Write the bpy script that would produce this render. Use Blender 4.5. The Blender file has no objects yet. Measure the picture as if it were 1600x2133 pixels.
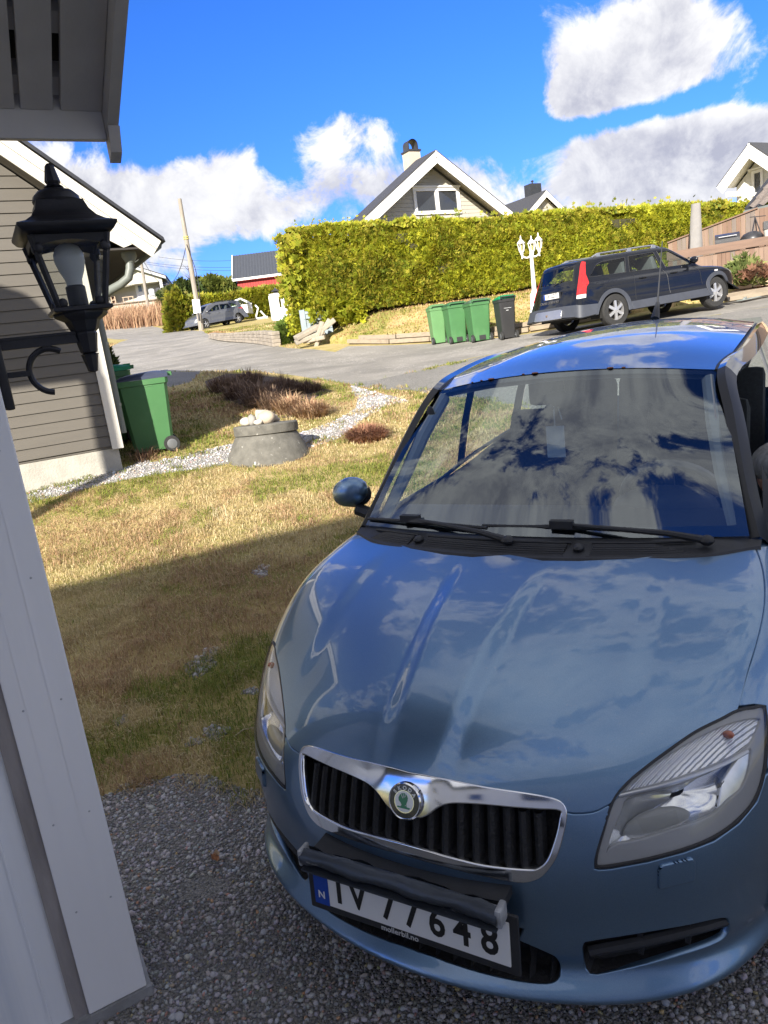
import bpy, bmesh, math, random
import numpy as np
from mathutils import Vector, Matrix, noise as mnoise
from mathutils.geometry import delaunay_2d_cdt
rnd = random.Random(7)
rng = np.random.default_rng(7)
sc = bpy.context.scene
COL = sc.collection
R_ = math.radians
sin, cos, pi = math.sin, math.cos, math.pi

# ------------------------------------------------------------------ camera
CH = 1.72                       # eye height over the drive
FPX = 1509.6                    # focal length in pixels of the 1600 px wide photograph
PITCH, ROLL = R_(12.726), R_(7.658)
_f = np.array([0, cos(PITCH), -sin(PITCH)]); _r = np.array([1., 0, 0]); _d = np.cross(_f, _r)
CAMR = np.stack([_r*cos(ROLL)+_d*sin(ROLL), -_r*sin(ROLL)+_d*cos(ROLL), _f], 0)
cam = bpy.data.cameras.new('camera'); camo = bpy.data.objects.new('camera', cam); COL.objects.link(camo)
m = Matrix.Identity(4)
for i in range(3):
    m[i][0] = CAMR[0][i]; m[i][1] = -CAMR[1][i]; m[i][2] = -CAMR[2][i]
m[2][3] = CH
camo.matrix_world = m
cam.sensor_fit = 'HORIZONTAL'; cam.sensor_width = 36; cam.lens = FPX/1600*36
cam.clip_start = .02; cam.clip_end = 3000
sc.camera = camo

def ray(px, py):
    return CAMR.T @ np.array([(px-800)/FPX, (py-1066.5)/FPX, 1.])
def at(px, py, Y):
    "the point seen at this pixel of the photograph, Y metres ahead"
    d = ray(px, py); p = d*Y/d[1]; p[2] += CH
    return Vector(p)

# ------------------------------------------------------------------ sun, sky, exposure
SUN = Vector((-1.44, -4.0, 2.08)).normalized()
sun_el = math.asin(SUN.z); sun_az = math.atan2(SUN.x, SUN.y)
sl = bpy.data.lights.new('sun', 'SUN'); so = bpy.data.objects.new('sun', sl); COL.objects.link(so)
sl.energy = 3.9; sl.angle = R_(.53); sl.color = (1, .93, .82)
so.rotation_euler = SUN.to_track_quat('Z', 'Y').to_euler()
so.location = SUN*60
sc.view_settings.view_transform = 'Standard'; sc.view_settings.look = 'None'
sc.view_settings.gamma = 1; sc.view_settings.exposure = 1.6; sc.view_settings.use_curve_mapping = False
sc.render.engine = 'CYCLES'
sc.cycles.max_bounces = 8; sc.cycles.transparent_max_bounces = 16; sc.cycles.glossy_bounces = 4
sc.cycles.use_denoising = True

world = bpy.data.worlds.new('World'); sc.world = world; world.use_nodes = True
wn = world.node_tree; wn.nodes.clear()
def N(tree, typ, **kw):
    n = tree.nodes.new(typ)
    for k, v in kw.items(): setattr(n, k, v)
    return n
class NB:
    "small helper for writing node maths"
    def __init__(s, tree): s.t = tree
    def put(s, sock, v):
        if hasattr(v, 'is_output') or isinstance(v, bpy.types.NodeSocket): s.t.links.new(v, sock)
        else: sock.default_value = v
    def m(s, op, a, b=0., c=None, clamp=False):
        n = s.t.nodes.new('ShaderNodeMath'); n.operation = op; n.use_clamp = clamp
        s.put(n.inputs[0], a); s.put(n.inputs[1], b)
        if c is not None: s.put(n.inputs[2], c)
        return n.outputs[0]
    def mix(s, f, a, b, mode='MIX'):
        n = s.t.nodes.new('ShaderNodeMix'); n.data_type = 'RGBA'; n.blend_type = mode
        s.put(n.inputs[0], f); s.put(n.inputs[6], a); s.put(n.inputs[7], b)
        return n.outputs[2]
    def noise(s, vec, scale, detail=4, rough=.5, dist=0.):
        n = s.t.nodes.new('ShaderNodeTexNoise'); n.inputs['Scale'].default_value = scale
        n.inputs['Detail'].default_value = detail; n.inputs['Roughness'].default_value = rough
        n.inputs['Distortion'].default_value = dist
        if vec is not None: s.put(n.inputs['Vector'], vec)
        return n.outputs['Fac']
    def mapr(s, v, a, b, c=0., d=1., smooth=True):
        n = s.t.nodes.new('ShaderNodeMapRange'); n.interpolation_type = 'SMOOTHSTEP' if smooth else 'LINEAR'
        s.put(n.inputs[0], v)
        for i, q in enumerate((a, b, c, d)): n.inputs[i+1].default_value = q
        return n.outputs[0]
    def comb(s, x, y, z):
        n = s.t.nodes.new('ShaderNodeCombineXYZ')
        for i, q in enumerate((x, y, z)): s.put(n.inputs[i], q)
        return n.outputs[0]
b = NB(wn)
sky = N(wn, 'ShaderNodeTexSky', sky_type='NISHITA', sun_disc=False, sun_elevation=sun_el, sun_rotation=sun_az % (2*pi))
sky.altitude = 0; sky.air_density = 1.1; sky.dust_density = .15; sky.ozone_density = 4.5
tc = N(wn, 'ShaderNodeTexCoord'); sep = N(wn, 'ShaderNodeSeparateXYZ'); wn.links.new(tc.outputs['Generated'], sep.inputs[0])
dx, dy, dz = sep.outputs
az = b.m('ARCTAN2', dx, dy); el = b.m('ARCSINE', dz)
# one cumulus field over the whole sky; where the photograph shows a cloud or a gap, the cover is higher or lower
elw = b.m('MULTIPLY', b.m('POWER', b.m('MAXIMUM', el, .0), .75), 1.9)
SEED = (1.7, .6, .35)
sh_ = N(wn, 'ShaderNodeVectorMath', operation='ADD'); wn.links.new(tc.outputs['Generated'], sh_.inputs[0]); sh_.inputs[1].default_value = SEED; gen = sh_.outputs[0]
big = b.noise(gen, 3.2, 9, .56, .25)
fine = b.noise(gen, 12., 10, .66, .45)
def dirae(px, py):
    d = ray(px, py); d /= np.linalg.norm(d)
    return math.atan2(d[0], d[1]), math.asin(d[2])
blobs = [(1370, 330, 330, 95, .42), (1250, 400, 330, 70, .30), (1560, 300, 160, 70, .36), (1270, 140, 150, 110, .34), (1480, 70, 170, 90, .34), (1200, 225, 110, 60, .30),
         (760, 275, 190, 50, .34), (690, 240, 90, 30, .2), (480, 345, 170, 75, .38), (330, 440, 240, 80, .38), (200, 420, 130, 70, .3),
         (650, 440, 120, 75, .42), (760, 385, 150, 60, .36), (980, 350, 120, 40, .26), (270, 165, 45, 30, .10), (900, 420, 200, 60, .3),
         (330, 560, 200, 26, .12), (560, 120, 330, 110, -.34), (950, 130, 170, 110, -.34), (330, 200, 160, 90, -.26), (1090, 270, 60, 45, -.12), (590, 560, 90, 40, -.2), (500, 525, 70, 22, -.25), (1050, 50, 120, 90, -.2), (330,300,60,40,-.15), (1230, 258, 170, 26, -.55), (1430, 212, 90, 26, -.4), (1570, 205, 60, 25, -.3), (570, 335, 50, 45, -.3), (1090, 160, 40, 120, -.3)]
bias = None; inview = None
for px, py, sx, sy, amp in blobs:
    A, E = dirae(px, py)
    sa = sx/FPX*.84; se = sy/FPX*.84
    u = b.m('DIVIDE', b.m('SUBTRACT', az, A), sa); v = b.m('DIVIDE', b.m('SUBTRACT', el, E), se)
    g = b.m('MULTIPLY', b.m('EXPONENT', b.m('MULTIPLY', b.m('MULTIPLY_ADD', u, u, b.m('MULTIPLY', v, v)), -1.)), amp*1.0)
    bias = g if bias is None else b.m('ADD', bias, g)
field = b.m('ADD', b.m('ADD', b.m('MULTIPLY', b.m('SUBTRACT', big, .5), 2.5), b.m('MULTIPLY', b.m('SUBTRACT', fine, .5), 1.1)), bias)
# ahead the cover comes from the shapes above; to the sides and behind it is set thicker, for reflections and to fill the shade
ahead = b.m('MULTIPLY', b.mapr(b.m('ABSOLUTE', az), .55, 1.0, 1., 0.), b.mapr(el, .55, .9, 1., 0.))
dens = b.m('SUBTRACT', field, b.m('SUBTRACT', b.m('MULTIPLY', ahead, .39), .22))
mask = b.mapr(dens, -.02, .23)
# sunlit tops, grey undersides: compare the field with itself a little lower
vm = N(wn, 'ShaderNodeVectorMath', operation='ADD'); wn.links.new(gen, vm.inputs[0]); vm.inputs[1].default_value = (-.010, -.012, .034)
big2 = b.noise(vm.outputs[0], 3.2, 9, .56, .25); fine2 = b.noise(vm.outputs[0], 12., 10, .66, .45)
slope = b.m('ADD', b.m('MULTIPLY', b.m('SUBTRACT', big, big2), 2.2), b.m('MULTIPLY', b.m('SUBTRACT', fine, fine2), .9))
litf = b.m('ADD', b.mapr(slope, -.34, .30), b.mapr(dens, .08, .80, .22, -.28), clamp=True)
ccol = b.mix(litf, (1.15, 1.17, 1.36, 1), (2.5, 2.48, 2.44, 1))
KE = .15*2**1.6
gm_ = N(wn, 'ShaderNodeGamma'); gm_.inputs[1].default_value = 1.5
wn.links.new(b.mix(1., sky.outputs[0], (KE, KE, KE, 1), 'MULTIPLY'), gm_.inputs[0])
skyc = b.mix(1., gm_.outputs[0], (.14/KE, .235/KE, .35/KE, 1), 'MULTIPLY')
dim = b.mapr(el, .0, .35, .95, 1.0)
skyc = b.mix(1., skyc, b.comb(b.mapr(el, .0, .5, .72, 1.), b.mapr(el, .0, .5, .54, 1.), b.mapr(el, .0, .3, .72, 1.)), 'MULTIPLY')
out = b.mix(b.m('MULTIPLY', mask, .97), skyc, ccol)
bg = N(wn, 'ShaderNodeBackground'); bg.inputs[1].default_value = .15; wn.links.new(out, bg.inputs[0])
wo = N(wn, 'ShaderNodeOutputWorld'); wn.links.new(bg.outputs[0], wo.inputs[0])

# ------------------------------------------------------------------ materials
MATS = {}
def newmat(name):
    mt = bpy.data.materials.new(name); mt.use_nodes = True
    t = mt.node_tree; bs = t.nodes['Principled BSDF']
    return mt, t, bs, NB(t)
def mat(name, col, rough=.6, var=.12, scale=6., bump=0., bscale=40., metal=0., coat=0., spec=.5, stretch=None, dirt=None, dscale=1.5, dlo=.55, dhi=.75, det=6):
    "principled material: base colour with noise variation, optional second (dirt) colour, optional fine relief"
    if name in MATS: return MATS[name]
    mt, t, bs, q = newmat(name)
    tcn = t.nodes.new('ShaderNodeTexCoord'); vec = tcn.outputs['Object']
    if stretch:
        mp = t.nodes.new('ShaderNodeMapping'); mp.inputs['Scale'].default_value = stretch; t.links.new(vec, mp.inputs[0]); vec = mp.outputs[0]
    nz = q.noise(vec, scale, det, .6)
    c = q.mix(q.mapr(nz, .3, .7), tuple(max(0, x*(1-var)) for x in col)+(1,), tuple(min(1, x*(1+var)) for x in col)+(1,))
    if dirt:
        d = q.mapr(q.noise(vec, dscale, 7, .65), dlo, dhi)
        c = q.mix(d, c, tuple(dirt)+(1,))
    t.links.new(c, bs.inputs['Base Color'])
    bs.inputs['Roughness'].default_value = rough; bs.inputs['Metallic'].default_value = metal
    bs.inputs['Coat Weight'].default_value = coat; bs.inputs['Coat Roughness'].default_value = .03
    bs.inputs['Specular IOR Level'].default_value = spec
    if bump:
        bn = t.nodes.new('ShaderNodeBump'); bn.inputs['Strength'].default_value = bump; bn.inputs['Distance'].default_value = .01
        t.links.new(q.noise(vec, bscale, 5, .6), bn.inputs['Height']); t.links.new(bn.outputs[0], bs.inputs['Normal'])
    MATS[name] = mt
    return mt
def glass_mat(name, tint=(.8, .85, .85), rough=.0, ior=1.5, refl=(1, 1, 1)):
    "thin pane: Fresnel reflection over a tinted see-through sheet"
    if name in MATS: return MATS[name]
    mt = bpy.data.materials.new(name); mt.use_nodes = True; t = mt.node_tree; t.nodes.clear()
    tr = N(t, 'ShaderNodeBsdfTransparent'); tr.inputs[0].default_value = tuple(tint)+(1,)
    gl = N(t, 'ShaderNodeBsdfGlossy'); gl.inputs['Roughness'].default_value = rough; gl.inputs['Color'].default_value = tuple(refl)+(1,)
    fr = N(t, 'ShaderNodeFresnel'); ge = N(t, 'ShaderNodeNewGeometry'); mr = N(t, 'ShaderNodeMapRange'); mr.inputs[3].default_value = ior; mr.inputs[4].default_value = 1/ior; t.links.new(ge.outputs['Backfacing'], mr.inputs[0]); t.links.new(mr.outputs[0], fr.inputs[0])
    mx = N(t, 'ShaderNodeMixShader'); o = N(t, 'ShaderNodeOutputMaterial')
    t.links.new(fr.outputs[0], mx.inputs[0]); t.links.new(tr.outputs[0], mx.inputs[1]); t.links.new(gl.outputs[0], mx.inputs[2]); t.links.new(mx.outputs[0], o.inputs[0])
    MATS[name] = mt
    return mt
def attr_mat(name, rough=.7, trans=0., spec=.3, tcol=None):
    "colour taken per leaf / blade / stone from the mesh"
    if name in MATS: return MATS[name]
    mt, t, bs, q = newmat(name)
    at_ = N(t, 'ShaderNodeAttribute', attribute_name='Col')
    t.links.new(at_.outputs['Color'], bs.inputs['Base Color']); bs.inputs['Roughness'].default_value = rough
    bs.inputs['Specular IOR Level'].default_value = spec
    if trans:
        tl = N(t, 'ShaderNodeBsdfTranslucent'); t.links.new(at_.outputs['Color'], tl.inputs[0])
        mx = N(t, 'ShaderNodeMixShader'); mx.inputs[0].default_value = trans
        t.links.new(bs.outputs[0], mx.inputs[1]); t.links.new(tl.outputs[0], mx.inputs[2]); t.links.new(mx.outputs[0], t.nodes['Material Output'].inputs[0])
    MATS[name] = mt
    return mt

# ------------------------------------------------------------------ mesh building
class MB:
    def __init__(s): s.v = []; s.f = []
    def add(s, vs, fs):
        o = len(s.v); s.v += [tuple(x) for x in vs]; s.f += [tuple(i+o for i in f) for f in fs]; return s
    def box(s, c, size, rot=None):
        hx, hy, hz = size[0]/2, size[1]/2, size[2]/2
        vs = [Vector((x, y, z)) for x in (-hx, hx) for y in (-hy, hy) for z in (-hz, hz)]
        if rot is not None: vs = [rot @ q for q in vs]
        c = Vector(c)
        return s.add([q+c for q in vs], [(0, 1, 3, 2), (4, 6, 7, 5), (0, 4, 5, 1), (2, 3, 7, 6), (0, 2, 6, 4), (1, 5, 7, 3)])
    def bx(s, x0, x1, y0, y1, z0, z1): return s.box(((x0+x1)/2, (y0+y1)/2, (z0+z1)/2), (x1-x0, y1-y0, z1-z0))
    def bar(s, p, q, w, h, up=(0, 0, 1)):
        "rectangular bar from p to q"
        p, q = Vector(p), Vector(q); d = q-p; L = d.length; d.normalize()
        sx = d.cross(Vector(up))
        if sx.length < 1e-5: sx = d.cross(Vector((0, 1, 0)))
        sx.normalize(); sz = sx.cross(d).normalized()
        rot = Matrix((sx, d, sz)).transposed()
        return s.box((p+q)/2, (w, L, h), rot)
    def tube(s, pts, rad, n=8, cap=True):
        pts = [Vector(p) for p in pts]; k = len(pts)
        rad = rad if hasattr(rad, '__len__') else [rad]*k
        vs = []; prev = None
        for i, p in enumerate(pts):
            t = (pts[min(i+1, k-1)]-pts[max(i-1, 0)]).normalized()
            if prev is None:
                a = t.cross(Vector((0, 0, 1)))
                if a.length < .05: a = t.cross(Vector((0, 1, 0)))
            else: a = prev - t*prev.dot(t)
            a.normalize(); prev = a; c = t.cross(a)
            for j in range(n):
                th = 2*pi*j/n; vs.append(p+(a*cos(th)+c*sin(th))*rad[i])
        fs = [(i*n+j, i*n+(j+1) % n, (i+1)*n+(j+1) % n, (i+1)*n+j) for i in range(k-1) for j in range(n)]
        if cap: fs += [tuple(range(n-1, -1, -1)), tuple((k-1)*n+j for j in range(n))]
        return s.add(vs, fs)
    def lathe(s, prof, n=16, c=(0, 0, 0), sides=None, mat3=None, cap=True):
        "profile of (radius, height); n=4 gives square lanterns"
        vs = []; c = Vector(c); ph = pi/4 if n == 4 else 0; k = 1/cos(pi/4) if n == 4 else 1
        for r, z in prof:
            for j in range(n):
                th = 2*pi*j/n+ph; q = Vector((r*k*cos(th), r*k*sin(th), z))
                vs.append((mat3 @ q if mat3 else q)+c)
        m_ = len(prof)
        fs = [(i*n+j, i*n+(j+1) % n, (i+1)*n+(j+1) % n, (i+1)*n+j) for i in range(m_-1) for j in range(n)]
        if cap: fs += [tuple(range(n-1, -1, -1)), tuple((m_-1)*n+j for j in range(n))]
        return s.add(vs, fs)
    def prism(s, poly, off):
        "polygon (list of 3-D points) pushed along off"
        k = len(poly); off = Vector(off); p = [Vector(x) for x in poly]
        return s.add(p+[x+off for x in p], [tuple(range(k-1, -1, -1)), tuple(range(k, 2*k))]+[(i, (i+1) % k, k+(i+1) % k, k+i) for i in range(k)])
    def grid(s, P, flip=False):
        "2-D list of points"
        nr, nc = len(P), len(P[0])
        fs = [(i*nc+j, i*nc+j+1, (i+1)*nc+j+1, (i+1)*nc+j) for i in range(nr-1) for j in range(nc-1)]
        if flip: fs = [f[::-1] for f in fs]
        return s.add([q for r in P for q in r], fs)
    def ball(s, c, r, n=10, k=6, rot=None):
        r = r if hasattr(r, '__len__') else (r, r, r); c = Vector(c); vs = []
        for i in range(k+1):
            ph = pi*i/k
            for j in range(n):
                th = 2*pi*j/n; q = Vector((r[0]*sin(ph)*cos(th), r[1]*sin(ph)*sin(th), r[2]*cos(ph)))
                vs.append((rot @ q if rot else q)+c)
        return s.add(vs, [(i*n+j, (i+1)*n+j, (i+1)*n+(j+1) % n, i*n+(j+1) % n) for i in range(k) for j in range(n)])
    def mesh(s, name, mt, smooth=.6, bevel=0):
        me = bpy.data.meshes.new(name); me.from_pydata([tuple(q) for q in s.v], [], s.f); 
        if bevel:
            bm = bmesh.new(); bm.from_mesh(me); bmesh.ops.remove_doubles(bm, verts=bm.verts, dist=1e-6)
            es = [e for e in bm.edges if len(e.link_faces) == 2 and e.calc_face_angle(0) > .5]
            try: bmesh.ops.bevel(bm, geom=es, offset=bevel, segments=2, profile=.6, affect='EDGES', clamp_overlap=True)
            except Exception: pass
            bm.to_mesh(me); bm.free()
        me.validate()
        if smooth:
            me.shade_smooth(); me.set_sharp_from_angle(angle=smooth)
        if mt: me.materials.append(mt)
        return me
    def build(s, name, mt, parent=None, smooth=.6, bevel=0, recalc=False, **props):
        me = s.mesh(name, mt, smooth, bevel)
        if recalc:
            bm = bmesh.new(); bm.from_mesh(me); bmesh.ops.recalc_face_normals(bm, faces=bm.faces); bm.to_mesh(me); bm.free()
        o = bpy.data.objects.new(name, me); COL.objects.link(o)
        if parent: o.parent = parent
        for k, v in props.items(): o[k] = v
        return o
def tag(o, label, cat, group=None):
    o['label'] = label; o['category'] = cat
    if group: o['group'] = group
    return o
def thing(name, label, cat, loc=(0, 0, 0), rz=0., group=None):
    o = bpy.data.objects.new(name, None); COL.objects.link(o); o.location = loc; o.rotation_euler = (0, 0, rz)
    o.empty_display_size = .2
    return tag(o, label, cat, group)
def dup(o, parent=None):
    c = o.copy(); COL.objects.link(c)
    if parent is not None: c.parent = parent
    for ch in list(o.children): dup(ch, c)
    return c
def numpy_mesh(name, V, F, mt, parent=None, cols=None, smooth=True):
    "mesh from arrays: V (n,3), F (m,3 or 4), optional colour per vertex"
    me = bpy.data.meshes.new(name); k = F.shape[1]
    me.vertices.add(len(V)); me.vertices.foreach_set('co', V.astype(np.float32).ravel())
    me.loops.add(F.size); me.loops.foreach_set('vertex_index', F.astype(np.int32).ravel())
    me.polygons.add(len(F)); me.polygons.foreach_set('loop_start', np.arange(0, F.size, k, dtype=np.int32))
    me.update(calc_edges=True)
    if cols is not None:
        ca = me.color_attributes.new('Col', 'FLOAT_COLOR', 'POINT')
        c4 = np.ones((len(V), 4), np.float32); c4[:, :3] = cols
        ca.data.foreach_set('color', c4.ravel())
    if smooth: me.shade_smooth()
    if mt: me.materials.append(mt)
    o = bpy.data.objects.new(name, me); COL.objects.link(o)
    if parent: o.parent = parent
    return o
def inside(poly, P):
    "points P (n,2) inside polygon"
    poly = np.asarray(poly, float); x, y = P[:, 0], P[:, 1]; r = np.zeros(len(P), bool); j = len(poly)-1
    for i in range(len(poly)):
        xi, yi = poly[i]; xj, yj = poly[j]
        if yi != yj:
            r ^= ((yi > y) != (yj > y)) & (x < (xj-xi)*(y-yi)/(yj-yi)+xi)
        j = i
    return r
def vnoise(P, s, seed=0):
    "cheap value noise on xy, 0..1"
    q = np.asarray(P)[:, :2]*s+seed*17.3; i = np.floor(q).astype(int); f = q-i; f = f*f*(3-2*f)
    def h(a, b_):
        n = (a*374761393+b_*668265263+seed*974711) & 0x7fffffff; n = ((n ^ (n >> 13))*1274126177) & 0x7fffffff
        return ((n ^ (n >> 16)) & 0xffff)/65535.
    a, c = i[:, 0], i[:, 1]
    return (h(a, c)*(1-f[:, 0])+h(a+1, c)*f[:, 0])*(1-f[:, 1])+(h(a, c+1)*(1-f[:, 0])+h(a+1, c+1)*f[:, 0])*f[:, 1]

# ------------------------------------------------------------------ terrain
TP = np.array([(-.9, 1.8, 0), (0, 1.5, 0), (2, 2, 0), (3.2, 4, .03), (-1.3, 2.75, 0), (-.5, 2.8, 0), (0, -2, 0), (-4, -2, 0), (5, -2, 0), (-4, 2.5, .05), (6, 3, .1),
    (2.1, 5.1, .05), (1.2, 4.6, .06), (2.6, 7.2, .36), (-2.5, 5.2, .2), (-.2, 5.6, .3), (-1.3, 8, .57), (-2.97, 8.5, .74), (-2.9, 9.1, .79), (.5, 8, .52), (.8, 10.1, .8), (-1, 10.5, .88), (-2.5, 12, 1.12),
    (0, 14, 1.2), (3, 14, 1.2), (5.3, 15.6, 1.47), (8.1, 17.4, 1.6), (3.5, 17.6, 1.5), (2.1, 19.5, 1.58), (10, 15, 1.45), (8, 9, .75), (12, 20, 1.9), (7, 21, 1.9), (-.8, 22, 1.95), (-1.5, 24, 2.1),
    (-1.8, 26, 2.4), (-3.8, 36, 3.4), (-9.2, 44, 4.04), (-7.7, 48, 4.43), (-11.7, 50, 4.5), (-22, 77, 8.1), (-8, 32, 2.75), (-5, 22, 1.9), (-6, 15, 1.45), (-14, 40, 3.8), (-16, 60, 6.0), (-30, 40, 4.3), (-8, 9, .8), (-20, 10, 1.2),
    (5, 40, 3.6), (20, 40, 3.4), (0, 60, 5.2), (30, 60, 4.6), (-40, 100, 9.5), (0, 100, 8), (60, 100, 7), (25, 20, 2.2), (25, 0, .4), (-30, -20, -.3), (30, -20, 0)])
def _phi(r2): return np.where(r2 > 1e-9, .5*r2*np.log(np.maximum(r2, 1e-9)), 0)
_n = len(TP); _D = ((TP[:, None, :2]-TP[None, :, :2])**2).sum(2)
_A = np.zeros((_n+3, _n+3)); _A[:_n, :_n] = _phi(_D)+np.eye(_n)*1.2; _A[:_n, _n] = 1; _A[:_n, _n+1:] = TP[:, :2]; _A[_n:, :_n] = _A[:_n, _n:].T
_w = np.linalg.solve(_A, np.concatenate([TP[:, 2], [0, 0, 0]]))
def H(x, y):
    "ground height (arrays or numbers)"
    x = np.atleast_1d(np.asarray(x, float)); y = np.atleast_1d(np.asarray(y, float))
    cx_ = np.clip(x, -60, 60); cy_ = np.clip(y, -25, 105)
    D = (cx_[:, None]-TP[None, :, 0])**2+(cy_[:, None]-TP[None, :, 1])**2
    return _phi(D) @ _w[:_n]+_w[_n]+_w[_n+1]*cx_+_w[_n+2]*cy_
def h1(x, y): return float(H(x, y)[0])
def G(px, py):
    "where the line of sight through this pixel meets the ground"
    d = ray(px, py); Y = np.concatenate([np.linspace(.8, 30, 400), np.linspace(30.1, 110, 300)]); t = Y/d[1]
    g = CH+d[2]*t-H(d[0]*t, Y); k = np.argmax(g < 0) if (g < 0).any() else len(Y)-1
    if k > 0 and g[k-1] > 0 > g[k]: yy = Y[k-1]+(Y[k]-Y[k-1])*g[k-1]/(g[k-1]-g[k])
    else: yy = Y[k]
    t = yy/d[1]
    return Vector((d[0]*t, yy, h1(d[0]*t, yy)))
def ground(x, y, dz=0.): return Vector((x, y, h1(x, y)+dz))
# the neighbour's lawn stands a step above the road, held by sleepers and stones
BANK = np.array([(-3.2, 26.5), (-1.3, 23.6), (-.3, 21.9), (.9, 20.9), (2.0, 20.35), (3.1, 19.3), (4.2, 18.75), (5.3, 18.6), (7.0, 18.9), (9.5, 19.3), (13, 20)])
_H0 = H
def H(x, y):
    x = np.atleast_1d(np.asarray(x, float)); y = np.atleast_1d(np.asarray(y, float))
    yl = np.interp(x, BANK[:, 0], BANK[:, 1], left=99, right=20.5)
    t = np.clip((y-yl)/.3, 0, 1); t = t*t*(3-2*t)
    fade = np.clip((x+3.2)/1.5, 0, 1)*np.clip((14-x)/3, 0, 1)*np.clip((40-y)/12, 0, 1)
    u = np.clip((y-yl-.5)/2.6, 0, 1); u = u*u*(3-2*u)
    return _H0(x, y)+(.24*t+.5*u)*fade

# ------------------------------------------------------------------ ground: one sheet, cut into regions that share their edges
def wob(poly, step, amp, seed=1):
    "densify an outline and make it uneven"
    out = []; k = len(poly)
    for i in range(k):
        a, c = np.array(poly[i][:2], float), np.array(poly[(i+1) % k][:2], float)
        L = np.hypot(*(c-a)); n = max(1, int(L/step))
        for j in range(n): out.append(a+(c-a)*j/n)
    out = np.array(out)
    r = np.random.default_rng(seed)
    out += np.stack([vnoise(out, 1.3/step*.4, seed)-.5, vnoise(out, 1.3/step*.4, seed+9)-.5], 1)*2*amp+r.normal(0, amp*.25, out.shape)
    return out
gp = lambda *pts: [tuple(G(*p)[:2]) for p in pts]
ROAD = gp((700, 733), (600, 724), (500, 713), (432, 696), (420, 689)) + [(-10.6, 47), (-13, 52), (-19, 64), (-24, 66), (-20, 56), (-15, 46.5), (-13.2, 43.2), (-12.2, 36), (-10.5, 28), (-7.9, 21.6)] + gp((330, 775), (420, 773), (520, 772), (600, 779), (680, 792)) + [(-.3, 13.2), (2.2, 14.9), (6, 15.3), (12, 16.2), (24, 18.6), (24, 21), (12, 19.2), (8.4, 18.0), (5.6, 17.9), (4.2, 18.25), (3.0, 18.9), (2, 19.9), (.9, 20.5), (-.4, 21.5)]
DRIVE = [(-6, 1.4), (-3.5, 2.55), (-1.35, 2.72), (-1.05, 2.85), (-.75, 2.72), (-.45, 2.85), (.1, 3.3), (1.0, 4.9), (2.0, 7.2), (2.2, 9.2), (1.0, 11.2), (-.3, 13.2), (2.2, 14.9), (6, 15.3), (12, 16.2), (24, 18.6), (24, 6), (10, 0), (9, -6), (-6, -6)]
PATH = gp((74, 1042), (200, 1013), (330, 988), (470, 968), (560, 950), (640, 935), (700, 915), (748, 880), (800, 845), (850, 836)) + [(-.3, 13.2)] + gp((742, 828), (735, 850), (700, 878), (640, 898), (560, 915), (480, 925), (400, 945), (320, 962)) + [(-2.85, 9.1), (-2.9, 8.6), (-5, 7.45), (-5, 6.4)]
SIDE = gp((258, 790), (300, 777), (420, 773), (400, 795), (330, 812)) + [(-4.6, 12.0), (-5.2, 13.0)]
BED = gp((425, 795), (470, 778), (560, 782), (640, 800), (694, 814), (650, 838), (660, 850), (600, 872), (570, 865), (470, 840))
BANKL = [(x, y+.02) for x, y in BANK] + [(14, 30), (8, 32), (-4, 31), (-6, 36), (-9.0, 43)] + gp((440, 705), (500, 716), (570, 724)) 
regions = [('lawn_bank', [tuple(q) for q in BANKL], .8, .03), ('drive', DRIVE, .16, .10), ('road', ROAD, .7, .07), ('path', PATH, .3, .05), ('side_gravel', SIDE, .4, .05), ('planting_bed', BED, .3, .06)]
verts = []; edges = []; polys = {}
for i, (nm, pl, st, am) in enumerate(regions):
    w = wob(pl, st, am, i+3); polys[nm] = w; o = len(verts)
    verts += [tuple(q) for q in w]; edges += [(o+j, o+(j+1) % len(w)) for j in range(len(w))]
# bare stony patches in the lawn
bare = []
for px, py, rx, ry in ((425, 1380, .085, .15), (452, 1528, .06, .07), (405, 1545, .04, .04), (255, 1500, .03, .05), (545, 1190, .06, .1), (525, 1440, .05, .04)):
    c = G(px, py); w = np.array([(c.x+rx*cos(t)*(1+.35*sin(3*t+px)), c.y+ry*sin(t)*(1+.3*cos(2*t+py))) for t in np.linspace(0, 2*pi, 14, endpoint=False)])
    bare.append(w); o = len(verts); verts += [tuple(q) for q in w]; edges += [(o+j, o+(j+1) % 14) for j in range(14)]
def gridpts(x0, x1, y0, y1, s, skip=None):
    X, Y = np.meshgrid(np.arange(x0, x1, s), np.arange(y0, y1, s)); P = np.stack([X.ravel(), Y.ravel()], 1)
    P = P+np.random.default_rng(5).uniform(-.25, .25, P.shape)*s
    if skip: P = P[~((P[:, 0] > skip[0]) & (P[:, 0] < skip[1]) & (P[:, 1] > skip[2]) & (P[:, 1] < skip[3]))]
    return P
a1 = (-7, 8, -1, 14); a2 = (-16, 18, -8, 36); a3 = (-70, 70, -40, 120)
pts = [gridpts(*a1, .28), gridpts(*a2, .6, a1), gridpts(*a3, 4, a2), gridpts(-800, 800, -500, 1400, 60, a3)]
yy = np.interp(np.arange(-3, 13, .12), BANK[:, 0], BANK[:, 1]); bx = np.arange(-3, 13, .12)
pts += [np.stack([bx, yy+k], 1) for k in (.1, .2, .32)]
verts += [tuple(q) for q in np.concatenate(pts)]
cv, ce, cf, *_ = delaunay_2d_cdt([Vector(q) for q in verts], edges, [], 0, 1e-4)
cv = np.array([tuple(q) for q in cv]); cf = np.array([f for f in cf if len(f) == 3])
cen = cv[cf].mean(1)
region = np.zeros(len(cf), int)          # 0 = lawn
for i, (nm, *_r2) in enumerate(regions): region[inside(polys[nm], cen)] = i+1
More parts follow.
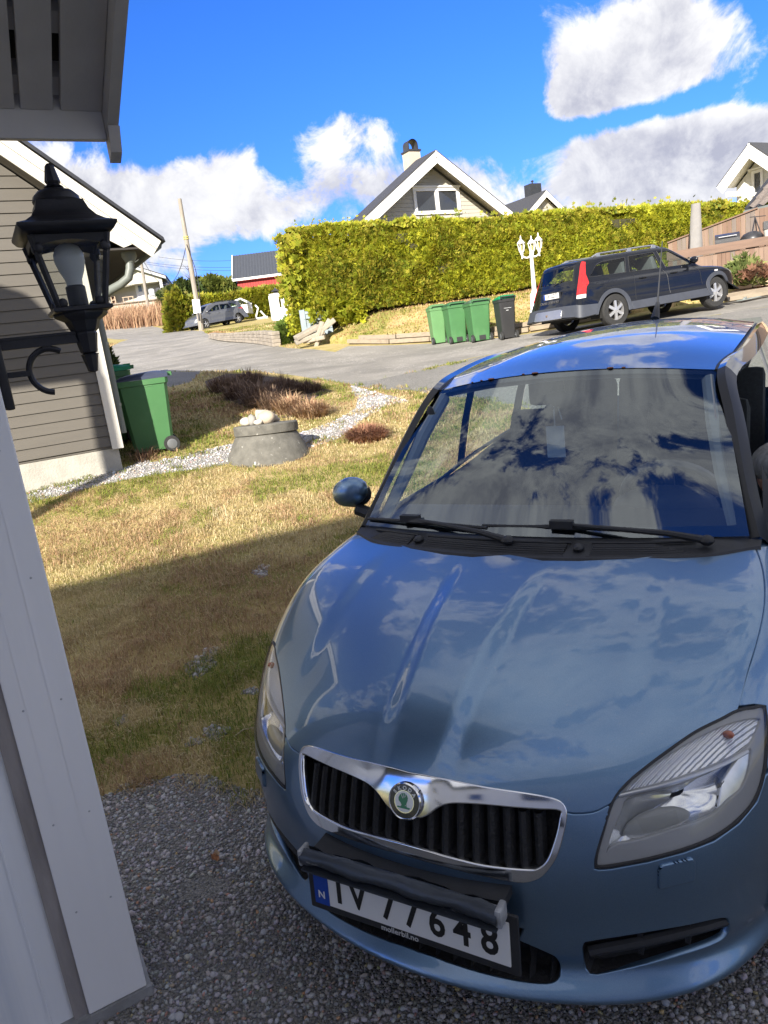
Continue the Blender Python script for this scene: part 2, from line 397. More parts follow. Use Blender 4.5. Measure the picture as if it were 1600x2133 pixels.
for w in bare: region[inside(w, cen) & (region == 0)] = 7
far = (cen[:, 1] > 60) | (np.abs(cen[:, 0]) > 25) | (cen[:, 1] < -8)
region[(region == 0) & far] = 8
CZ = np.concatenate([H(cv[i:i+20000, 0], cv[i:i+20000, 1]) for i in range(0, len(cv), 20000)])

def ground_mat(name, stops, scale, bump=.6, bscale=60., fine=None, rough=.95, speck=None):
    "ground colour from large and small noise; speck = (scale, light colour, dark colour) for stones"
    mt, t, bs, q = newmat(name)
    geo = N(t, 'ShaderNodeNewGeometry'); P = geo.outputs['Position']
    f = q.m('ADD', q.m('MULTIPLY', q.noise(P, scale, 8, .62, .2), .7), q.m('MULTIPLY', q.noise(P, scale*9, 5, .65), .3))
    r = N(t, 'ShaderNodeValToRGB'); cr = r.color_ramp
    while len(cr.elements) < len(stops): cr.elements.new(.5)
    for e, (p, c) in zip(cr.elements, stops): e.position = p; e.color = tuple(c)+(1,)
    t.links.new(f, r.inputs[0]); c = r.outputs[0]
    h = q.noise(P, bscale, 6, .7)
    if speck:
        v = N(t, 'ShaderNodeTexVoronoi'); v.inputs['Scale'].default_value = speck[0]; t.links.new(P, v.inputs['Vector'])
        s2 = N(t, 'ShaderNodeSeparateColor'); t.links.new(v.outputs['Color'], s2.inputs[0])
        c = q.mix(q.m('MULTIPLY', q.mapr(s2.outputs[0], .55, 1.), speck[3]), c, tuple(speck[1])+(1,))
        c = q.mix(q.m('MULTIPLY', q.mapr(s2.outputs[1], .6, 1.), speck[3]), c, tuple(speck[2])+(1,))
        h = q.m('SUBTRACT', q.m('MULTIPLY', h, .6), v.outputs['Distance'])
    t.links.new(c, bs.inputs['Base Color']); bs.inputs['Roughness'].default_value = rough; bs.inputs['Specular IOR Level'].default_value = .25
    bn = N(t, 'ShaderNodeBump'); bn.inputs['Strength'].default_value = bump; bn.inputs['Distance'].default_value = .02
    t.links.new(h, bn.inputs['Height']); t.links.new(bn.outputs[0], bs.inputs['Normal'])
    return mt
lawn_m = ground_mat('turf', [(.30, (.14, .15, .035)), (.44, (.28, .245, .08)), (.55, (.42, .33, .14)), (.7, (.48, .37, .20))], .9, .8, 45)
bank_m = ground_mat('bank_turf', [(.32, (.14, .155, .03)), (.46, (.26, .235, .07)), (.56, (.44, .31, .14)), (.72, (.48, .34, .18))], .7, .8, 30)
field_m = ground_mat('field_turf', [(.3, (.07, .10, .025)), (.5, (.13, .15, .04)), (.7, (.25, .21, .09))], .12, .5, 4)
drive_m = ground_mat('gravel', [(.3, (.22, .21, .19)), (.5, (.29, .28, .255)), (.7, (.37, .35, .32))], .8, .9, 70, speck=(110, (.42, .40, .38), (.1, .1, .1), .75))
path_m = ground_mat('pale_gravel', [(.3, (.27, .26, .24)), (.7, (.38, .36, .33))], 1.2, .9, 60, speck=(60, (.62, .60, .57), (.2, .19, .18), .8))
soil_m = ground_mat('bed_soil', [(.3, (.06, .045, .035)), (.7, (.14, .10, .075))], 3, .9, 40)
# worn asphalt: darker wheel tracks, loose pale stone scattered over the middle and the edges
def road_mat():
    mt, t, bs, q = newmat('worn_asphalt'); geo = N(t, 'ShaderNodeNewGeometry'); P = geo.outputs['Position']
    mp = N(t, 'ShaderNodeMapping'); mp.inputs['Rotation'].default_value = (0, 0, .35); mp.inputs['Scale'].default_value = (.45, .9, 1); t.links.new(P, mp.inputs[0])
    tr = q.noise(mp.outputs[0], .9, 5, .6, .6)
    c = q.mix(q.mapr(tr, .33, .66), (.205, .192, .168, 1), (.30, .28, .245, 1))
    v = N(t, 'ShaderNodeTexVoronoi'); v.inputs['Scale'].default_value = 38; t.links.new(P, v.inputs['Vector'])
    s2 = N(t, 'ShaderNodeSeparateColor'); t.links.new(v.outputs['Color'], s2.inputs[0])
    loose = q.m('MULTIPLY', q.mapr(q.noise(P, 1.1, 6, .65), .42, .68), q.mapr(s2.outputs[0], .35, .8))
    c = q.mix(q.m('MULTIPLY', loose, .9), c, (.46, .43, .385, 1))
    c = q.mix(q.mapr(q.noise(P, 60, 3), .35, .7, .0, .5), c, (.09, .09, .09, 1))
    t.links.new(c, bs.inputs['Base Color']); bs.inputs['Roughness'].default_value = .85
    bn = N(t, 'ShaderNodeBump'); bn.inputs['Strength'].default_value = .6; bn.inputs['Distance'].default_value = .015
    t.links.new(q.noise(P, 45, 6, .7), bn.inputs['Height']); t.links.new(bn.outputs[0], bs.inputs['Normal'])
    return mt
gm = {0: ('lawn', lawn_m), 1: ('lawn_bank', bank_m), 2: ('gravel_drive', drive_m), 3: ('road', road_mat()), 4: ('gravel_path', path_m), 5: ('side_gravel', drive_m), 6: ('planting_bed', soil_m), 7: ('stony_patch', drive_m), 8: ('ground', field_m)}
for k, (nm, mt) in gm.items():
    F = cf[region == k]
    if not len(F): continue
    u, inv = np.unique(F, return_inverse=True)
    o = numpy_mesh(nm, np.column_stack([cv[u], CZ[u]]), inv.reshape(F.shape), mt)
    o['kind'] = 'structure'
def reg_at(P):
    "which region a set of points lies in"
    r = np.zeros(len(P), int)
    for i, (nm, *_r2) in enumerate(regions): r[inside(polys[nm], P)] = i+1
    for w in bare: r[inside(w, P) & (r == 0)] = 7
    return r

# ------------------------------------------------------------------ grass blades, stones
def blades(name, P, L, W, cols, lean=.7, mt=None, curl=.5, seed=0, kind='stuff', parent=None, zoff=0., zs=None):
    "one bent blade (two quads) at each point"
    r = np.random.default_rng(seed); n = len(P)
    z = H(P[:, 0], P[:, 1])+zoff if zs is None else zs
    th = r.uniform(0, 2*pi, n); ln = np.clip(r.uniform(.35, 1.25, n)*lean, 0, 1.02); L = L*r.uniform(.6, 1.25, n)
    d = np.stack([np.cos(th), np.sin(th)], 1); w = np.stack([-d[:, 1], d[:, 0]], 1)*(W*r.uniform(.7, 1.2, n)/2)[:, None]
    tw = r.uniform(-1, 1, (n, 1))*curl; d2 = d+np.stack([-d[:, 1], d[:, 0]], 1)*tw
    b0 = np.column_stack([P, z-.004])
    mid = np.column_stack([P+d*(L*.5*ln)[:, None]*.7, z+L*.5*np.sqrt(1-.6*ln**2)])
    tip = np.column_stack([P+d2*(L*ln)[:, None], z+L*np.maximum(.08, (1-ln*.85))])
    V = np.empty((n, 5, 3)); V[:, 0] = b0; V[:, 1] = b0; V[:, 2] = mid; V[:, 3] = mid; V[:, 4] = tip
    V[:, 0, :2] -= w; V[:, 1, :2] += w; V[:, 2, :2] -= w*.8; V[:, 3, :2] += w*.8
    base = (np.arange(n)*5)[:, None]
    F = np.concatenate([base+[0, 1, 3], base+[0, 3, 2], base+[2, 3, 4]])
    C = np.repeat(cols, 5, 0)
    o = numpy_mesh(name, V.reshape(-1, 3), F, mt, parent, C)
    if kind: o['kind'] = kind
    return o
grass_m = attr_mat('grass_blades', .75, .25, .2)
GREEN = np.array([(.13, .18, .03), (.20, .235, .045), (.28, .28, .06)]); DRY = np.array([(.54, .44, .22), (.64, .53, .31), (.46, .36, .19), (.58, .46, .26)]); RUST = np.array([(.42, .27, .15), (.36, .24, .14), (.50, .36, .21)])
def lawn_cols(P, seed=0):
    r = np.random.default_rng(seed); n = len(P)
    g = vnoise(P, 1.1, 3)*.5+vnoise(P, 3.7, 4)*.3+vnoise(P, 9., 5)*.2; g2 = vnoise(P, 1.7, 8)*.6+vnoise(P, 5., 9)*.4
    u = r.uniform(0, 1, n)
    isg = u < np.clip((g-.43)*5.2, .06, .90); isr = (~isg) & (r.uniform(0, 1, n) < np.clip((g2-.46)*6, .05, .85))
    c = DRY[r.integers(0, 4, n)].copy(); c[isg] = GREEN[r.integers(0, 3, isg.sum())]; c[isr] = RUST[r.integers(0, 3, isr.sum())]
    return c*r.uniform(.8, 1.2, (n, 1))
def scatter(x0, x1, y0, y1, dens, seed):
    r = np.random.default_rng(seed); n = int((x1-x0)*(y1-y0)*dens); return np.stack([r.uniform(x0, x1, n), r.uniform(y0, y1, n)], 1)
def vis(P, pad=60):
    "only what the camera's field (and a margin) can take in"
    c = (np.column_stack([P, H(P[:, 0], P[:, 1])])-[0, 0, CH]) @ CAMR.T
    u = 800+FPX*c[:, 0]/np.maximum(c[:, 2], .05); v = 1066+FPX*c[:, 1]/np.maximum(c[:, 2], .05)
    return (c[:, 2] > .1) & (u > -150-pad) & (u < 1750+pad) & (v > -50) & (v < 2250+pad)
P1 = scatter(-3.2, 1.2, 2.4, 5.4, 9500, 1); P2 = scatter(-4.6, 2.6, 5.4, 8.6, 3800, 2); P3 = scatter(-5.5, 3.2, 8.6, 14.6, 1500, 3)
for k, (P, L, W, sd) in enumerate(((P1, .070, .0034, 1), (P2, .070, .0056, 2), (P3, .075, .010, 3))):
    keep = vis(P); P = P[keep]; rg = reg_at(P); rr = np.random.default_rng(sd+40).uniform(0, 1, len(P))
    # tufts straggle a little over the edge of the stones
    near = np.zeros(len(P), bool)
    for dx_ in (-.16, -.06, .06, .16):
        for dy_ in (-.16, -.06, .06, .16): near |= reg_at(P+[dx_, dy_]) == 0
    tuft = vnoise(P, 4.5, 21)
    P = P[((rg == 0) & (rr < .55+.6*tuft)) | ((rg != 0) & near & (rr < np.clip((tuft-.45)*3, 0, .8)) & (rg != 3))]
    blades('lawn_grass', P, L*(.45+.6*vnoise(P, 2.2, 31)+.75*vnoise(P, 8., 33)**2), W, lawn_cols(P, sd), .95, grass_m, 1.3, sd)
Pb = scatter(-9, 9, 18, 44, 240, 4); Pb = Pb[vis(Pb)]; Pb = Pb[reg_at(Pb) == 1]
blades('bank_grass', Pb, .10, .022, lawn_cols(Pb*.35, 9)*[1.06, .98, .9], .9, grass_m, .6, 9)
P4 = np.concatenate([scatter(-16, -2, 11, 40, 130, 6), scatter(3, 12, 19, 22, 150, 8)]); P4 = P4[vis(P4)]; P4 = P4[reg_at(P4) == 0]
blades('verge_grass', P4, .11, .022, lawn_cols(P4*.4, 12), .95, grass_m, .8, 12)
# a few longer pale straws
Ps = np.array([tuple(G(470+rnd.uniform(-25, 25), 1085+rnd.uniform(-12, 8))[:2]) for _ in range(26)])
blades('lawn_grass', Ps, .16, .004, np.tile([(.62, .55, .38)], (len(Ps), 1)), .8, grass_m, .3, 77)

# ragged tufts where the turf gives way to the stones
_e = polys['drive']; _e = _e[(_e[:, 1] > 2.4) & (_e[:, 1] < 5.2) & (_e[:, 0] < 1.4) & (_e[:, 0] > -3)]
_q = _e[rng.integers(0, len(_e), 60)]+rng.normal(0, .05, (60, 2)); _q = np.repeat(_q, 75, 0)+rng.normal(0, .035, (60*75, 2))
blades('edge_tufts', _q, .065, .0034, lawn_cols(_q, 55)*.9, .95, grass_m, 1.3, 55)
ICO_V = []
_bm = bmesh.new(); bmesh.ops.create_icosphere(_bm, subdivisions=1, radius=1); ICO_V = np.array([tuple(q.co) for q in _bm.verts]); ICO_F = np.array([[q.index for q in f.verts] for f in _bm.faces]); _bm.free()
def stones(name, P, size, cols, mt, seed=0, zoff=0., flat=.6):
    r = np.random.default_rng(seed); n = len(P); k = len(ICO_V)
    S = size*r.lognormal(0, .3, n)
    sc3 = np.stack([r.uniform(.7, 1.3, n), r.uniform(.6, 1.1, n), r.uniform(.45, .85, n)], 1)*S[:, None]
    q = r.normal(size=(n, 4)); q /= np.linalg.norm(q, axis=1)[:, None]
    w, x, y, z = q.T
    Rm = np.stack([1-2*(y*y+z*z), 2*(x*y-z*w), 2*(x*z+y*w), 2*(x*y+z*w), 1-2*(x*x+z*z), 2*(y*z-x*w), 2*(x*z-y*w), 2*(y*z+x*w), 1-2*(x*x+y*y)], 1).reshape(n, 3, 3)
    jig = 1+r.normal(0, .13, (n, k, 1))
    V = (ICO_V[None]*jig)*sc3[:, None, :]
    V = np.einsum('nij,nkj->nki', Rm, V)
    V[:, :, 2] *= .8
    V += np.column_stack([P, H(P[:, 0], P[:, 1])+zoff+S*.22])[:, None, :]
    F = (ICO_F[None]+(np.arange(n)*k)[:, None, None]).reshape(-1, 3)
    o = numpy_mesh(name, V.reshape(-1, 3), F, mt, None, np.repeat(cols, k, 0), smooth=False); o['kind'] = 'stuff'
    return o
stone_m = attr_mat('crushed_stone', .8, 0, .35)
def stone_cols(n, seed, k=1.):
    r = np.random.default_rng(seed); b_ = np.clip(r.lognormal(math.log(.215), .36, n), .06, .42)
    c = np.stack([b_*r.uniform(.95, 1.12, n), b_*r.uniform(.96, 1.05, n), b_*r.uniform(.9, 1.1, n)], 1)
    w = r.uniform(0, 1, n) < .06; c[w] = np.stack([r.uniform(.3, .5, w.sum()), r.uniform(.22, .36, w.sum()), r.uniform(.15, .25, w.sum())], 1)
    return np.clip(c*k, 0, .8)
Pg = np.concatenate([scatter(-1.6, 1.9, 1.35, 3.6, 12500, 11)]); Pg = Pg[vis(Pg)]; rg = reg_at(Pg)
_nb = np.zeros(len(Pg), bool)
for a_ in np.linspace(0, 2*pi, 7)[:-1]: _nb |= reg_at(Pg+np.array([.11*cos(a_), .11*sin(a_)])) == 2
Pg = Pg[(((rg == 2) | (rg == 7)) & (vnoise(Pg, 3, 5) > .06)) | ((rg == 0) & _nb & (vnoise(Pg, 7, 15) > .52))]
stones('drive_stones', Pg, .0054, stone_cols(len(Pg), 3), stone_m, 3)
Pp = scatter(-1.6, .3, 3.0, 6.2, 5200, 13); Pp = Pp[reg_at(Pp) == 7]
stones('patch_stones', Pp, .0105, stone_cols(len(Pp), 4, 1.1), stone_m, 4)
Pp = scatter(-4.5, 1.5, 6.2, 13.0, 1100, 14); Pp = Pp[vis(Pp)]; Pp = Pp[reg_at(Pp) == 4]
stones('path_stones', Pp, .0105, stone_cols(len(Pp), 5, 1.25), stone_m, 5)

# ------------------------------------------------------------------ buildings
AX = R_(28.1)                                   # the street's houses share this axis
def to_local(P, loc, rz):
    q = Vector(P)-Vector(loc); c, s_ = cos(rz), sin(rz)
    return Vector((q.x*c+q.y*s_, -q.x*s_+q.y*c, q.z))
def loc_on(px, py, loc, rz, y=0.):
    "local (x, z) of a pixel on the plane local-y = y of a thing"
    d = ray(px, py); o = to_local((0, 0, CH), loc, rz); c, s_ = cos(rz), sin(rz)
    dl = (d[0]*c+d[1]*s_, -d[0]*s_+d[1]*c, d[2]); t = (y-o.y)/dl[1]
    return o.x+dl[0]*t, o.z+dl[2]*t
def atz(px, py, z):
    d = ray(px, py); t = (z-CH)/d[2]; return Vector((d[0]*t, d[1]*t, z))

white_wood = mat('white_painted_wood', (.80, .79, .77), .45, .04, 3, .12, 30, dirt=(.62, .60, .57), dscale=1.2, dlo=.6, dhi=.85)
white_cool = mat('white_board_paint', (.86, .86, .87), .38, .04, 2.5, .10, 14, stretch=(1, 1, .15), dirt=(.66, .65, .62), dscale=4, dlo=.56, dhi=.8)
door_white = mat('white_lacquered_panel', (.84, .86, .89), .22, .03, 1.5, .04, 3, coat=.4, stretch=(6, 1, .12), dirt=(.70, .74, .80), dscale=1.2, dlo=.45, dhi=.7)
strip_m = mat('weathered_strip', (.30, .275, .265), .85, .2, 12, .3, 60, dirt=(.10, .09, .085), dscale=7, dlo=.62, dhi=.75, stretch=(1, 1, .2))
soffit_m = mat('grey_soffit_paint', (.50, .47, .44), .6, .06, 6, .1, 50)
taupe = mat('taupe_siding', (.118, .107, .09), .6, .05, 3, .15, 90, stretch=(.3, 1, 3), dirt=(.15, .138, .118), dscale=9, dlo=.68, dhi=.8)
dark_void = mat('dark_cavity', (.02, .02, .02), .9, .1)
concrete = mat('rendered_concrete', (.40, .38, .33), .9, .10, 5, .6, 45, dirt=(.36, .34, .30), dscale=3, dlo=.5, dhi=.75)
roof_black = mat('dark_roof_sheet', (.035, .036, .04), .4, .2, 4)
gutter_m = mat('grey_green_metal', (.15, .165, .15), .45, .06, 4)
pane_dark = mat('window_pane', (.02, .024, .03), .04, .1, 2, spec=.9, coat=.6)

def plank_row(parent, name, xa0, xb0, xa1, xb1, z0, z1, y, mt, thick=.02, lap=.012):
    "one siding board: bottom edge proud of the one below"
    mb = MB(); yo = y-thick
    vs = [(xa0, yo, z0), (xb0, yo, z0), (xb1, yo+lap, z1), (xa1, yo+lap, z1), (xa0, y+.004, z0), (xb0, y+.004, z0), (xb1, y+.004, z1), (xa1, y+.004, z1)]
    mb.add(vs, [(0, 1, 2, 3), (7, 6, 5, 4), (0, 4, 5, 1), (3, 2, 6, 7), (0, 3, 7, 4), (1, 5, 6, 2)])
    return mb.build(name, mt, parent, smooth=0)
def siding(parent, prof, z0, z1, pitch, y, mt, holes=(), name='siding_board', gap=.006, joined=False):
    "rows of boards; prof(z) gives the x limits of the wall at a height; holes = (xa, xb, za, zb)"
    z = z0; J = MB()
    while z < z1-.01:
        zt = min(z+pitch, z1); xa, xb = prof(z); xa1, xb1 = prof(zt-gap)
        segs = [(xa, xb, xa1, xb1)]
        for ha, hb, za, zb in holes:
            if zt-.3*pitch > za and z+.3*pitch < zb:
                n = []
                for s_ in segs:
                    if s_[0] < ha < s_[1] and s_[0] < hb < s_[1]: n += [(s_[0], ha, s_[2], ha), (hb, s_[1], hb, s_[3])]
                    else: n.append(s_)
                segs = n
        for s_ in segs:
            if s_[1]-s_[0] < .02 or s_[3]-s_[2] < .005: continue
            if joined:
                yo = y-.02
                J.add([(s_[0], yo, z), (s_[1], yo, z), (s_[3], yo+.014, zt-gap), (s_[2], yo+.014, zt-gap), (s_[0], y, z), (s_[1], y, z)], [(0, 1, 2, 3), (0, 4, 5, 1)])
            else: plank_row(parent, name, *s_, z, zt-gap, y, mt)
        z = zt
    if joined: J.build('siding', mt, parent, smooth=0, kind='stuff')
def window(parent, xa, xb, za, zb, y, fr=.07, mt=None, pane=None, mull=(), depth=.06):
    mt = mt or white_wood
    f = MB(); yo = y-depth
    f.bx(xa, xb, yo, y+.02, zb-fr, zb); f.bx(xa, xb, yo-.012, y+.02, za, za+fr)
    f.bx(xa, xa+fr, yo+.002, y+.02, za+fr, zb-fr); f.bx(xb-fr, xb, yo+.002, y+.02, za+fr, zb-fr)
    for mx in mull: f.bx(mx-fr*.6, mx+fr*.6, yo+.003, y+.02, za+fr, zb-fr)
    w = f.build('window', mt, parent, smooth=0)
    xs = [xa+fr]+[q for mx in mull for q in (mx-fr*.6, mx+fr*.6)]+[xb-fr]
    for i in range(0, len(xs), 2):
        p = MB(); p.bx(xs[i], xs[i+1], y-.012, y-.006, za+fr, zb-fr); p.build('pane', pane or pane_dark, w, smooth=0)
    return w
def gable_roof(parent, W, D, zr, k, of, os_, mt, th=.16, rake=None, rake_w=.28, soffit=None, tiles=False, inner=True):
    "two slabs over a gable wall in the plane y=0; zr = ridge height, k = slope, of/os_ = overhangs"
    xe = W/2+os_
    for s_ in (-1, 1):
        mb = MB()
        nrow = int((D+of)/.32) if tiles else 1
        a = Vector((0, -of, zr)); e = Vector((s_*xe, -of, zr-k*xe))
        nrm = Vector((s_*k, 0, 1)).normalized()
        mb.prism([a, e, e-nrm*th*.35, a-nrm*th*.35], (0, D+of, 0))
        mb.build('roof', mt, parent, smooth=0, recalc=True)
        if rake:
            r1 = MB(); a0 = a+Vector((0, -.005, 0))-nrm*th*.36; e0 = e+Vector((0, -.005, 0))-nrm*th*.36
            dn = Vector((0, 0, -rake_w*math.sqrt(1+k*k)))
            r1.prism([a0, e0, e0-nrm*rake_w, a0+dn], (0, .025, 0)); r1.build('rake_board', rake, parent, smooth=0, recalc=True)
            if inner:
                r2 = MB(); up = rake_w*.45
                r2.prism([a0+Vector((0, -.022, 0)), e0+Vector((0, -.022, 0)), e0+Vector((0, -.022, 0))-nrm*up, a0+Vector((0, -.022, -up*math.sqrt(1+k*k)))], (0, .02, 0)); r2.build('rake_trim', rake, parent, smooth=0, recalc=True)
        if soffit:
            s2 = MB(); a1 = a-nrm*(th*.36+.03); e1 = e-nrm*(th*.36+.03); a1.x += 0
            s2.prism([a1+Vector((0, .03, 0)), e1+Vector((0, .03, 0)), e1+Vector((0, .03, 0))-nrm*.02, a1+Vector((0, .03, -.024))], (0, of+.05, 0)); s2.build('soffit', soffit, parent, smooth=0, recalc=True)

# --- the garage at the photographer's elbow
gar = thing('garage', 'white trimmed garage wall with slatted grey eave at the left edge', 'garage', (-.87, 1.78, 0), AX)
mb = MB(); mb.bx(-.158, 0, -.024, .002, .03, 2.46); mb.build('corner_board', white_cool, gar, smooth=0, bevel=.004)
mb = MB(); mb.bx(-.060, -.056, -.0255, -.0235, .05, 2.4); mb.bx(-.118, -.1155, -.0252, -.0235, .05, 2.4); mb.build('paint_ridge', white_cool, gar, smooth=0)
for z_ in (.35, .62, .95, 1.28, 1.6):
    for x_ in (-.125, -.035): MB().ball((x_, -.0242, z_), (.0032, .0014, .0032), 8, 4).build('nail', mat('painted_nail', (.42, .43, .45), .5), gar)
mb = MB(); mb.bx(-.024, .0, .0022, .13, .03, 2.46); mb.build('side_board', white_cool, gar, smooth=0, bevel=.003)
mb = MB(); mb.bx(-.196, -.158, -.012, .004, .0, 2.46); mb.build('sealing_strip', strip_m, gar, smooth=0)
mb = MB()
mb.bx(-2.9, -.197, .0, .03, .01, 2.40)
for i in range(14): x = -.25-.19*i; mb.bx(x-.006, x+.0, -.0035, .002, .02, 2.38)
mb.build('door_panel', door_white, gar, smooth=0)
mb = MB(); mb.bx(-.30, .012, -.03, .14, -.25, .028); mb.build('concrete_sill', mat('sill_concrete', (.30, .30, .30), .9, .2, 8, .5, 60), gar, smooth=0)
mb = MB(); mb.bx(-6, -.03, .05, .40, -.2, 2.4); mb.build('wall', taupe, gar, smooth=0)
# slatted eave: the overhang under a roof that falls away from the viewer
KS = .5
def slope_box(x0, x1, y0, y1, za, zb):
    "board following the roof slope; za, zb = heights over the soffit plane"
    f_ = lambda y: 2.42+KS*(.18-y)
    return MB().prism([(x0, y0, f_(y0)+za), (x0, y1, f_(y1)+za), (x0, y1, f_(y1)+zb), (x0, y0, f_(y0)+zb)], (x1-x0, 0, 0))
xs = [-.425, -.335, -.245, -.155, -.065, .025, .115, .205]
for a_ in xs: slope_box(a_, a_+.076, -1.1, .18, 0, .022).build('soffit_board', soffit_m, gar, smooth=0, bevel=.002)
slope_box(.300, .402, -1.1, .18, 0, .022).build('soffit_board', soffit_m, gar, smooth=0, bevel=.002)
for yb in (.14, -.02, -.2, -.5): slope_box(-.43, .40, yb-.025, yb+.025, .023, .06).build('batten', soffit_m, gar, smooth=0)
MB().bx(-.44, .402, .182, .206, 2.352, 2.472).build('end_fascia', mat('grey_fascia_paint', (.55, .53, .51), .6, .05, 4), gar, smooth=0, bevel=.003)
vb_ = slope_box(.403, .432, -1.12, .206, -.055, .085)
vb_.prism([(.403, .207, 2.352), (.403, .207, 2.30), (.403, .17, 2.318), (.403, .14, 2.375)], (.029, 0, 0)); vb_.build('verge_board', soffit_m, gar, smooth=0)
slope_box(-6.2, .436, -1.14, .21, .09, .12).build('roof', roof_black, gar, smooth=0)

_s = SUN*7.0; _d = Vector((cos(AX), sin(AX), 0)); gl = Vector((-2.965, 8.5, .72))
def shade_pt(x, z): return to_local(gl+_d*x+Vector((0, 0, z))+_s, (-.87, 1.78, 0), AX)
MB().prism([shade_pt(x, z) for x, z in ((-2.6, 1.10), (-.14, 1.08), (.03, 1.07), (.02, 1.40), (-.27, 1.63), (-.58, 2.03), (-.81, 2.13), (-2.6, 3.3))], (0, .08, 0)).build('shadow_panel', white_cool, gar, smooth=0, recalc=True)  # added board out of view, cut to cast the shadow on the grey wall
_p = shade_pt(-.055, 1.07); MB().bx(_p.x-.105, _p.x+.105, _p.y, _p.y+.08, 2.53, _p.z).build('shadow_post', white_cool, gar, smooth=0)  # added post out of view, carries that shadow down by the corner

# --- the photographer's house, behind the camera: it throws the shadow over the drive and shows in the paintwork
own = thing('own_house', 'two storey white house behind the viewpoint shading the drive', 'house', (-6.75, -6.9, -.3), math.atan2(.86, 2.4))
wm = MB(); wm.bx(-6, 11, 0, -8, 0, 6.35); wm.build('wall', mat('white_house_wall', (.74, .74, .73), .6, .03, 3), own, smooth=0)
mb = MB(); zr = 6.75; mb.prism([(-6.4, .45, zr), (-6.4, .45, zr-.18), (-6.4, -4, zr+1.3), (-6.4, -8.5, zr-.18), (-6.4, -8.5, zr), (-6.4, -4, zr+1.5)], (17.8, 0, 0)); mb.build('roof', roof_black, own, smooth=0)
for xa in (-3, 1, 5.2, 9.2): 
    for za in (1.1, 3.9): window(own, xa, xa+1.5, za, za+1.3, .02, depth=-.06)
MB().bx(7.2, 8.2, -4.4, -3.6, 7, 9.1).build('chimney', mat('grey_chimney', (.2, .2, .2), .8), own, smooth=0)

# --- grey house on the left
gl = Vector((-2.965, 8.5, .72))
gh = thing('grey_house', 'taupe clapboard gable house with cream rake board and concrete footing', 'house', gl, AX)
HW, gk = 3.2, .823; zr = 2.46+gk*(.878+HW)        # half width, slope, ridge (roof edge passes through the tip seen)
wall_top = lambda x: zr-.30-gk*abs(x+HW)
mb = MB(); mb.prism([(-2*HW, .022, .27), (0, .022, .27), (0, .022, wall_top(0)), (-HW, .022, wall_top(-HW)), (-2*HW, .022, wall_top(0))], (0, 6, 0)); mb.build('wall', taupe, gh, smooth=0)
siding(gh, lambda z: (-2*HW if z < wall_top(0) else -HW-(wall_top(-HW)-z)/gk, 0 if z < wall_top(0) else -HW+(wall_top(-HW)-z)/gk), .30, 4.9, .1225, .022, taupe)
mb = MB(); mb.bx(-2*HW, .0, .03, 6, -.4, .268); mb.build('foundation', concrete, gh, smooth=0, bevel=.006)
MB().bx(-.075, .052, -.022, .0, .258, wall_top(0)+.02).build('corner_board', mat('cream_trim', (.66, .63, .56), .5, .03, 4), gh, smooth=0, bevel=.003)
MB().bx(.0225, .052, .001, .12, .258, wall_top(0)-.02).build('corner_return', MATS['cream_trim'], gh, smooth=0)
par = bpy.data.objects.new('roof_assembly', None)
cream = MATS['cream_trim']
grf = thing('tmp', 'x', 'x'); bpy.data.objects.remove(grf); bpy.data.objects.remove(par)
xe = HW+.85
for s_ in (1, -1):
    f = lambda x, y, z: Vector((-HW+s_*x, y, z))
    mb = MB(); mb.prism([f(0, -.46, zr), f(xe, -.46, zr-gk*xe), f(xe+.015, -.46, zr-gk*xe-.05), f(0, -.46, zr-.07)], (0, 7, 0)); mb.build('roof', roof_black, gh, smooth=0, recalc=True)
    mb = MB(); mb.prism([f(0, -.44, zr-.075), f(xe-.03, -.44, zr-gk*xe-.04), f(xe-.09, -.44, zr-gk*xe-.115), f(0, -.44, zr-.22)], (0, .024, 0)); mb.build('rake_board', cream, gh, smooth=0, recalc=True)
    mb = MB(); mb.prism([f(0, -.425, zr-.225), f(xe-.092, -.425, zr-gk*xe-.118), f(xe-.155, -.425, zr-gk*xe-.195), f(0, -.425, zr-.365)], (0, .024, 0)); mb.build('rake_board', cream, gh, smooth=0, recalc=True)
    mb = MB(); mb.prism([f(0, -.40, zr-.25), f(HW+.02, -.40, zr-gk*(HW+.02)-.25), f(HW+.02, -.40, zr-gk*(HW+.02)-.275), f(0, -.40, zr-.275)], (0, .42, 0)); mb.build('soffit', taupe, gh, smooth=0, recalc=True)
    ze = zr-gk*xe-.10
    mb = MB(); mb.prism([f(HW+.03, -.40, ze+.26), f(HW+.42, -.40, ze+.02), f(HW+.66, -.40, ze+.10), f(HW+.30, -.40, ze+.38)], (0, .02, 0)); mb.build('eave_return', cream, gh, smooth=0, recalc=True)
    mb = MB(); mb.bx(*(sorted((-HW+s_*(HW+.02), -HW+s_*(xe-.14)))), -.39, 6.4, ze-.02+.02, ze+.02); mb.build('eave_soffit', mat('dark_brown_boards', (.045, .04, .036), .7), gh, smooth=0)
    mb = MB(); mb.tube([f(xe-.07, -.39, ze+.03), f(xe-.07, 6.4, ze+.03)], .055, 10); mb.build('gutter', gutter_m, gh)
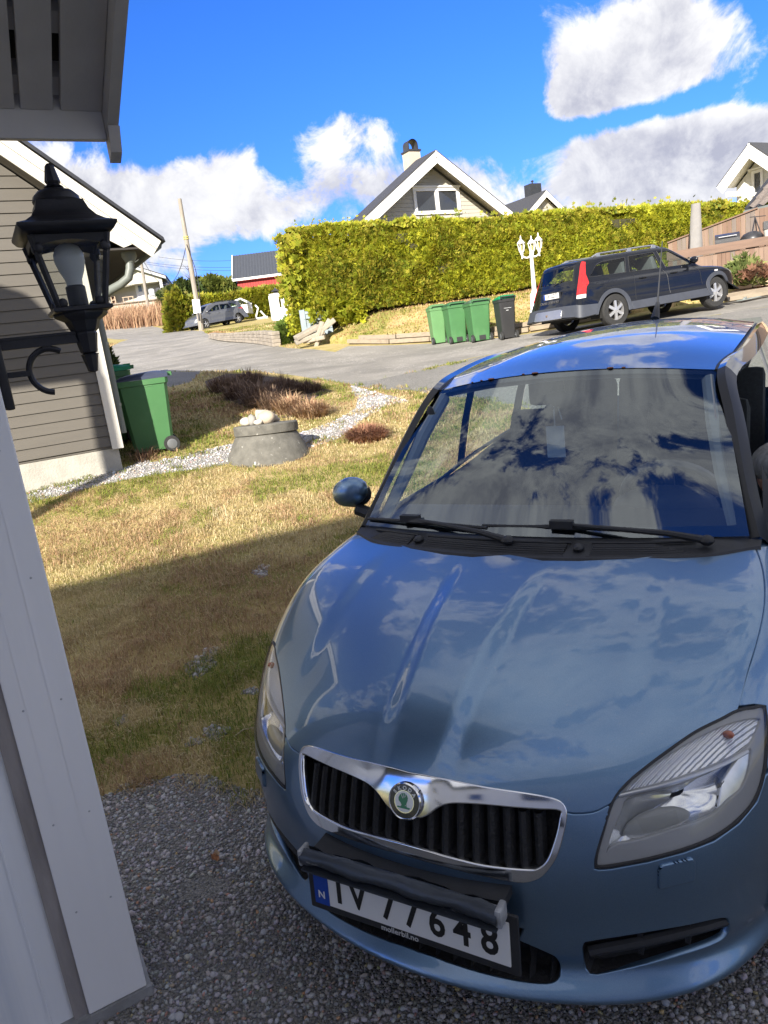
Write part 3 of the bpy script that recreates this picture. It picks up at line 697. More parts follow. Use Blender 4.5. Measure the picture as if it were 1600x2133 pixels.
# downpipe with its swan neck, then down beside the corner
P_ = lambda px, py, y=.0: Vector((loc_on(px, py, gl, AX, y)[0], y, loc_on(px, py, gl, AX, y)[1]))
dp = [P_(270, 540, -.2), P_(271, 560, -.2), P_(268, 578, -.19), P_(252, 592, -.12), P_(232, 603, -.03), P_(221, 612, .05), (.095, .08, 1.75), (.095, .08, .42), (.10, .06, .30), (.16, -.03, .10)]
mb = MB(); mb.tube(dp[:4]+[dp[4]]+dp[5:6], .047, 12); mb.tube([dp[5], (.098, .08, 1.86), dp[6], dp[7]], .042, 12); mb.build('downpipe', gutter_m, gh)
mb = MB(); mb.lathe([(.085, .10), (.085, .03), (.05, -.04)], 12, dp[0]); mb.build('gutter_outlet', gutter_m, gh)
for z in (1.45, .75): MB().tube([(.095, .08, z-.015), (.095, .08, z+.015)], .050, 12).build('pipe_bracket', gutter_m, gh)
rb = [(.095, .08, .45)]+[(.095+.07*t*t, .08-.10*t, .45-.37*t) for t in np.linspace(0, 1, 26)]
mb = MB(); mb.tube(rb, [.052+.007*(i % 2) for i in range(len(rb))], 12); mb.build('corrugated_hose', mat('black_rubber', (.03, .03, .03), .6), gh)

# --- neighbour's gable above the hedge
apex = at(908, 311, 30); nl = Vector((apex.x, apex.y, 0)) + Vector((-sin(AX), cos(AX), 0))*.75; nl.z = 3.0
ng = thing('neighbour_house', 'cream clapboard house gable with twin white window above the hedge', 'house', nl, AX)
zr = apex.z-nl.z; k = .665; W = 7.0
beige = mat('cream_siding', (.43, .405, .345), .6, .04, 3)
wt = lambda x: zr-.32-k*abs(x)
mb = MB(); mb.prism([(-W/2, 0, 0), (W/2, 0, 0), (W/2, 0, wt(W/2)), (0, 0, wt(0)), (-W/2, 0, wt(W/2))], (0, .6, 0)); mb.build('wall', beige, ng, smooth=0)
w0, w1 = loc_on(858, 394, nl, AX), loc_on(960, 447, nl, AX); wl, wr_ = w0[0], w1[0]; wz1 = (w0[1]+loc_on(959, 388, nl, AX)[1])/2; wz0 = (loc_on(860, 450, nl, AX)[1]+loc_on(961, 443, nl, AX)[1])/2
siding(ng, lambda z: (-min(W/2, (wt(0)-z)/k), min(W/2, (wt(0)-z)/k)), zr-3.4, wt(0)-.02, .15, 0, beige, holes=[(wl, wr_, wz0, wz1)])
window(ng, wl, wr_, wz0, wz1, .0, .13, mull=((wl+wr_)/2,), depth=.07)
MB().bx(wl-.06, wr_+.06, -.11, .0, wz1, wz1+.06).build('window_head', white_wood, ng, smooth=0)
gable_roof(ng, W, .7, zr, k, .75, .45, mat('grey_black_tiles', (.05, .05, .052), .6, .3, 30, .4, 25), rake=white_wood, rake_w=.34, soffit=beige)
cc = loc_on(860, 345, nl, AX, 2.2); ch = MB(); ch.bx(cc[0]-.27, cc[0]+.27, 1.95, 2.5, zr-6.2, loc_on(860, 318, nl, AX, 2.2)[1]); chm = mat('sand_render', (.50, .42, .32), .85, .08, 5)
cho = ch.build('chimney', chm, ng, smooth=0)
zt = loc_on(860, 318, nl, AX, 2.2)[1]
MB().bx(cc[0]-.31, cc[0]+.31, 1.91, 2.54, zt, zt+.07).build('chimney_cap', roof_black, cho, smooth=0)
arc = [(cc[0]-.24*cos(t), 0, zt+.07+.18+.24*sin(t)) if 0 < t < pi else (cc[0]-.24*cos(t), 0, zt+.07) for t in np.linspace(0, pi, 13)]
mb = MB(); mb.grid([[(x, 2.0, z) for x, _, z in arc], [(x, 2.45, z) for x, _, z in arc]]); mb.grid([[(cc[0]+(x-cc[0])*.9, 2.0, zt+.07+(z-zt-.07)*.93) for x, _, z in arc], [(cc[0]+(x-cc[0])*.9, 2.45, zt+.07+(z-zt-.07)*.93) for x, _, z in arc]], True); mb.build('cowl', roof_black, cho)
MB().bx(cc[0]-.29, cc[0]+.29, 1.93, 2.52, zr-1.6, zr-.75).build('flashing', roof_black, cho, smooth=0)

# --- small far gable with a black chimney
apex = at(1138, 395, 58); fl = Vector((apex.x, apex.y, 0)) + Vector((-sin(AX), cos(AX), 0))*.5; fl.z = 4.5
fh = thing('far_gable_house', 'small distant cream gable with dark roof and black chimney over hedge', 'house', fl, AX)
zr = apex.z-fl.z; W = 7; k = .75; wt = lambda x: zr-.25-k*abs(x)
mb = MB(); mb.prism([(-W/2, 0, 0), (W/2, 0, 0), (W/2, 0, wt(W/2)), (0, 0, wt(0)), (-W/2, 0, wt(W/2))], (0, 8, 0)); mb.build('wall', beige, fh, smooth=0)
siding(fh, lambda z: (-min(W/2, (wt(0)-z)/k), min(W/2, (wt(0)-z)/k)), zr-3, wt(0)-.02, .2, 0, beige, joined=True)
gable_roof(fh, W, 8, zr, k, .5, .4, MATS['grey_black_tiles'], rake=white_wood, rake_w=.34)
a_ = loc_on(1134, 424, fl, AX); MB().bx(a_[0]-.28, a_[0]+.28, -.05, .02, a_[1]-.32, a_[1]+.32).build('vent', beige, fh, smooth=0)
c0, c1 = loc_on(1101, 415, fl, AX, 2), loc_on(1120, 384, fl, AX, 2)
cho = MB().bx(c0[0], c1[0], 1.6, 2.4, zr-3, c1[1]).build('chimney', mat('black_metal_sheet', (.03, .032, .036), .5), fh, smooth=0)
MB().lathe([(.05, 0), (.05, .15), (.12, .2), (.12, .26), (.03, .32)], 8, ((c0[0]+c1[0])/2, 2, c1[1])).build('chimney_pot', roof_black, cho)

# --- white house top right, and the tiled roof in front of it
BX = AX-pi/2
apex = at(1560, 296, 33); wl_ = Vector((apex.x, apex.y, 0)) + Vector((-sin(BX), cos(BX), 0))*1.1; wl_.z = 3.5
wh = thing('white_house', 'white clapboard house with deep gable overhang at top right', 'house', wl_, BX)
zr = apex.z-wl_.z; W = 6.6
e_ = loc_on(1492, 389, wl_, BX, -1.1); k = (zr-e_[1])/abs(e_[0]); wt = lambda x: zr-.3-k*abs(x)
cw = mat('white_siding', (.62, .61, .57), .5, .03, 3)
sx_ = loc_on(1535, 400, wl_, BX)[0]
mb = MB(); mb.prism([(sx_, 0, 0), (W/2, 0, 0), (W/2, 0, wt(W/2)), (0, 0, wt(0)), (sx_, 0, wt(sx_))], (0, 7, 0)); mb.build('wall', cw, wh, smooth=0)
a_, b2 = loc_on(1567, 357, wl_, BX), loc_on(1591, 388, wl_, BX); wa, wb_ = a_[0], b2[0]; wz1, wz0 = a_[1], b2[1]-.3
siding(wh, lambda z: (max(sx_, -(wt(0)-z)/k), min(W/2, (wt(0)-z)/k)), zr-4.6, wt(0)-.02, .17, 0, cw, holes=[(wa, wb_, wz0, wz1)])
window(wh, wa, wb_, wz0, wz1, 0, .12); MB().bx(wa-.12, wb_+.12, -.14, 0, wz1+.02, wz1+.10).build('window_head', white_wood, wh, smooth=0)
brown_tile = mat('brown_concrete_tiles', (.15, .125, .11), .8, .25, 20, .4, 30)
gable_roof(wh, W, 7, zr, k, 1.1, abs(e_[0])-W/2, MATS['grey_black_tiles'], rake=white_wood, rake_w=.42, soffit=white_wood)
z0 = loc_on(1520, 398, wl_, BX)[1]; MB().bx(-abs(e_[0])+.5, sx_+.1, -.9, 5, z0-.35, z0-.15).build('balcony_deck', white_wood, wh, smooth=0)
MB().bx(-abs(e_[0])+.6, sx_-.02, .4, .45, z0-.15, z0+.25).build('balcony_rail', white_wood, wh, smooth=0)
ev = at(1556, 437, 22.5); th_ = thing('tiled_house', 'brown tiled roof with dark gutter at the right edge behind the deck', 'house', (ev.x, ev.y, ev.z), BX)
# corrugated tile courses: local x along the eave, local y up the slope
def tile_grid(L, S, k, nwav, rows):
    P = []
    for r_ in range(rows):
        for e2 in (0, .98):
            s_ = (r_+e2)*S/rows; row = []
            for i in range(nwav*6+1):
                u = i/6; row.append((u*L/nwav, s_, s_*k+.035*sin(2*pi*u)+(.05*(1-e2))))
            P.append(row)
    return P
mb = MB(); mb.grid(tile_grid(9, 4.6, .72, 30, 13)); mb.build('roof', brown_tile, th_, smooth=.9)
mb = MB(); mb.prism([(0, .02, -.06), (0, 4.6, 4.6*.72-.06), (0, 4.6, 4.6*.72-.30), (0, .25, -.20), (0, .02, -.25)], (.05, 0, 0)); mb.build('verge_board', white_wood, th_, smooth=0)
mb = MB(); mb.prism([(-.06, -.02, .06), (-.06, 4.6, 4.6*.72+.08), (-.06, 4.6, 4.6*.72-.08), (-.06, -.02, -.10)], (.12, 0, 0)); mb.build('verge_flashing', roof_black, th_, smooth=0)
MB().tube([(-.02, -.08, -.08), (9, -.08, -.08)], .07, 10).build('gutter', gutter_m, th_)
MB().tube([(.9, -.08, -.12), (.9, -.05, -.3), (1.0, .25, -.55), (1.9, .45, -.9), (2.1, .5, -1.2), (2.1, .5, -3)], .05, 8).build('downpipe', roof_black, th_)
MB().bx(.4, 9, .5, 5, -3.6, .1).build('wall', mat('brown_wall', (.10, .07, .055), .7), th_, smooth=0)

# --- far cream house with the covered porch, up the road on the left
fw = at(290, 632, 77); pl_ = Vector((fw.x, fw.y, 0))
pl_ = at(288, 553, 77); pl_.z = 0
ph = thing('porch_house', 'distant cream bungalow with a covered porch and white door', 'house', (pl_.x, pl_.y, 0), R_(10))
L_ = lambda px, py, y=0.: loc_on(px, py, (pl_.x, pl_.y, 0), R_(10), y)
zr = L_(277, 554)[1]; xr = L_(277, 554)[0]; xl = xr-5.6; xrt = L_(348, 640)[0]; ze = L_(352, 577)[1]
k = (zr-ze)/(L_(352, 577)[0]-xr)
zb = L_(330, 646)[1]-1; zd = L_(330, 624)[1]; zc_ = L_(330, 586)[1]; cm = mat('cream_boards', (.48, .45, .37), .6, .04, 2)
MB().bx(xl, xrt, 1.8, 9, zb, zc_+.3).build('wall', cm, ph, smooth=0)
siding(ph, lambda z: (xl, xrt), zd, zc_, .17, 1.8, cm, joined=True)
mb = MB(); mb.prism([(xl, .1, zc_), (xrt, .1, zc_), (xrt, .1, zr-k*(xrt-xr)-.2), (xr, .1, zr-.2), (xl, .1, zr-k*(xr-xl)-.2)], (0, 9, 0)); mb.build('gable', cm, ph, smooth=0)
siding(ph, lambda z: (max(xl, xr-(zr-.25-z)/k), min(xrt, xr+(zr-.25-z)/k)), zc_, zr-.3, .17, .1, cm, joined=True)
MB().bx(xl, xrt, .0, 1.8, zb, zd).build('deck_base', cm, ph, smooth=0)
siding(ph, lambda z: (xl, xrt), zb, zd-.05, .26, 0, cm, joined=True, name='skirt')
MB().bx(xl, xrt+.1, -.25, 1.8, zd+.002, zd+.10).build('deck', mat('grey_deck', (.25, .22, .19), .8), ph, smooth=0)
MB().bx(xrt-.28, xrt-.02, .12, .36, zd+.1, zc_).build('porch_post', white_wood, ph, smooth=0)
for s_ in (-1, 1):
    xe = (xrt-xr+.45) if s_ > 0 else (xr-xl+.5)
    mb = MB(); mb.prism([(xr, -.5, zr), (xr+s_*xe, -.5, zr-k*xe), (xr+s_*xe, -.5, zr-k*xe-.3), (xr, -.5, zr-.3)], (0, 10, 0)); mb.build('roof', mat('grey_white_roof_edge', (.40, .41, .42), .6), ph, smooth=0)
    mb = MB(); mb.prism([(xr, -.55, zr+.06), (xr+s_*(xe+.1), -.55, zr-k*(xe+.1)+.06), (xr+s_*(xe+.1), -.55, zr-k*(xe+.1)-.02), (xr, -.55, zr-.02)], (0, 10.1, 0)); mb.build('roof_sheet', roof_black, ph, smooth=0)
dx0, dx1 = L_(282, 600, 1.75)[0], L_(301, 600, 1.75)[0]
dd = MB().bx(dx0, dx1, 1.70, 1.8, zd+.1, zd+2.2); dd = dd.build('door', white_wood, ph, smooth=0)
MB().bx(dx0+.28, dx1-.28, 1.66, 1.69, zd+1.15, zd+2.0).build('pane', mat('blue_grey_pane', (.16, .2, .26), .1), dd, smooth=0)
MB().bx(xrt, xrt+.5, .6, 1.2, zb, ze-.3).build('side_panel', roof_black, ph, smooth=0)

# --- red barn
bl = at(495, 604, 72); bp = at(498, 533, 72)
bn = thing('red_barn', 'red board barn with a dark grey metal roof beyond the hedge', 'barn', (bl.x, bl.y, 2.5), R_(4))
zz = lambda px, py, y=0.: (loc_on(px, py, (bl.x, bl.y, 2.5), R_(4), y))
redm = mat('barn_red', (.36, .035, .03), .7, .15, 4, .3, 8, stretch=(4, 1, .3))
zw = zz(498, 581)[1]; zrg = zz(503, 531, 4)[1]; x0 = zz(496, 600)[0]
MB().bx(x0+.02, x0+16, .04, 8, 0, zw+.2).build('wall', redm, bn, smooth=0)
for i in range(60): MB().bx(x0+.25*i, x0+.25*i+.21, 0, .04, 0, zw+.15).build('wall_board', redm, bn, smooth=0)
mb = MB(); rx = x0-.35
P = []
for r_ in (0, 1):
    P.append([(rx+i*.14, -.4+4.4*r_, zw+(zrg-zw)*r_+(.04 if i % 2 else 0)) for i in range(118)])
mb.grid(P); mb.prism([(rx, 4, zrg), (rx+16.4, 4, zrg), (rx+16.4, 8.6, zw), (rx, 8.6, zw)], (0, 0, -.05)); mb.build('roof', mat('barn_metal_roof', (.055, .06, .07), .45, .1), bn, smooth=0)
mb = MB(); mb.bar((rx-.02, -.45, zw-.05), (rx-.02, 4, zrg-.02), .08, .26); mb.bar((rx, -.43, zw-.10), (rx+16.4, -.43, zw-.10), .06, .2); mb.build('roof_trim', white_wood, bn, smooth=0)

# ------------------------------------------------------------------ smooth body shells: panels cut from one continuous implicit skin
def smax(a, b_, k):
    h = np.maximum(k-np.abs(a-b_), 0)/k
    return np.maximum(a, b_)+h*h*k*.25
def smin(a, b_, k): return -smax(-a, -b_, k)
def sstep(x, a, b_):
    t = np.clip((x-a)/(b_-a), 0, 1); return t*t*(3-2*t)
class Spl:
    "natural cubic spline"
    def __init__(s, xs, ys):
        s.x = np.array(xs, float); s.y = np.array(ys, float); n = len(xs); h = np.diff(s.x)
        A = np.zeros((n, n)); r = np.zeros(n); A[0, 0] = A[-1, -1] = 1
        for i in range(1, n-1):
            A[i, i-1] = h[i-1]; A[i, i] = 2*(h[i-1]+h[i]); A[i, i+1] = h[i]
            r[i] = 6*((s.y[i+1]-s.y[i])/h[i]-(s.y[i]-s.y[i-1])/h[i-1])
        s.m = np.linalg.solve(A, r); s.h = h
    def __call__(s, v):
        v = np.clip(v, s.x[0], s.x[-1]); i = np.clip(np.searchsorted(s.x, v)-1, 0, len(s.h)-1)
        h = s.h[i]; a = (s.x[i+1]-v)/h; b_ = (v-s.x[i])/h
        return a*s.y[i]+b_*s.y[i+1]+((a**3-a)*s.m[i]+(b_**3-b_)*s.m[i+1])*h*h/6
def curve(pts, n=8, closed=False):
    "Catmull-Rom through points (any dimension)"
    p = np.array(pts, float); k = len(p)
    if k < 3 and not closed: return np.array([p[0]+(p[1]-p[0])*t for t in np.linspace(0, 1, n+1)])
    out = []
    for i in range(k if closed else k-1):
        g = (lambda j: p[j % k]) if closed else (lambda j: p[min(max(j, 0), k-1)])
        a, b_, c, d = g(i-1), g(i), g(i+1), g(i+2)
        if not closed:
            if i == 0: a = 2*b_-c
            if i == k-2: d = 2*c-b_
        for t in np.linspace(0, 1, n, endpoint=False):
            out.append(.5*(2*b_+(c-a)*t+(2*a-5*b_+4*c-d)*t*t+(3*b_-a-3*c+d)*t**3))
    if not closed: out.append(p[-1])
    return np.array(out)
class Shell:
    def __init__(s, F, P0, rmax=4.): s.F = F; s.P0 = np.array(P0, float); s.rmax = rmax
    def uv(s, P):
        d = np.atleast_2d(np.asarray(P, float))-s.P0; d = d/np.linalg.norm(d, axis=1)[:, None]
        th = np.arccos(np.clip(d[:, 2], -1, 1)); ph = np.arctan2(d[:, 1], d[:, 0])
        return np.stack([th*np.cos(ph), th*np.sin(ph)], 1)
    def surf(s, uv):
        uv = np.atleast_2d(uv); th = np.hypot(uv[:, 0], uv[:, 1]); ph = np.arctan2(uv[:, 1], uv[:, 0])
        d = np.stack([np.sin(th)*np.cos(ph), np.sin(th)*np.sin(ph), np.cos(th)], 1)
        lo = np.zeros(len(d)); hi = np.full(len(d), s.rmax)
        for _ in range(26):
            m_ = (lo+hi)/2; neg = s.F(s.P0+d*m_[:, None]) < 0
            lo = np.where(neg, m_, lo); hi = np.where(neg, hi, m_)
        return s.P0+d*((lo+hi)/2)[:, None]
    def nrm(s, P):
        e = 2e-3; g = np.stack([s.F(P+np.eye(3)[i]*e)-s.F(P-np.eye(3)[i]*e) for i in range(3)], 1)
        return g/np.maximum(np.linalg.norm(g, axis=1), 1e-9)[:, None]
    def snap(s, P): return s.surf(s.uv(P))
    def panel(s, name, outline, mt, parent=None, holes=(), step=.02, off=0., rim=.014, normals=True, flip=False):
        "patch of the skin inside an outline (3-D points near the skin); rolled edge of depth rim"
        def fine_(L):
            L = np.asarray(L, float); q = []
            for i in range(len(L)):
                a, c = L[i], L[(i+1) % len(L)]; n = max(1, int(np.linalg.norm(c-a)/.05)); q += [a+(c-a)*j/n for j in range(n)]
            return np.array(q)
        loops = [s.uv(fine_(outline))]+[s.uv(fine_(h)) for h in holes]
        vs = []; ed = []
        for L in loops:
            # resample so no edge is longer than the grid
            q = []; k = len(L)
            for i in range(k):
                a, c = L[i], L[(i+1) % k]; n = max(1, int(np.hypot(*(c-a))/(step*.9)))
                q += [a+(c-a)*j/n for j in range(n)]
            o = len(vs); vs += q; ed += [(o+j, o+(j+1) % len(q)) for j in range(len(q))]
        V0 = np.array(vs); lo, hi = loops[0].min(0), loops[0].max(0)
        X, Y = np.meshgrid(np.arange(lo[0], hi[0], step), np.arange(lo[1], hi[1], step*.866))
        X[1::2] += step/2; g = np.stack([X.ravel(), Y.ravel()], 1)
        ok = inside(loops[0], g)
        for h in loops[1:]: ok &= ~inside(h, g)
        g = g[ok]
        if len(g):
            keep = np.ones(len(g), bool)
            for i in range(0, len(g), 4000):
                d2 = ((g[i:i+4000, None]-V0[None])**2).sum(2).min(1); keep[i:i+4000] = d2 > (step*.45)**2
            g = g[keep]
        allv = [Vector(q) for q in vs]+[Vector(q) for q in g]
        cv, ce, cf, *_ = delaunay_2d_cdt(allv, ed, [], 0, 1e-6)
        cv = np.array([tuple(q) for q in cv]); cf = np.array([f for f in cf if len(f) == 3]); cen = cv[cf].mean(1)
        ok = inside(loops[0], cen)
        for h in loops[1:]: ok &= ~inside(h, cen)
        cf = cf[ok]
        P = s.surf(cv); Nn = s.nrm(P); P = P+Nn*off
        # make faces point outwards
        fn = np.cross(P[cf[:, 1]]-P[cf[:, 0]], P[cf[:, 2]]-P[cf[:, 0]]); sw = (fn*Nn[cf[:, 0]]).sum(1) < 0
        cf[sw] = cf[sw][:, ::-1]
        F = [tuple(f) for f in cf]; P = list(P); Nv = list(Nn)
        if rim:
            de = {}
            for f in F:
                for i in range(3): de[(f[i], f[(i+1) % 3])] = de.get((f[i], f[(i+1) % 3]), 0)+1
            bd = [e for e in de if (e[1], e[0]) not in de]
            nxt = {a: b_ for a, b_ in bd}; prv = {b_: a for a, b_ in bd}
            i1 = {}; i2 = {}
            for a in nxt:
                if a not in prv: continue
                t = P[nxt[a]]-P[prv[a]]; t = t/max(np.linalg.norm(t), 1e-9); o_ = np.cross(t, Nv[a])
                i1[a] = len(P); P.append(P[a]+o_*.0034-Nv[a]*.0022); q = (o_*1.0+Nv[a]*.5); Nv.append(q/np.linalg.norm(q))
                i2[a] = len(P); P.append(P[a]+o_*.0046-Nv[a]*rim); Nv.append(o_)
            for a, b_ in bd:
                if a in i1 and b_ in i1: F += [(b_, a, i1[a], i1[b_]), (i1[b_], i1[a], i2[a], i2[b_])]
        me = bpy.data.meshes.new(name); me.from_pydata([tuple(q) for q in P], [], F if not flip else [f[::-1] for f in F])
        me.shade_smooth()
        if normals: me.normals_split_custom_set_from_vertices([tuple(q) for q in Nv])
        if mt: me.materials.append(mt)
        o = bpy.data.objects.new(name, me); COL.objects.link(o)
        if parent: o.parent = parent
        return o
def mirx(P): P = np.array(P, float).copy(); P[:, 0] *= -1; return P
def sym(half): 
    "half outline (x >= 0, from the centre line round to the centre line) made whole"
    half = np.array(half, float); return np.concatenate([half, mirx(half)[::-1][1:-1] if abs(half[0][0]) < 1e-3 and abs(half[-1][0]) < 1e-3 else mirx(half)[::-1]])

# ------------------------------------------------------------------ the blue family car in the foreground
CT = Vector((-.0658, 1.4967, 0)); CM = Matrix.Rotation(R_(-30.771), 4, 'Z') @ Matrix.Rotation(R_(.522), 4, 'X') @ Matrix.Rotation(R_(1.108), 4, 'Y'); CM.translation = CT
CMI = CM.inverted()
car = thing('family_car', 'metallic blue family car nose-on in the shaded drive with a battered plate bracket', 'car'); car.matrix_world = CM
CO = np.array(CMI @ Vector((0, 0, CH)))
def cray(px, py): return np.array(CMI.to_3x3() @ Vector(ray(px, py)))
sp_plan = Spl([0, 10, 18.9, 27, 36, 45, 55, 65, 78, 90], [1.10, 1.10, 1.098, 1.097, 1.083, 1.040, .975, .915, .862, .842])
sp_inf = Spl([.10, .16, .205, .235, .262, .29, .33, .42, .50, .56, .63, .70, .76, .84, .95, 1.1, 1.3], [.22, .14, .055, -.022, -.016, .012, .012, .006, .002, .008, .028, .052, .080, .135, .26, .45, .7])
sp_ins = Spl([.10, .18, .25, .35, .5, .65, .75, .85, .92, 1.0, 1.1, 1.3], [.12, .06, .02, .008, 0, -.004, .0, .012, .03, .065, .13, .3])
sp_zc = Spl([-.2, 0, .05, .10, .16, .23, .32, .45, .60, .75, .9, 1.1, 1.4], [.52, .705, .742, .776, .812, .850, .890, .938, .979, 1.010, 1.032, 1.054, 1.08])
sp_dr = Spl([-.2, .05, .156, .25, .35, .5, .7, .9, 1.1, 1.4], [.45, .36, .30, .24, .18, .115, .072, .050, .040, .03])
def Fcar(P):
    X = np.abs(P[:, 0]); y = P[:, 1]; z = P[:, 2]
    T = sp_zc(y)-sp_dr(y)*(np.maximum(X, 1e-4)/.7)**2.5
    wc = .072+.055*np.clip((y-.05)/.7, 0, 1)
    T = T+.014*(1-sstep(X, wc-.022, wc+.040))*(1-sstep(y, .45, .84))
    T = T+.006*sstep(X, .42, .50)*sstep(y, .2, .4)*(1-sstep(y, .7, .95))
    gt = (z-T)*.9
    yy = 1.1-y; ang = np.degrees(np.arctan2(X, yy)); r = np.hypot(X, yy); side = ang > 90
    w = sstep(ang, 18, 74)
    inset = sp_inf(z)*(1-w)+sp_ins(z)*w
    gs = np.where(side, X-.842, r-sp_plan(ang))+inset
    return smax(gt, gs, .06+.05*w)
SH = Shell(Fcar, (0, 1.1, .35), 2.2)
def hit(px, py, t0=.9, t1=4.5, F=None):
    "where the line of sight meets the car's skin"
    F = F or Fcar; d = cray(px, py); t = np.linspace(t0, t1, 900); P = CO+t[:, None]*d; f = F(P)
    k = np.argmax(f < 0) if (f < 0).any() else int(np.argmin(f))
    if k > 0 and f[k] < 0: tt = t[k-1]+(t[k]-t[k-1])*f[k-1]/(f[k-1]-f[k])
    else: tt = t[k]
    return CO+tt*d
hits = lambda pts: np.array([hit(*p) for p in pts])
def cpaint():
    mt, t, bs, q = newmat('blue_metallic_paint'); tcn = N(t, 'ShaderNodeTexCoord')
    v = N(t, 'ShaderNodeTexVoronoi'); v.inputs['Scale'].default_value = 900; t.links.new(tcn.outputs['Object'], v.inputs['Vector'])
    c = q.mix(q.mapr(v.outputs['Distance'], .1, .7), (.115, .205, .335, 1), (.165, .275, .415, 1))
    dust = q.m('ADD', q.mapr(q.noise(tcn.outputs['Object'], 2.2, 7, .6), .42, .85, 0., .14), q.mapr(q.noise(tcn.outputs['Object'], 120, 3, .6), .66, .74, 0., .25))
    c = q.mix(dust, c, (.34, .33, .31, 1))
    t.links.new(c, bs.inputs['Base Color']); bs.inputs['Metallic'].default_value = .86; bs.inputs['Roughness'].default_value = .36
    bs.inputs['Coat Weight'].default_value = 1; bs.inputs['Coat Roughness'].default_value = .02; bs.inputs['Coat IOR'].default_value = 1.5
    return mt
paint = cpaint()
black_pl = mat('black_trim_plastic', (.022, .023, .026), .55, .15, 20, .1, 150)
black_gl = mat('black_gloss', (.012, .013, .016), .12, .1, 5, coat=.6)
chrome = mat('chrome', (.72, .73, .75), .10, .03, 4, metal=1)
sat_chrome = mat('satin_silver', (.55, .55, .56), .28, .05, 8, metal=.9)
rubber = mat('tyre_rubber', (.022, .022, .022), .85, .2, 30, .3, 90)
lens_m = glass_mat('clear_lens', (.93, .94, .95), .0, 1.42)

# outlines read on the car's left half (x > 0)
HL = hits(curve([(1241, 1803), (1243, 1780), (1254, 1740), (1276, 1672), (1307, 1632), (1350, 1596), (1400, 1559), (1450, 1525), (1500, 1500), (1535, 1482), (1570, 1475), (1594, 1478), (1598, 1550), (1592, 1612), (1574, 1667), (1537, 1712), (1487, 1747), (1425, 1772), (1350, 1792), (1275, 1806), (1248, 1808)], 4, True))
c0 = lambda P: np.concatenate([[[0, P[0][1], P[0][2]]], P[1:]]) 
seam = hits([(930, 1624), (1009, 1640), (1101, 1654), (1161, 1665), (1180, 1689), (1234, 1689), (1272, 1671)])
gap = hits([(1535, 1479), (1555, 1400), (1573, 1340), (1585, 1290), (1591, 1240), (1587, 1188), (1576, 1152), (1566, 1130)])
hlt = hits([(1283, 1662), (1307, 1627), (1350, 1591), (1400, 1554), (1450, 1520), (1500, 1495)])
rear = hits([(1480, 1141), (1431, 1151), (1319, 1164), (1206, 1169), (1130, 1168)])
def cen(a, b_):
    "point of the skin on the car's centre line, between two pixels"
    lo, hi = np.array(a, float), np.array(b_, float); flo = hit(*lo)[0]
    for _ in range(24):
        m_ = (lo+hi)/2; fm = hit(*m_)[0]
        if (fm > 0) == (flo > 0): lo = m_
        else: hi = m_
    p = hit(*m_); p[0] = 0; return p
cen_f = cen((780, 1589), (920, 1622)); cen_r = np.array([0, .84, 1.02])
def simp(P): P = np.array(P); P[:, 0] = np.maximum(P[:, 0], 0); return P
bon = np.concatenate([[cen_f], curve(seam, 3), hlt, curve(gap, 3), rear, [cen_r]])
bon = simp(bon)
bonnet = SH.panel('bonnet', sym(bon), paint, car, step=.014, rim=.02)
# front bumper with openings
top_b = np.concatenate([[cen_f-[0, .004, .004]], curve(seam-np.array([0, .003, .007]), 3)])
hlb = hits([(1268, 1690), (1250, 1745), (1237, 1790), (1236, 1812), (1248, 1816), (1275, 1814), (1350, 1800), (1425, 1780), (1490, 1755), (1542, 1718), (1580, 1672), (1597, 1618)])
side_b = SH.snap([(.80, .52, .66), (.81, .50, .58), (.80, .46, .50), (.80, .46, .42), (.80, .47, .30), (.78, .48, .20)])
bot_b = SH.snap([(.70, .34, .165), (.58, .20, .16), (.42, .12, .158), (.2, .08, .155), (0, .07, .155)])
GR_out = np.concatenate([[cen_f-[0, .002, .005]], hits([(930, 1625), (1009, 1641), (1101, 1655), (1158, 1667), (1177, 1686), (1176, 1716), (1161, 1774), (1138, 1811), (1115, 1829), (1078, 1834), (1009, 1821), (960, 1810), (930, 1802)])])
gb = cen((780, 1757), (930, 1806))
GR_out = np.concatenate([GR_out[:1], curve(GR_out[1:], 4), [gb]])
GR_in = hits([(878, 1700), (893, 1693), (916, 1677), (944, 1670), (1000, 1672), (1055, 1677), (1120, 1682), (1167, 1686), (1168, 1706), (1160, 1744), (1143, 1790), (1122, 1809), (1095, 1812), (1009, 1803), (950, 1789), (920, 1781)])
GR_in = curve(GR_in, 4)
GR_in = np.concatenate([[cen((800, 1692), (885, 1706))], GR_in, [cen((800, 1745), (925, 1783))]])
LG = np.concatenate([SH.snap([(0, .0, .42), (.2, .0, .42), (.28, .0, .41)]), hits(curve([(1085, 1960), (1140, 1984), (1163, 1998), (1171, 2020), (1164, 2042), (1138, 2052), (1080, 2046), (1000, 2028), (930, 2006)], 3)), [cen((800, 1960), (930, 2006))]])
FG = hits(curve([(1212, 1990), (1214, 1966), (1235, 1959), (1330, 1944), (1430, 1927), (1506, 1911), (1521, 1919), (1517, 1948), (1478, 1972), (1380, 2003), (1290, 2024), (1228, 2031)], 3, True))
bumper_half = np.concatenate([top_b, hlb, side_b, bot_b]); bumper_half = simp(bumper_half)
bump = SH.panel('front_bumper', sym(bumper_half), paint, car, holes=[sym(simp(GR_out))[:], sym(simp(LG)), FG, mirx(FG)], step=.0075, rim=.016)
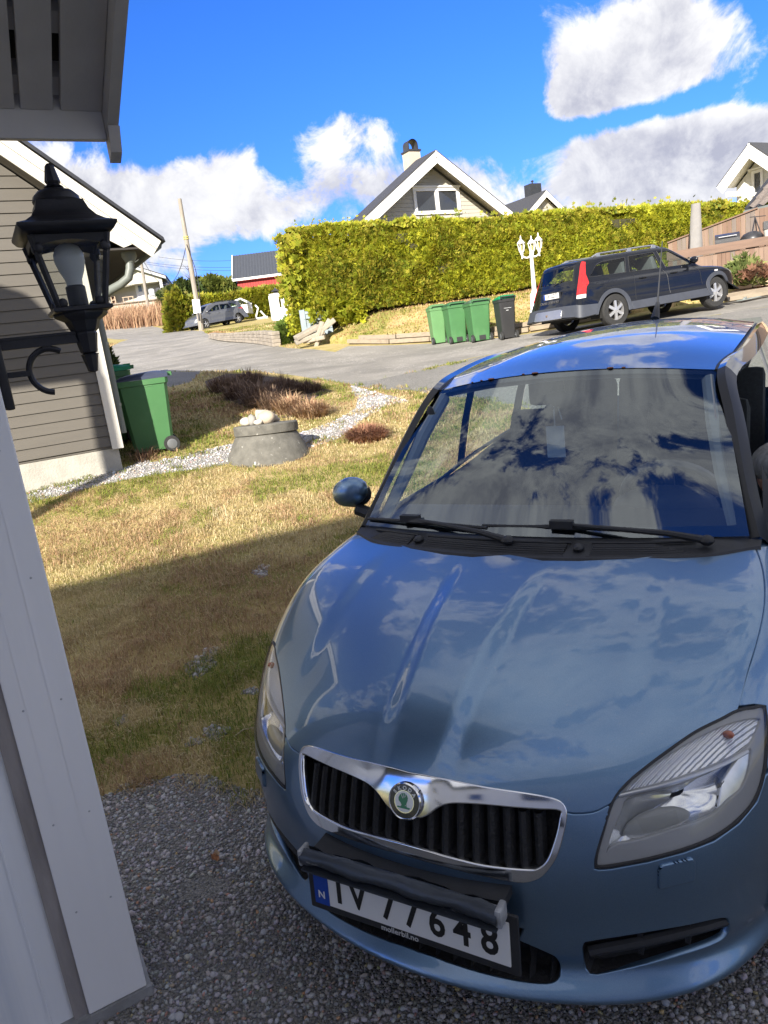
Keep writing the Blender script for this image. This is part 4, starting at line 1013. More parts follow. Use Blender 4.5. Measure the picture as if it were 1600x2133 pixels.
# grille: chrome surround, dark upright slats, badge
SH.panel('grille_surround', sym(simp(GR_out)), chrome, car, holes=[sym(simp(GR_in))], step=.010, off=.006, rim=.018)
mb = MB(); 
def gsl(x, z0, z1, w=.014):
    zz = np.linspace(z0, z1, 7); P = SH.snap([(x, .03, z) for z in zz])
    R = []
    for p in P: R.append([(p[0]-w, p[1]+.030, p[2]), (p[0]-w*.6, p[1]+.012, p[2]), (p[0], p[1]+.007, p[2]), (p[0]+w*.6, p[1]+.012, p[2]), (p[0]+w, p[1]+.030, p[2])])
    return R
uvG = np.array([(q[0], q[2]) for q in sym(simp(GR_in))])
slat_m = mat('grille_black', (.012, .012, .013), .6, .2, 60, .6, 120)
for i in range(-9, 10):
    x = .0185+.037*i
    zs = [z for z in np.linspace(.45, .75, 120) if inside(uvG, np.array([[x, z]]))[0]]
    if len(zs) < 8: continue
    MB().grid(gsl(x, min(zs)-.004, max(zs)+.004)).build('grille_slat', slat_m, car)
def backing(loop, dy, mt, name, parent=car):
    "closed dark tray a little behind an opening"
    L = np.array(loop); c = L.mean(0); k = len(L); B = L+np.array([0, dy, 0]); m_ = MB()
    m_.add([tuple(q) for q in L]+[tuple(q) for q in B]+[tuple(c+np.array([0, dy, 0]))], [(i, (i+1) % k, k+(i+1) % k, k+i) for i in range(k)]+[(k+i, k+(i+1) % k, 2*k) for i in range(k)])
    return m_.build(name, mt, parent, smooth=0)
backing(sym(simp(GR_in)), .05, slat_m, 'grille_tray'); backing(sym(simp(LG)), .06, slat_m, 'lower_grille_tray')
for i in range(-8, 9):
    x = .045*i; zt = .40 if abs(x) < .28 else .33
    MB().grid([[(x-.008, p[1]+.035, p[2]), (x, p[1]+.014, p[2]), (x+.008, p[1]+.035, p[2])] for p in SH.snap([(x, 0, z) for z in np.linspace(.266, zt, 4)])]).build('lower_grille_slat', slat_m, car)
for sg in (1, -1):
    L = FG if sg > 0 else mirx(FG)
    fg = backing(L, .05, slat_m, 'fog_grille')
    a = hits([(1222, 1996), (1330, 1976), (1430, 1953), (1512, 1930)]); a[:, 0] *= sg
    m_ = MB(); m_.tube([Vector(q)+Vector((0, .022, 0)) for q in curve(a, 3)], .013, 8); m_.build('grille_bar', black_pl, fg)
    for q in curve(a, 3)[[3, 6]]: MB().bx(q[0]-.006, q[0]+.006, q[1]+.02, q[1]+.05, q[2]-.035, q[2]+.035).build('grille_bar', slat_m, fg)
    W = hits([(1374, 1808), (1380, 1803), (1438, 1789), (1443, 1793), (1443, 1830), (1374, 1847)]); W = W if sg > 0 else mirx(W)
    SH.panel('washer_cover', W, paint, car, step=.005, off=.007, rim=.010)
# badge: ring, black band with lettering, winged-arrow emblem on a white field
bc = SH.snap([[0, .04, .678]])[0]; bn_ = SH.nrm(np.array([bc]))[0]; bq = Vector(bn_).to_track_quat('Z', 'Y').to_matrix()
yv = Vector((0, 0, 1)); zb_ = Vector(bn_); xb_ = yv.cross(zb_).normalized(); yb_ = zb_.cross(xb_); BR = Matrix((xb_, yb_, zb_)).transposed()
bp_ = Vector(bc)+zb_*.010
badge = MB().lathe([(.0435, -.004), (.0435, .004), (.041, .0075), (.0385, .0065)], 40, bp_, mat3=BR).build('badge', chrome, car)
wht = mat('white_enamel', (.78, .79, .78), .25, .02, 5, coat=.5); grn = mat('green_enamel', (.0, .18, .085), .3, .05, 5, coat=.5); blk = mat('black_enamel', (.012, .012, .012), .25, .05, 5, coat=.5)
MB().lathe([(.0385, .0068), (.0, .0072)], 40, bp_, mat3=BR, cap=False).build('badge_band', blk, badge)
MB().lathe([(.0245, .0074), (.0, .0078)], 32, bp_, mat3=BR, cap=False).build('badge_field', wht, badge)
MB().lathe([(.0262, .0070), (.0262, .0079), (.0243, .0079), (.0243, .0070)], 32, bp_, mat3=BR, cap=False).build('badge_ring', chrome, badge)
def flat(pts, z=.0084): return [bp_+BR @ Vector((x/1000, y/1000, z)) for x, y in pts]
mb = MB()
for poly in ([(-17, -15.5), (15, -15.5), (17, -12), (8, -11), (6.5, -4), (9, 3), (10, 10), (7, 16), (1, 20), (-6, 19), (-12, 14), (-15, 7), (-14, 1), (-9, -3), (-6, -8), (-8, -12), (-17, -12)],):
    p = flat(poly); mb.add(p, [tuple(range(len(p)))])
mb.build('badge_emblem', grn, badge, smooth=0)
mb = MB()
for poly in ([(-10, 18), (-9, 18.5), (-2, 8), (-3.5, 7.5)], [(-4, 20), (-3, 20), (1, 10), (-.5, 9.5)], [(2, 20), (3, 19.5), (3.6, 11.5), (2.4, 11.5)], [(3, -8), (5.5, -6.5), (5, -9.5)]):
    p = flat(poly, .0087); mb.add(p, [tuple(range(len(p)))])
mb.build('badge_feathers', wht, badge, smooth=0)
FONT = None
def text_mesh(name, s_, size, mt, parent, mtx, ext=.0004, width=1., bold=0.):
    cu = bpy.data.curves.new(name, 'FONT'); cu.body = s_; cu.size = size; cu.extrude = ext; cu.align_x = 'CENTER'; cu.align_y = 'CENTER'; cu.offset = bold; cu.resolution_u = 3
    o = bpy.data.objects.new(name+'_tmp', cu); COL.objects.link(o)
    dg = bpy.context.evaluated_depsgraph_get(); me = bpy.data.meshes.new_from_object(o.evaluated_get(dg)); bpy.data.objects.remove(o)
    me.name = name; me.transform(Matrix.Diagonal((width, 1, 1, 1))); me.transform(mtx); me.materials.clear(); me.materials.append(mt)
    ob = bpy.data.objects.new(name, me); COL.objects.link(ob)
    if parent: ob.parent = parent
    return ob
for i, chx in enumerate('SKODA'):
    th = R_(52-26*i); T4 = Matrix.Translation(bp_+BR @ Vector((-.0315*sin(th), .0315*cos(th), .0076))) @ BR.to_4x4() @ Matrix.Rotation(th, 4, 'Z')
    text_mesh('badge_letter', chx, .0125, wht, badge, T4, .0003, 1., .0004)
# number plate
pm = Matrix.Translation((0, -.030, .425)) @ Matrix.Rotation(R_(-4), 4, 'X')
plate = MB().box((0, 0, 0), (.52, .006, .11)).mesh('number_plate', mat('plate_white', (.78, .78, .76), .35, .03, 8), 0, .002); plate.transform(pm)
plo = bpy.data.objects.new('number_plate', plate); COL.objects.link(plo); plo.parent = car
me = MB().box((0, .006, -.002), (.56, .010, .15)).mesh('plate_holder', black_pl, 0, .004); me.transform(pm); o = bpy.data.objects.new('plate_holder', me); COL.objects.link(o); o.parent = car
me = MB().box((-.2385, -.0035, 0), (.043, .002, .110)).mesh('country_strip', mat('plate_blue', (.01, .06, .36), .35, .05, 8), 0); me.transform(pm); o = bpy.data.objects.new('country_strip', me); COL.objects.link(o); o.parent = plo
VX = Matrix.Rotation(pi/2, 4, 'X')
text_mesh('country_letter', 'N', .028, MATS['plate_white'], plo, pm @ Matrix.Translation((-.2385, -.005, -.028)) @ VX, .0003, 1, .0005)
pk = mat('plate_black', (.012, .012, .012), .4, .05, 8)
for chx, x in zip('TV77648', (-.185, -.130, -.045, .018, .084, .147, .213)):
    text_mesh('plate_character', chx, .108, pk, plo, pm @ Matrix.Translation((x, -.004, -.002)) @ VX, .0003, .80, .0022)
text_mesh('dealer_name', 'mollerbil.no', .021, mat('pale_print', (.6, .6, .58), .5), plo, pm @ Matrix.Translation((-.02, -.0015, -.066)) @ VX, .0003, 1., .0002)
# battered tube that shields the top of the plate
brm = mat('scuffed_grey_metal', (.065, .075, .09), .38, .25, 9, .25, 60, metal=.45, dirt=(.36, .36, .37), dscale=18, dlo=.60, dhi=.68, stretch=(.5, 1.5, 1.5))
xs = np.linspace(-.262, .252, 24)
mb = MB(); rows = []
for x in xs:
    w = .0; row = []
    for t in np.linspace(.15, 1.85, 11):
        a = t*pi; d_ = .0025*sin(37*x+3*t)+.002*sin(90*x+9*t)
        row.append((x, -.050-.021*sin(a-.5)+d_-.005, .470+.020*cos(a-.5)+d_*.7))
    rows.append(row)
mb.grid(rows); mb.tube([(-.26, -.055, .470), (-.1, -.053, .472), (.1, -.053, .471), (.25, -.055, .470)], .016, 12)
mb.bx(-.26, .25, -.078, -.030, .440, .445)
brk = mb.build('plate_bracket', brm, car, smooth=.8); brk.location = (0, .004, .052)
MB().bx(-.268, -.257, -.074, -.034, .448, .492).build('bracket_end', mat('scuffed_clear_plastic', (.32, .33, .34), .3, .3, 30), brk, smooth=0, bevel=.006)
MB().bx(.246, .262, -.074, -.034, .448, .492).build('bracket_end', MATS['scuffed_clear_plastic'], brk, smooth=0, bevel=.006)
MB().bx(-.25, .25, -.035, .03, .452, .474).build('bracket_arm', black_pl, brk, smooth=0)

# headlamps: lens, bezel, turn-signal reflector, bowl, shield
bez = mat('lamp_bezel_grey', (.34, .34, .335), .3, .05, 6, spec=.4); refl = mat('lamp_reflector', (.85, .86, .87), .2, .08, 30, metal=.5)
def ribbed(name, sx, st, strg=.8):
    mt, t, bs, q = newmat(name); tcn = N(t, 'ShaderNodeTexCoord'); w = N(t, 'ShaderNodeTexWave'); w.inputs['Scale'].default_value = sx; w.inputs['Distortion'].default_value = 1.2
    mp = N(t, 'ShaderNodeMapping'); mp.inputs['Rotation'].default_value = (0, 0, st); t.links.new(tcn.outputs['Object'], mp.inputs[0]); t.links.new(mp.outputs[0], w.inputs['Vector'])
    bn = N(t, 'ShaderNodeBump'); bn.inputs['Strength'].default_value = strg; bn.inputs['Distance'].default_value = .004; t.links.new(w.outputs['Fac'], bn.inputs['Height']); t.links.new(bn.outputs[0], bs.inputs['Normal'])
    bs.inputs['Base Color'].default_value = (.85, .86, .87, 1); bs.inputs['Metallic'].default_value = .55; bs.inputs['Roughness'].default_value = .18
    return mt
rib = ribbed('ribbed_reflector', 55, .6); facet = ribbed('facetted_reflector', 9, .2, .25)
inn = curve([(1262, 1786), (1272, 1742), (1292, 1695), (1308, 1662), (1380, 1644), (1440, 1626), (1500, 1600), (1550, 1573), (1568, 1560), (1566, 1600), (1551, 1645), (1520, 1672), (1482, 1707), (1400, 1735), (1330, 1757), (1282, 1766)], 3, True)
turn = curve([(1293, 1658), (1318, 1630), (1360, 1596), (1420, 1556), (1480, 1524), (1530, 1504), (1586, 1497), (1580, 1530), (1560, 1562), (1510, 1590), (1440, 1617), (1380, 1636), (1325, 1650)], 3, True)
divd = [(1290, 1661), (1325, 1653), (1380, 1640), (1440, 1621), (1510, 1594), (1560, 1567)]
def deep(P, n, d): return P-n*d
for sg in (1, -1):
    mx = (lambda P: P) if sg > 0 else mirx
    lens = SH.panel('headlight', mx(HL), lens_m, car, step=.016, off=.0, rim=.0)
    k = len(HL); c = HL.mean(0)
    inw = np.array([-.35, .85, -.15]); inw /= np.linalg.norm(inw)         # into the lamp, x > 0 side
    O = HL+inw*.004; 
    I = hits(inn); 
    # bezel: from the lens edge down to the opening
    n = 64
    def rs(L, n):
        L = np.concatenate([L, L[:1]]); s_ = np.concatenate([[0], np.cumsum(np.linalg.norm(np.diff(L, axis=0), axis=1))]); u = np.linspace(0, s_[-1], n, endpoint=False)
        return np.stack([np.interp(u, s_, L[:, i]) for i in range(3)], 1)
    Ib = I+inw*.045; 
    box = HL+inw*.11; m_ = MB(); m_.add([tuple(q) for q in mx(O)]+[tuple(q) for q in mx(box)]+[tuple(mx([c+inw*.11])[0])], [(i, (i+1) % k, k+(i+1) % k, k+i) for i in range(k)]+[(k+i, k+(i+1) % k, 2*k) for i in range(k)]); m_.build('lamp_housing', bez, lens, smooth=0)
    # bezel plate with the two openings left free
    def sheet(name, outer, holes, depth, mt, tilt=0.):
        "flat-ish plate following the lens, set back by depth"
        Sx = Shell(Fcar, (0, 1.1, .35), 2.2)
        o = Sx.panel(name, mx(outer), mt, lens, holes=[mx(h) for h in holes], step=.013, off=0, rim=.008)
        o.location = tuple(mx([inw*depth])[0]); return o
    Tn = hits(turn)
    sheet('bezel', c+(HL-c)*.985, [I, Tn], .006, bez)
    sheet('indicator_reflector', c+(Tn-c)*1.0, [], .014, rib)
    # low-beam bowl: concave surface behind the opening
    m_ = MB(); rings = []; ci = I.mean(0); L = rs(I, 48)
    for f_, d_ in ((1.0, .008), (.92, .020), (.72, .032), (.42, .040), (.1, .043)): rings.append([tuple(q) for q in mx(ci+(L-ci)*f_+inw*d_)])
    for r_ in rings: r_.append(r_[0])
    m_.grid(rings); m_.build('reflector', mat('bowl_reflector', (.80, .81, .82), .13, .1, 12, metal=.8), lens, recalc=True)
    # grey dome low in the bowl
    base = hits([(1283, 1758), (1380, 1733), (1470, 1706)]); top_ = hits([(1400, 1668)])
    A, B, Cc = base; ax = (Cc-A)/np.linalg.norm(Cc-A); ctr = (A+Cc)/2+inw*.032+np.array([0, 0, -.008]); Lh = np.linalg.norm(Cc-A)/2
    xv = Vector(ax); zv = Vector((0, 0, 1)); yv2 = zv.cross(xv).normalized(); zv = xv.cross(yv2); Rl = Matrix((xv, yv2, zv)).transposed()
    m_ = MB(); m_.ball(ctr, (Lh*.80, .022, .046), 18, 10, rot=Rl); m_.v = [tuple(q) for q in mx(np.array(m_.v))]; m_.build('bulb_shield', mat('lamp_shield_grey', (.30, .30, .275), .4, .1, 5), lens, recalc=True)
    # inner vertical reflector strip at the outer end, amber bulb, the bright bar between the chambers
    sp_ = hits([(1500, 1700), (1508, 1640), (1545, 1585), (1566, 1565), (1562, 1610), (1540, 1655)]); sheet('side_reflector', sp_, [], .012, refl)
    bl_ = hits([(1520, 1533)])[0]+inw*.008; MB().ball(mx([bl_])[0], (.013, .010, .010), 10, 6).build('indicator_bulb', mat('amber_bulb', (.36, .10, .05), .2, .2, 20, coat=.6), lens)
    m_ = MB(); m_.tube([tuple(mx([q+inw*.006])[0]) for q in curve(hits(divd), 3)], .0045, 8); m_.build('divider_bar', sat_chrome, lens)
    sx_ = np.concatenate([HL, HL[:1]]); m_ = MB(); m_.tube([tuple(q) for q in mx(sx_+inw*.004)], .0045, 6, False); m_.build('lens_seal', black_pl, lens)

# front wings
arch = lambda r, a0, a1, n: [(.83, .83+r*cos(R_(a)), .31+r*sin(R_(a))) for a in np.linspace(a0, a1, n)]
gapo = gap.copy(); d_ = np.array([.010, 0, 0]); 
wing = np.concatenate([SH.snap([(.80, .505, .66)]), hits([(1599, 1600), (1600, 1550)])+np.array([.004, 0, 0]), hits([(1597, 1474), (1570, 1470), (1541, 1474)])+np.array([0, .006, .004]), curve(gap[1:]+d_, 3), SH.snap([(.70, 1.10, 1.03), (.745, 1.30, .98), (.83, 1.42, .90), (.84, 1.40, .60), (.84, 1.36, .28), (.83, 1.24, .22)]), np.array(arch(.345, -12, 168, 22)), SH.snap([(.80, .475, .40), (.80, .47, .50), (.80, .51, .58)])])
for sg in (1, -1):
    SH.panel('front_wing', wing if sg > 0 else mirx(wing), paint, car, step=.016, rim=.014)

# under-bonnet closing mass and wheels
MB().bx(-.30, .30, .34, 1.3, .22, .56).build('engine_bay', dark_void, car, smooth=0)
def wheel(parent, c, rr=.31, w=.19, side=1, mt_rim=None, spokes=7):
    m_ = MB(); prof = [(rr*.62, -w/2), (rr*.93, -w/2), (rr, -w*.34), (rr, w*.34), (rr*.93, w/2), (rr*.62, w/2)]
    Rm = Matrix.Rotation(pi/2*side, 3, 'Y')
    ty = m_.lathe(prof, 36, c, mat3=Rm, cap=False).build('wheel', rubber, parent, recalc=True)
    m_ = MB(); m_.lathe([(rr*.64, w*.42), (rr*.60, w*.46), (rr*.56, w*.20), (rr*.56, -w*.3)], 32, c, mat3=Rm, cap=False)
    for i in range(spokes):
        a = 2*pi*i/spokes; d0 = Vector((cos(a)*rr*.12, sin(a)*rr*.12, w*.40)); d1 = Vector((cos(a)*rr*.58, sin(a)*rr*.58, w*.36))
        m_.bar(Vector(c)+Rm @ d0, Vector(c)+Rm @ d1, rr*.17, .03, up=Rm @ Vector((0, 0, 1)))
    m_.lathe([(rr*.17, w*.30), (rr*.17, w*.45), (rr*.1, w*.48), (0, w*.48)], 16, c, mat3=Rm)
    m_.build('rim', mt_rim or mat('alloy_silver', (.55, .55, .56), .3, .05, 9, metal=.7), ty, smooth=.5)
    MB().lathe([(rr*.5, -w*.1), (0, -w*.1)], 20, c, mat3=Rm).build('brake_disc', mat('brake_steel', (.10, .09, .085), .5, metal=.6), ty)
    return ty
for sx in (1, -1):
    for yw in (.83, 3.45): wheel(car, (sx*.745, yw, .31), .31, .19, sx)
    n = 18
    for yw in (.83, 3.45):
        m_ = MB(); P = [[(sx*x, yw+.36*cos(a), .31+.36*sin(a)) for a in np.linspace(-.35, pi+.35, n)] for x in (.50, .826)]; m_.grid(P); m_.build('wheel_arch_liner', black_pl, car)

# cabin: everything behind the bonnet is lofted between the lines seen
def surf4(rows, nu=16, nv=16):
    "smooth sheet through rows of points"
    A = [curve(r, max(2, nu//(len(r)-1))) for r in rows]; A = np.array(A); B = np.array([curve(A[:, j], max(2, nv//(len(rows)-1))) for j in range(A.shape[1])])
    return [[tuple(q) for q in c] for c in B.transpose(1, 0, 2)]
def hp(px, py, y): 
    d = cray(px, py); t = (y-CO[1])/d[1]; return CO+d*t
# windscreen: lower edge, middle, top
WB = [(-.668, 1.075, 1.036), (-.35, 1.01, 1.040), (0, .98, 1.042), (.35, 1.01, 1.040), (.668, 1.075, 1.036)]
WT = [(-.545, 1.590, 1.484), (-.28, 1.525, 1.517), (0, 1.505, 1.528), (.28, 1.525, 1.517), (.545, 1.590, 1.484)]
WM = [tuple(np.array(a)*.5+np.array(c)*.5+np.array([0, -.018, .016])) for a, c in zip(WB, WT)]
wsP = surf4([WB, WM, WT], 24, 16)
ws = MB().grid(wsP).build('windscreen', glass_mat('windscreen_glass', (.72, .80, .82), 0., 2.25, (.88, .95, 1.)), car)
# black border printed on the glass
def inset_border(P, wb_, wt_, ws_, name, lift=.002):
    n, m2 = len(P), len(P[0]); m_ = MB(); Q = np.array(P)
    def strip(a, c): m_.grid([[tuple(q) for q in a], [tuple(q) for q in c]])
    u = np.linspace(0, 1, m2); v = np.linspace(0, 1, n)
    up = np.array([0, .012, -.012])*lift/.012
    strip(Q[0]+up, Q[1]*wb_+Q[0]*(1-wb_)+up); strip(Q[-1]+up, Q[-2]*wt_+Q[-1]*(1-wt_)+up)
    strip(Q[:, 0]+up, Q[:, 1]*ws_+Q[:, 0]*(1-ws_)+up); strip(Q[:, -1]+up, Q[:, -2]*ws_+Q[:, -1]*(1-ws_)+up)
    return m_.build(name, black_gl, ws)
inset_border(wsP, .9, .5, .55, 'glass_border')
# roof
RF = [[(-.545, 1.592, 1.486), (-.28, 1.527, 1.520), (0, 1.507, 1.532), (.28, 1.527, 1.520), (.545, 1.592, 1.486)],
      [(-.575, 1.95, 1.535), (-.3, 1.90, 1.583), (0, 1.88, 1.600), (.3, 1.90, 1.583), (.575, 1.95, 1.535)],
      [(-.59, 2.5, 1.570), (-.3, 2.45, 1.622), (0, 2.43, 1.638), (.3, 2.45, 1.622), (.59, 2.5, 1.570)],
      [(-.58, 3.2, 1.575), (-.3, 3.2, 1.628), (0, 3.2, 1.645), (.3, 3.2, 1.628), (.58, 3.2, 1.575)],
      [(-.55, 4.0, 1.545), (-.3, 4.03, 1.590), (0, 4.04, 1.605), (.3, 4.03, 1.590), (.55, 4.0, 1.545)]]
MB().grid(surf4(RF, 24, 32), True).build('roof', paint, car, recalc=True)
rust = mat('rust_spot', (.24, .10, .04), .9, .4, 60)
for px, py, r_ in ((1063, 803, .012), (1037, 806, .005), (1012, 808, .004), (1165, 797, .011), (1308, 786, .010), (1330, 785, .006), (1145, 798, .005)):
    u = (px-915)/582; j = u*4; Q = np.array(surf4(RF, 24, 32)[0]); q = Q[int(round(u*(len(Q)-1)))]
    MB().ball(q+np.array([0, .004, .002]), (r_*1.3, r_, .003), 8, 4).build('rust_spot', rust, car)
# cant rails and A-pillars
for sx in (1, -1):
    m_ = MB(); line = [(sx*x, y, z) for x, y, z in ((.690, 1.09, 1.02), (.645, 1.22, 1.165), (.600, 1.40, 1.350), (.562, 1.585, 1.487), (.605, 1.95, 1.528), (.622, 2.5, 1.560), (.612, 3.2, 1.563), (.58, 4.0, 1.53))]
    L = curve(line, 6)
    rows = []
    for p in L:
        o_ = np.array([sx*.052, .012, -.028]); rows.append([tuple(p-np.array([sx*.022, 0, -.002])), tuple(p+np.array([sx*.004, 0, .012])), tuple(p+o_*.4+np.array([0, 0, .008])), tuple(p+o_*.75-np.array([0, 0, .006])), tuple(p+o_*.72-np.array([sx*.01, 0, .03]))])
    kk = 18
    m_.grid(rows[kk:]); m_.build('cant_rail', mat('dark_cant_rail', (.03, .04, .055), .10, .1, 4, coat=1), car, recalc=True)
    m_ = MB(); m_.grid(rows[:kk+1]); m_.build('windscreen_pillar', mat('pillar_black', (.012, .013, .016), .38, .1, 5), car, recalc=True)
    # channel between roof skin and rail
    MB().tube([(p[0]-sx*.026, p[1], p[2]-.004) for p in L[kk:]], .008, 6).build('roof_moulding', black_pl, car)
    # side body below the glass
    S = [[(sx*x, y, z) for x, z in pr] for y, pr in ((1.40, [(.838, .24), (.842, .5), (.842, .7), (.826, .88), (.775, .985)]), (2.3, [(.845, .24), (.85, .5), (.85, .7), (.836, .90), (.79, 1.0)]), (3.1, [(.845, .24), (.85, .5), (.85, .7), (.838, .92), (.80, 1.06)]), (3.8, [(.80, .3), (.83, .5), (.83, .7), (.82, .92), (.78, 1.10)]), (4.12, [(.68, .35), (.74, .5), (.74, .7), (.72, .95), (.68, 1.12)]))]
    if sx < 0: MB().grid(surf4(S, 12, 24)).build('side_body', paint, car, recalc=True)
    else:
        MB().grid(surf4(S[1:], 12, 18)).build('side_body', paint, car, recalc=True)
    # belt trim, door pillars, glass
    belt = lambda y: np.interp(y, [1.30, 2.2, 2.35, 3.1, 4.0], [.985, 1.0, 1.03, 1.06, 1.10]); bxx = lambda y: np.interp(y, [1.30, 2.3, 3.1, 4.0], [.772, .79, .80, .74])
    Lr = np.array([q for q in L if q[1] > 1.14]); rz = lambda y: np.interp(y, Lr[:, 1], Lr[:, 2])-.03; rx = lambda y: np.interp(y, Lr[:, 1], np.abs(Lr[:, 0]))+.035
    for (ya, yb) in ((2.24, 2.36), (3.12, 3.26), (3.9, 4.05)):
        MB().grid([[(sx*bxx(y), y, belt(y)), (sx*(.5*bxx(y)+.5*rx(y)+.012), y, (belt(y)+rz(y))/2), (sx*rx(y), y, rz(y))] for y in (ya, yb)]).build('door_pillar', black_gl, car)
        if sx > 0 and ya < 2.3:
            for (yc, yd) in ((2.13, 2.238), (2.362, 2.47)): MB().grid([[(sx*(bxx(y)-.006), y, belt(y)), (sx*(.5*bxx(y)+.5*rx(y)+.006), y, (belt(y)+rz(y))/2), (sx*(rx(y)-.006), y, rz(y))] for y in (yc, yd)]).build('door_seal', paint if yc < 2.2 else black_pl, car)
    for (ya, yb) in ((1.36, 2.24), (2.36, 3.12), (3.26, 3.9)):
        if sx > 0 and ya < 2: continue
        ys = np.linspace(ya, yb, 9)
        MB().grid([[(sx*(bxx(y)-.004), y, belt(y)), (sx*(.5*bxx(y)+.5*rx(y)+.008), y, (belt(y)+rz(y))/2), (sx*(rx(y)-.004), y, rz(y))] for y in ys]).build('side_window', glass_mat('side_glass', (.80, .86, .84), 0, 1.5), car)
    MB().tube([(sx*(bxx(y)+.004), y, belt(y)) for y in np.linspace(1.34 if sx < 0 else 2.3, 4.0, 12)], .010, 6).build('belt_moulding', black_pl, car)
    m_ = MB(); m_.add([(sx*.705, 1.11, 1.02), (sx*.755, 1.36, .985), (sx*.69, 1.33, 1.20)], [(0, 1, 2)]); m_.build('quarter_window', MATS['side_glass'] if sx < 0 else black_pl, car)
# rear
MB().grid(surf4([[(x, 4.12-.0*abs(x), z) for x in (-.74, -.4, 0, .4, .74)] for z in (.3, .6, .95)]+[[(x*.95, 4.16-.1*abs(x)**2, 1.12) for x in (-.72, -.4, 0, .4, .72)], ], 8, 12)).build('tailgate', paint, car, recalc=True)
MB().grid([[(x*s_, 4.14-.10*t, 1.12+.45*t) for x in (-.72, 0, .72)] for t, s_ in ((0, 1.), (1, .8))]).build('rear_window', MATS['side_glass'], car)
MB().bx(-.78, .78, 1.35, 4.05, .22, .30).build('floor', dark_void, car, smooth=0)
# cowl panel with vents
cw_f = np.array([(p[0], p[1]+.012, p[2]-.012) for p in curve(np.concatenate([mirx(bon[-9:])[::1], bon[-9:][::-1]]), 1)]) if False else None
fr = np.array([(-.70, 1.045, 1.0), (-.55, .93, 1.003), (-.35, .865, 1.003), (0, .83, 1.003), (.35, .865, 1.003), (.55, .93, 1.003), (.70, 1.045, 1.0)])
bk = np.array([(-.70, 1.09, 1.022), (-.55, 1.06, 1.034), (-.35, 1.02, 1.036), (0, .99, 1.038), (.35, 1.02, 1.036), (.55, 1.06, 1.034), (.70, 1.09, 1.022)])
F1, B1 = curve(fr, 8), curve(bk, 8); Mm = (F1+B1)/2+np.array([0, 0, .004])
cowl = MB().grid([[tuple(q) for q in F1], [tuple(q) for q in F1+np.array([0, .01, .014])], [tuple(q) for q in Mm], [tuple(q) for q in B1]]).build('cowl_panel', black_pl, car, recalc=True)
def on_cowl(u, v):
    q = np.array([np.interp(u, F1[:, 0], F1[:, i]) for i in range(3)]); r_ = np.array([np.interp(u, B1[:, 0], B1[:, i]) for i in range(3)]); p = q*(1-v)+r_*v; p[2] += .006+.004*(1-abs(2*v-1)); return p
for ua, ub in ((-.59, -.40), (-.34, .16), (.24, .52)):
    for j in range(6):
        v = .22+.075*j; n = 10
        MB().tube([tuple(on_cowl(u, v)) for u in np.linspace(ua+.01*j*(ua < -.5), ub-.02*j*(ub > .5), n)], .0046, 5).build('vent_slat', black_pl, cowl)
    for v in (.16, .70): MB().tube([tuple(on_cowl(u, v)) for u in np.linspace(ua-.008, ub+.008, 12)], .004, 5).build('vent_edge', black_pl, cowl)
for u in (-.37, .20): p = on_cowl(u, .45); MB().ball(p+np.array([0, 0, .004]), (.018, .024, .014), 10, 6).build('washer_jet', black_pl, cowl)
# wipers: arm and blade
def wiper(root, tip, blade_a, blade_b):
    w_ = MB(); w_.tube([root, tuple(np.array(root)*.75+np.array(tip)*.25+np.array([0, -.012, .012])), tip], [.013, .010, .006], 8); w_.ball(root, (.022, .022, .016), 10, 6)
    o = w_.build('wiper', black_pl, car)
    m_ = MB(); m_.tube(curve([blade_a, tuple((np.array(blade_a)+np.array(blade_b))/2+np.array([0, -.010, .006])), blade_b], 6), [.006]*5+[.009]*3+[.006]*5, 6); m_.box(tip, (.075, .026, .026), Matrix.Rotation(.0, 3, 'Z')); m_.build('wiper_blade', black_pl, o)
gz = lambda px, py: None
def on_glass(px, py, lift=.012):
    Q = np.array(wsP); d = cray(px, py); C2 = Q.reshape(-1, 3); t = ((C2-CO)@d)/(d@d); e = np.linalg.norm(CO+t[:, None]*d-C2, axis=1); k = np.argmin(e); return CO+d*(t[k]-lift)
wiper(tuple(on_cowl(-.03, .55)+np.array([0, -.005, .016])), tuple(on_glass(855, 1080, .02)), tuple(on_glass(767, 1080, .014)), tuple(on_glass(1015, 1100, .014)))
wiper(tuple(on_cowl(.56, .5)+np.array([0, -.005, .016])), tuple(on_glass(1170, 1092, .02)), tuple(on_glass(1005, 1095, .014)), tuple(on_glass(1360, 1106, .014)))
# mirror on the far side
for sx in (-1,):
    m_ = MB(); c = np.array([sx*.885, 1.33, 1.105])
    m_.ball(c, (.09, .055, .064), 16, 10, rot=Matrix.Rotation(.25*sx, 3, 'Y')); mo = m_.build('wing_mirror', paint, car)
    MB().tube([(sx*.77, 1.33, 1.0), (sx*.86, 1.33, 1.03)], .028, 8).build('mirror_arm', black_pl, mo)
    MB().ball(c+np.array([0, .02, -.012]), (.092, .046, .061), 14, 8).build('mirror_base', black_pl, mo)
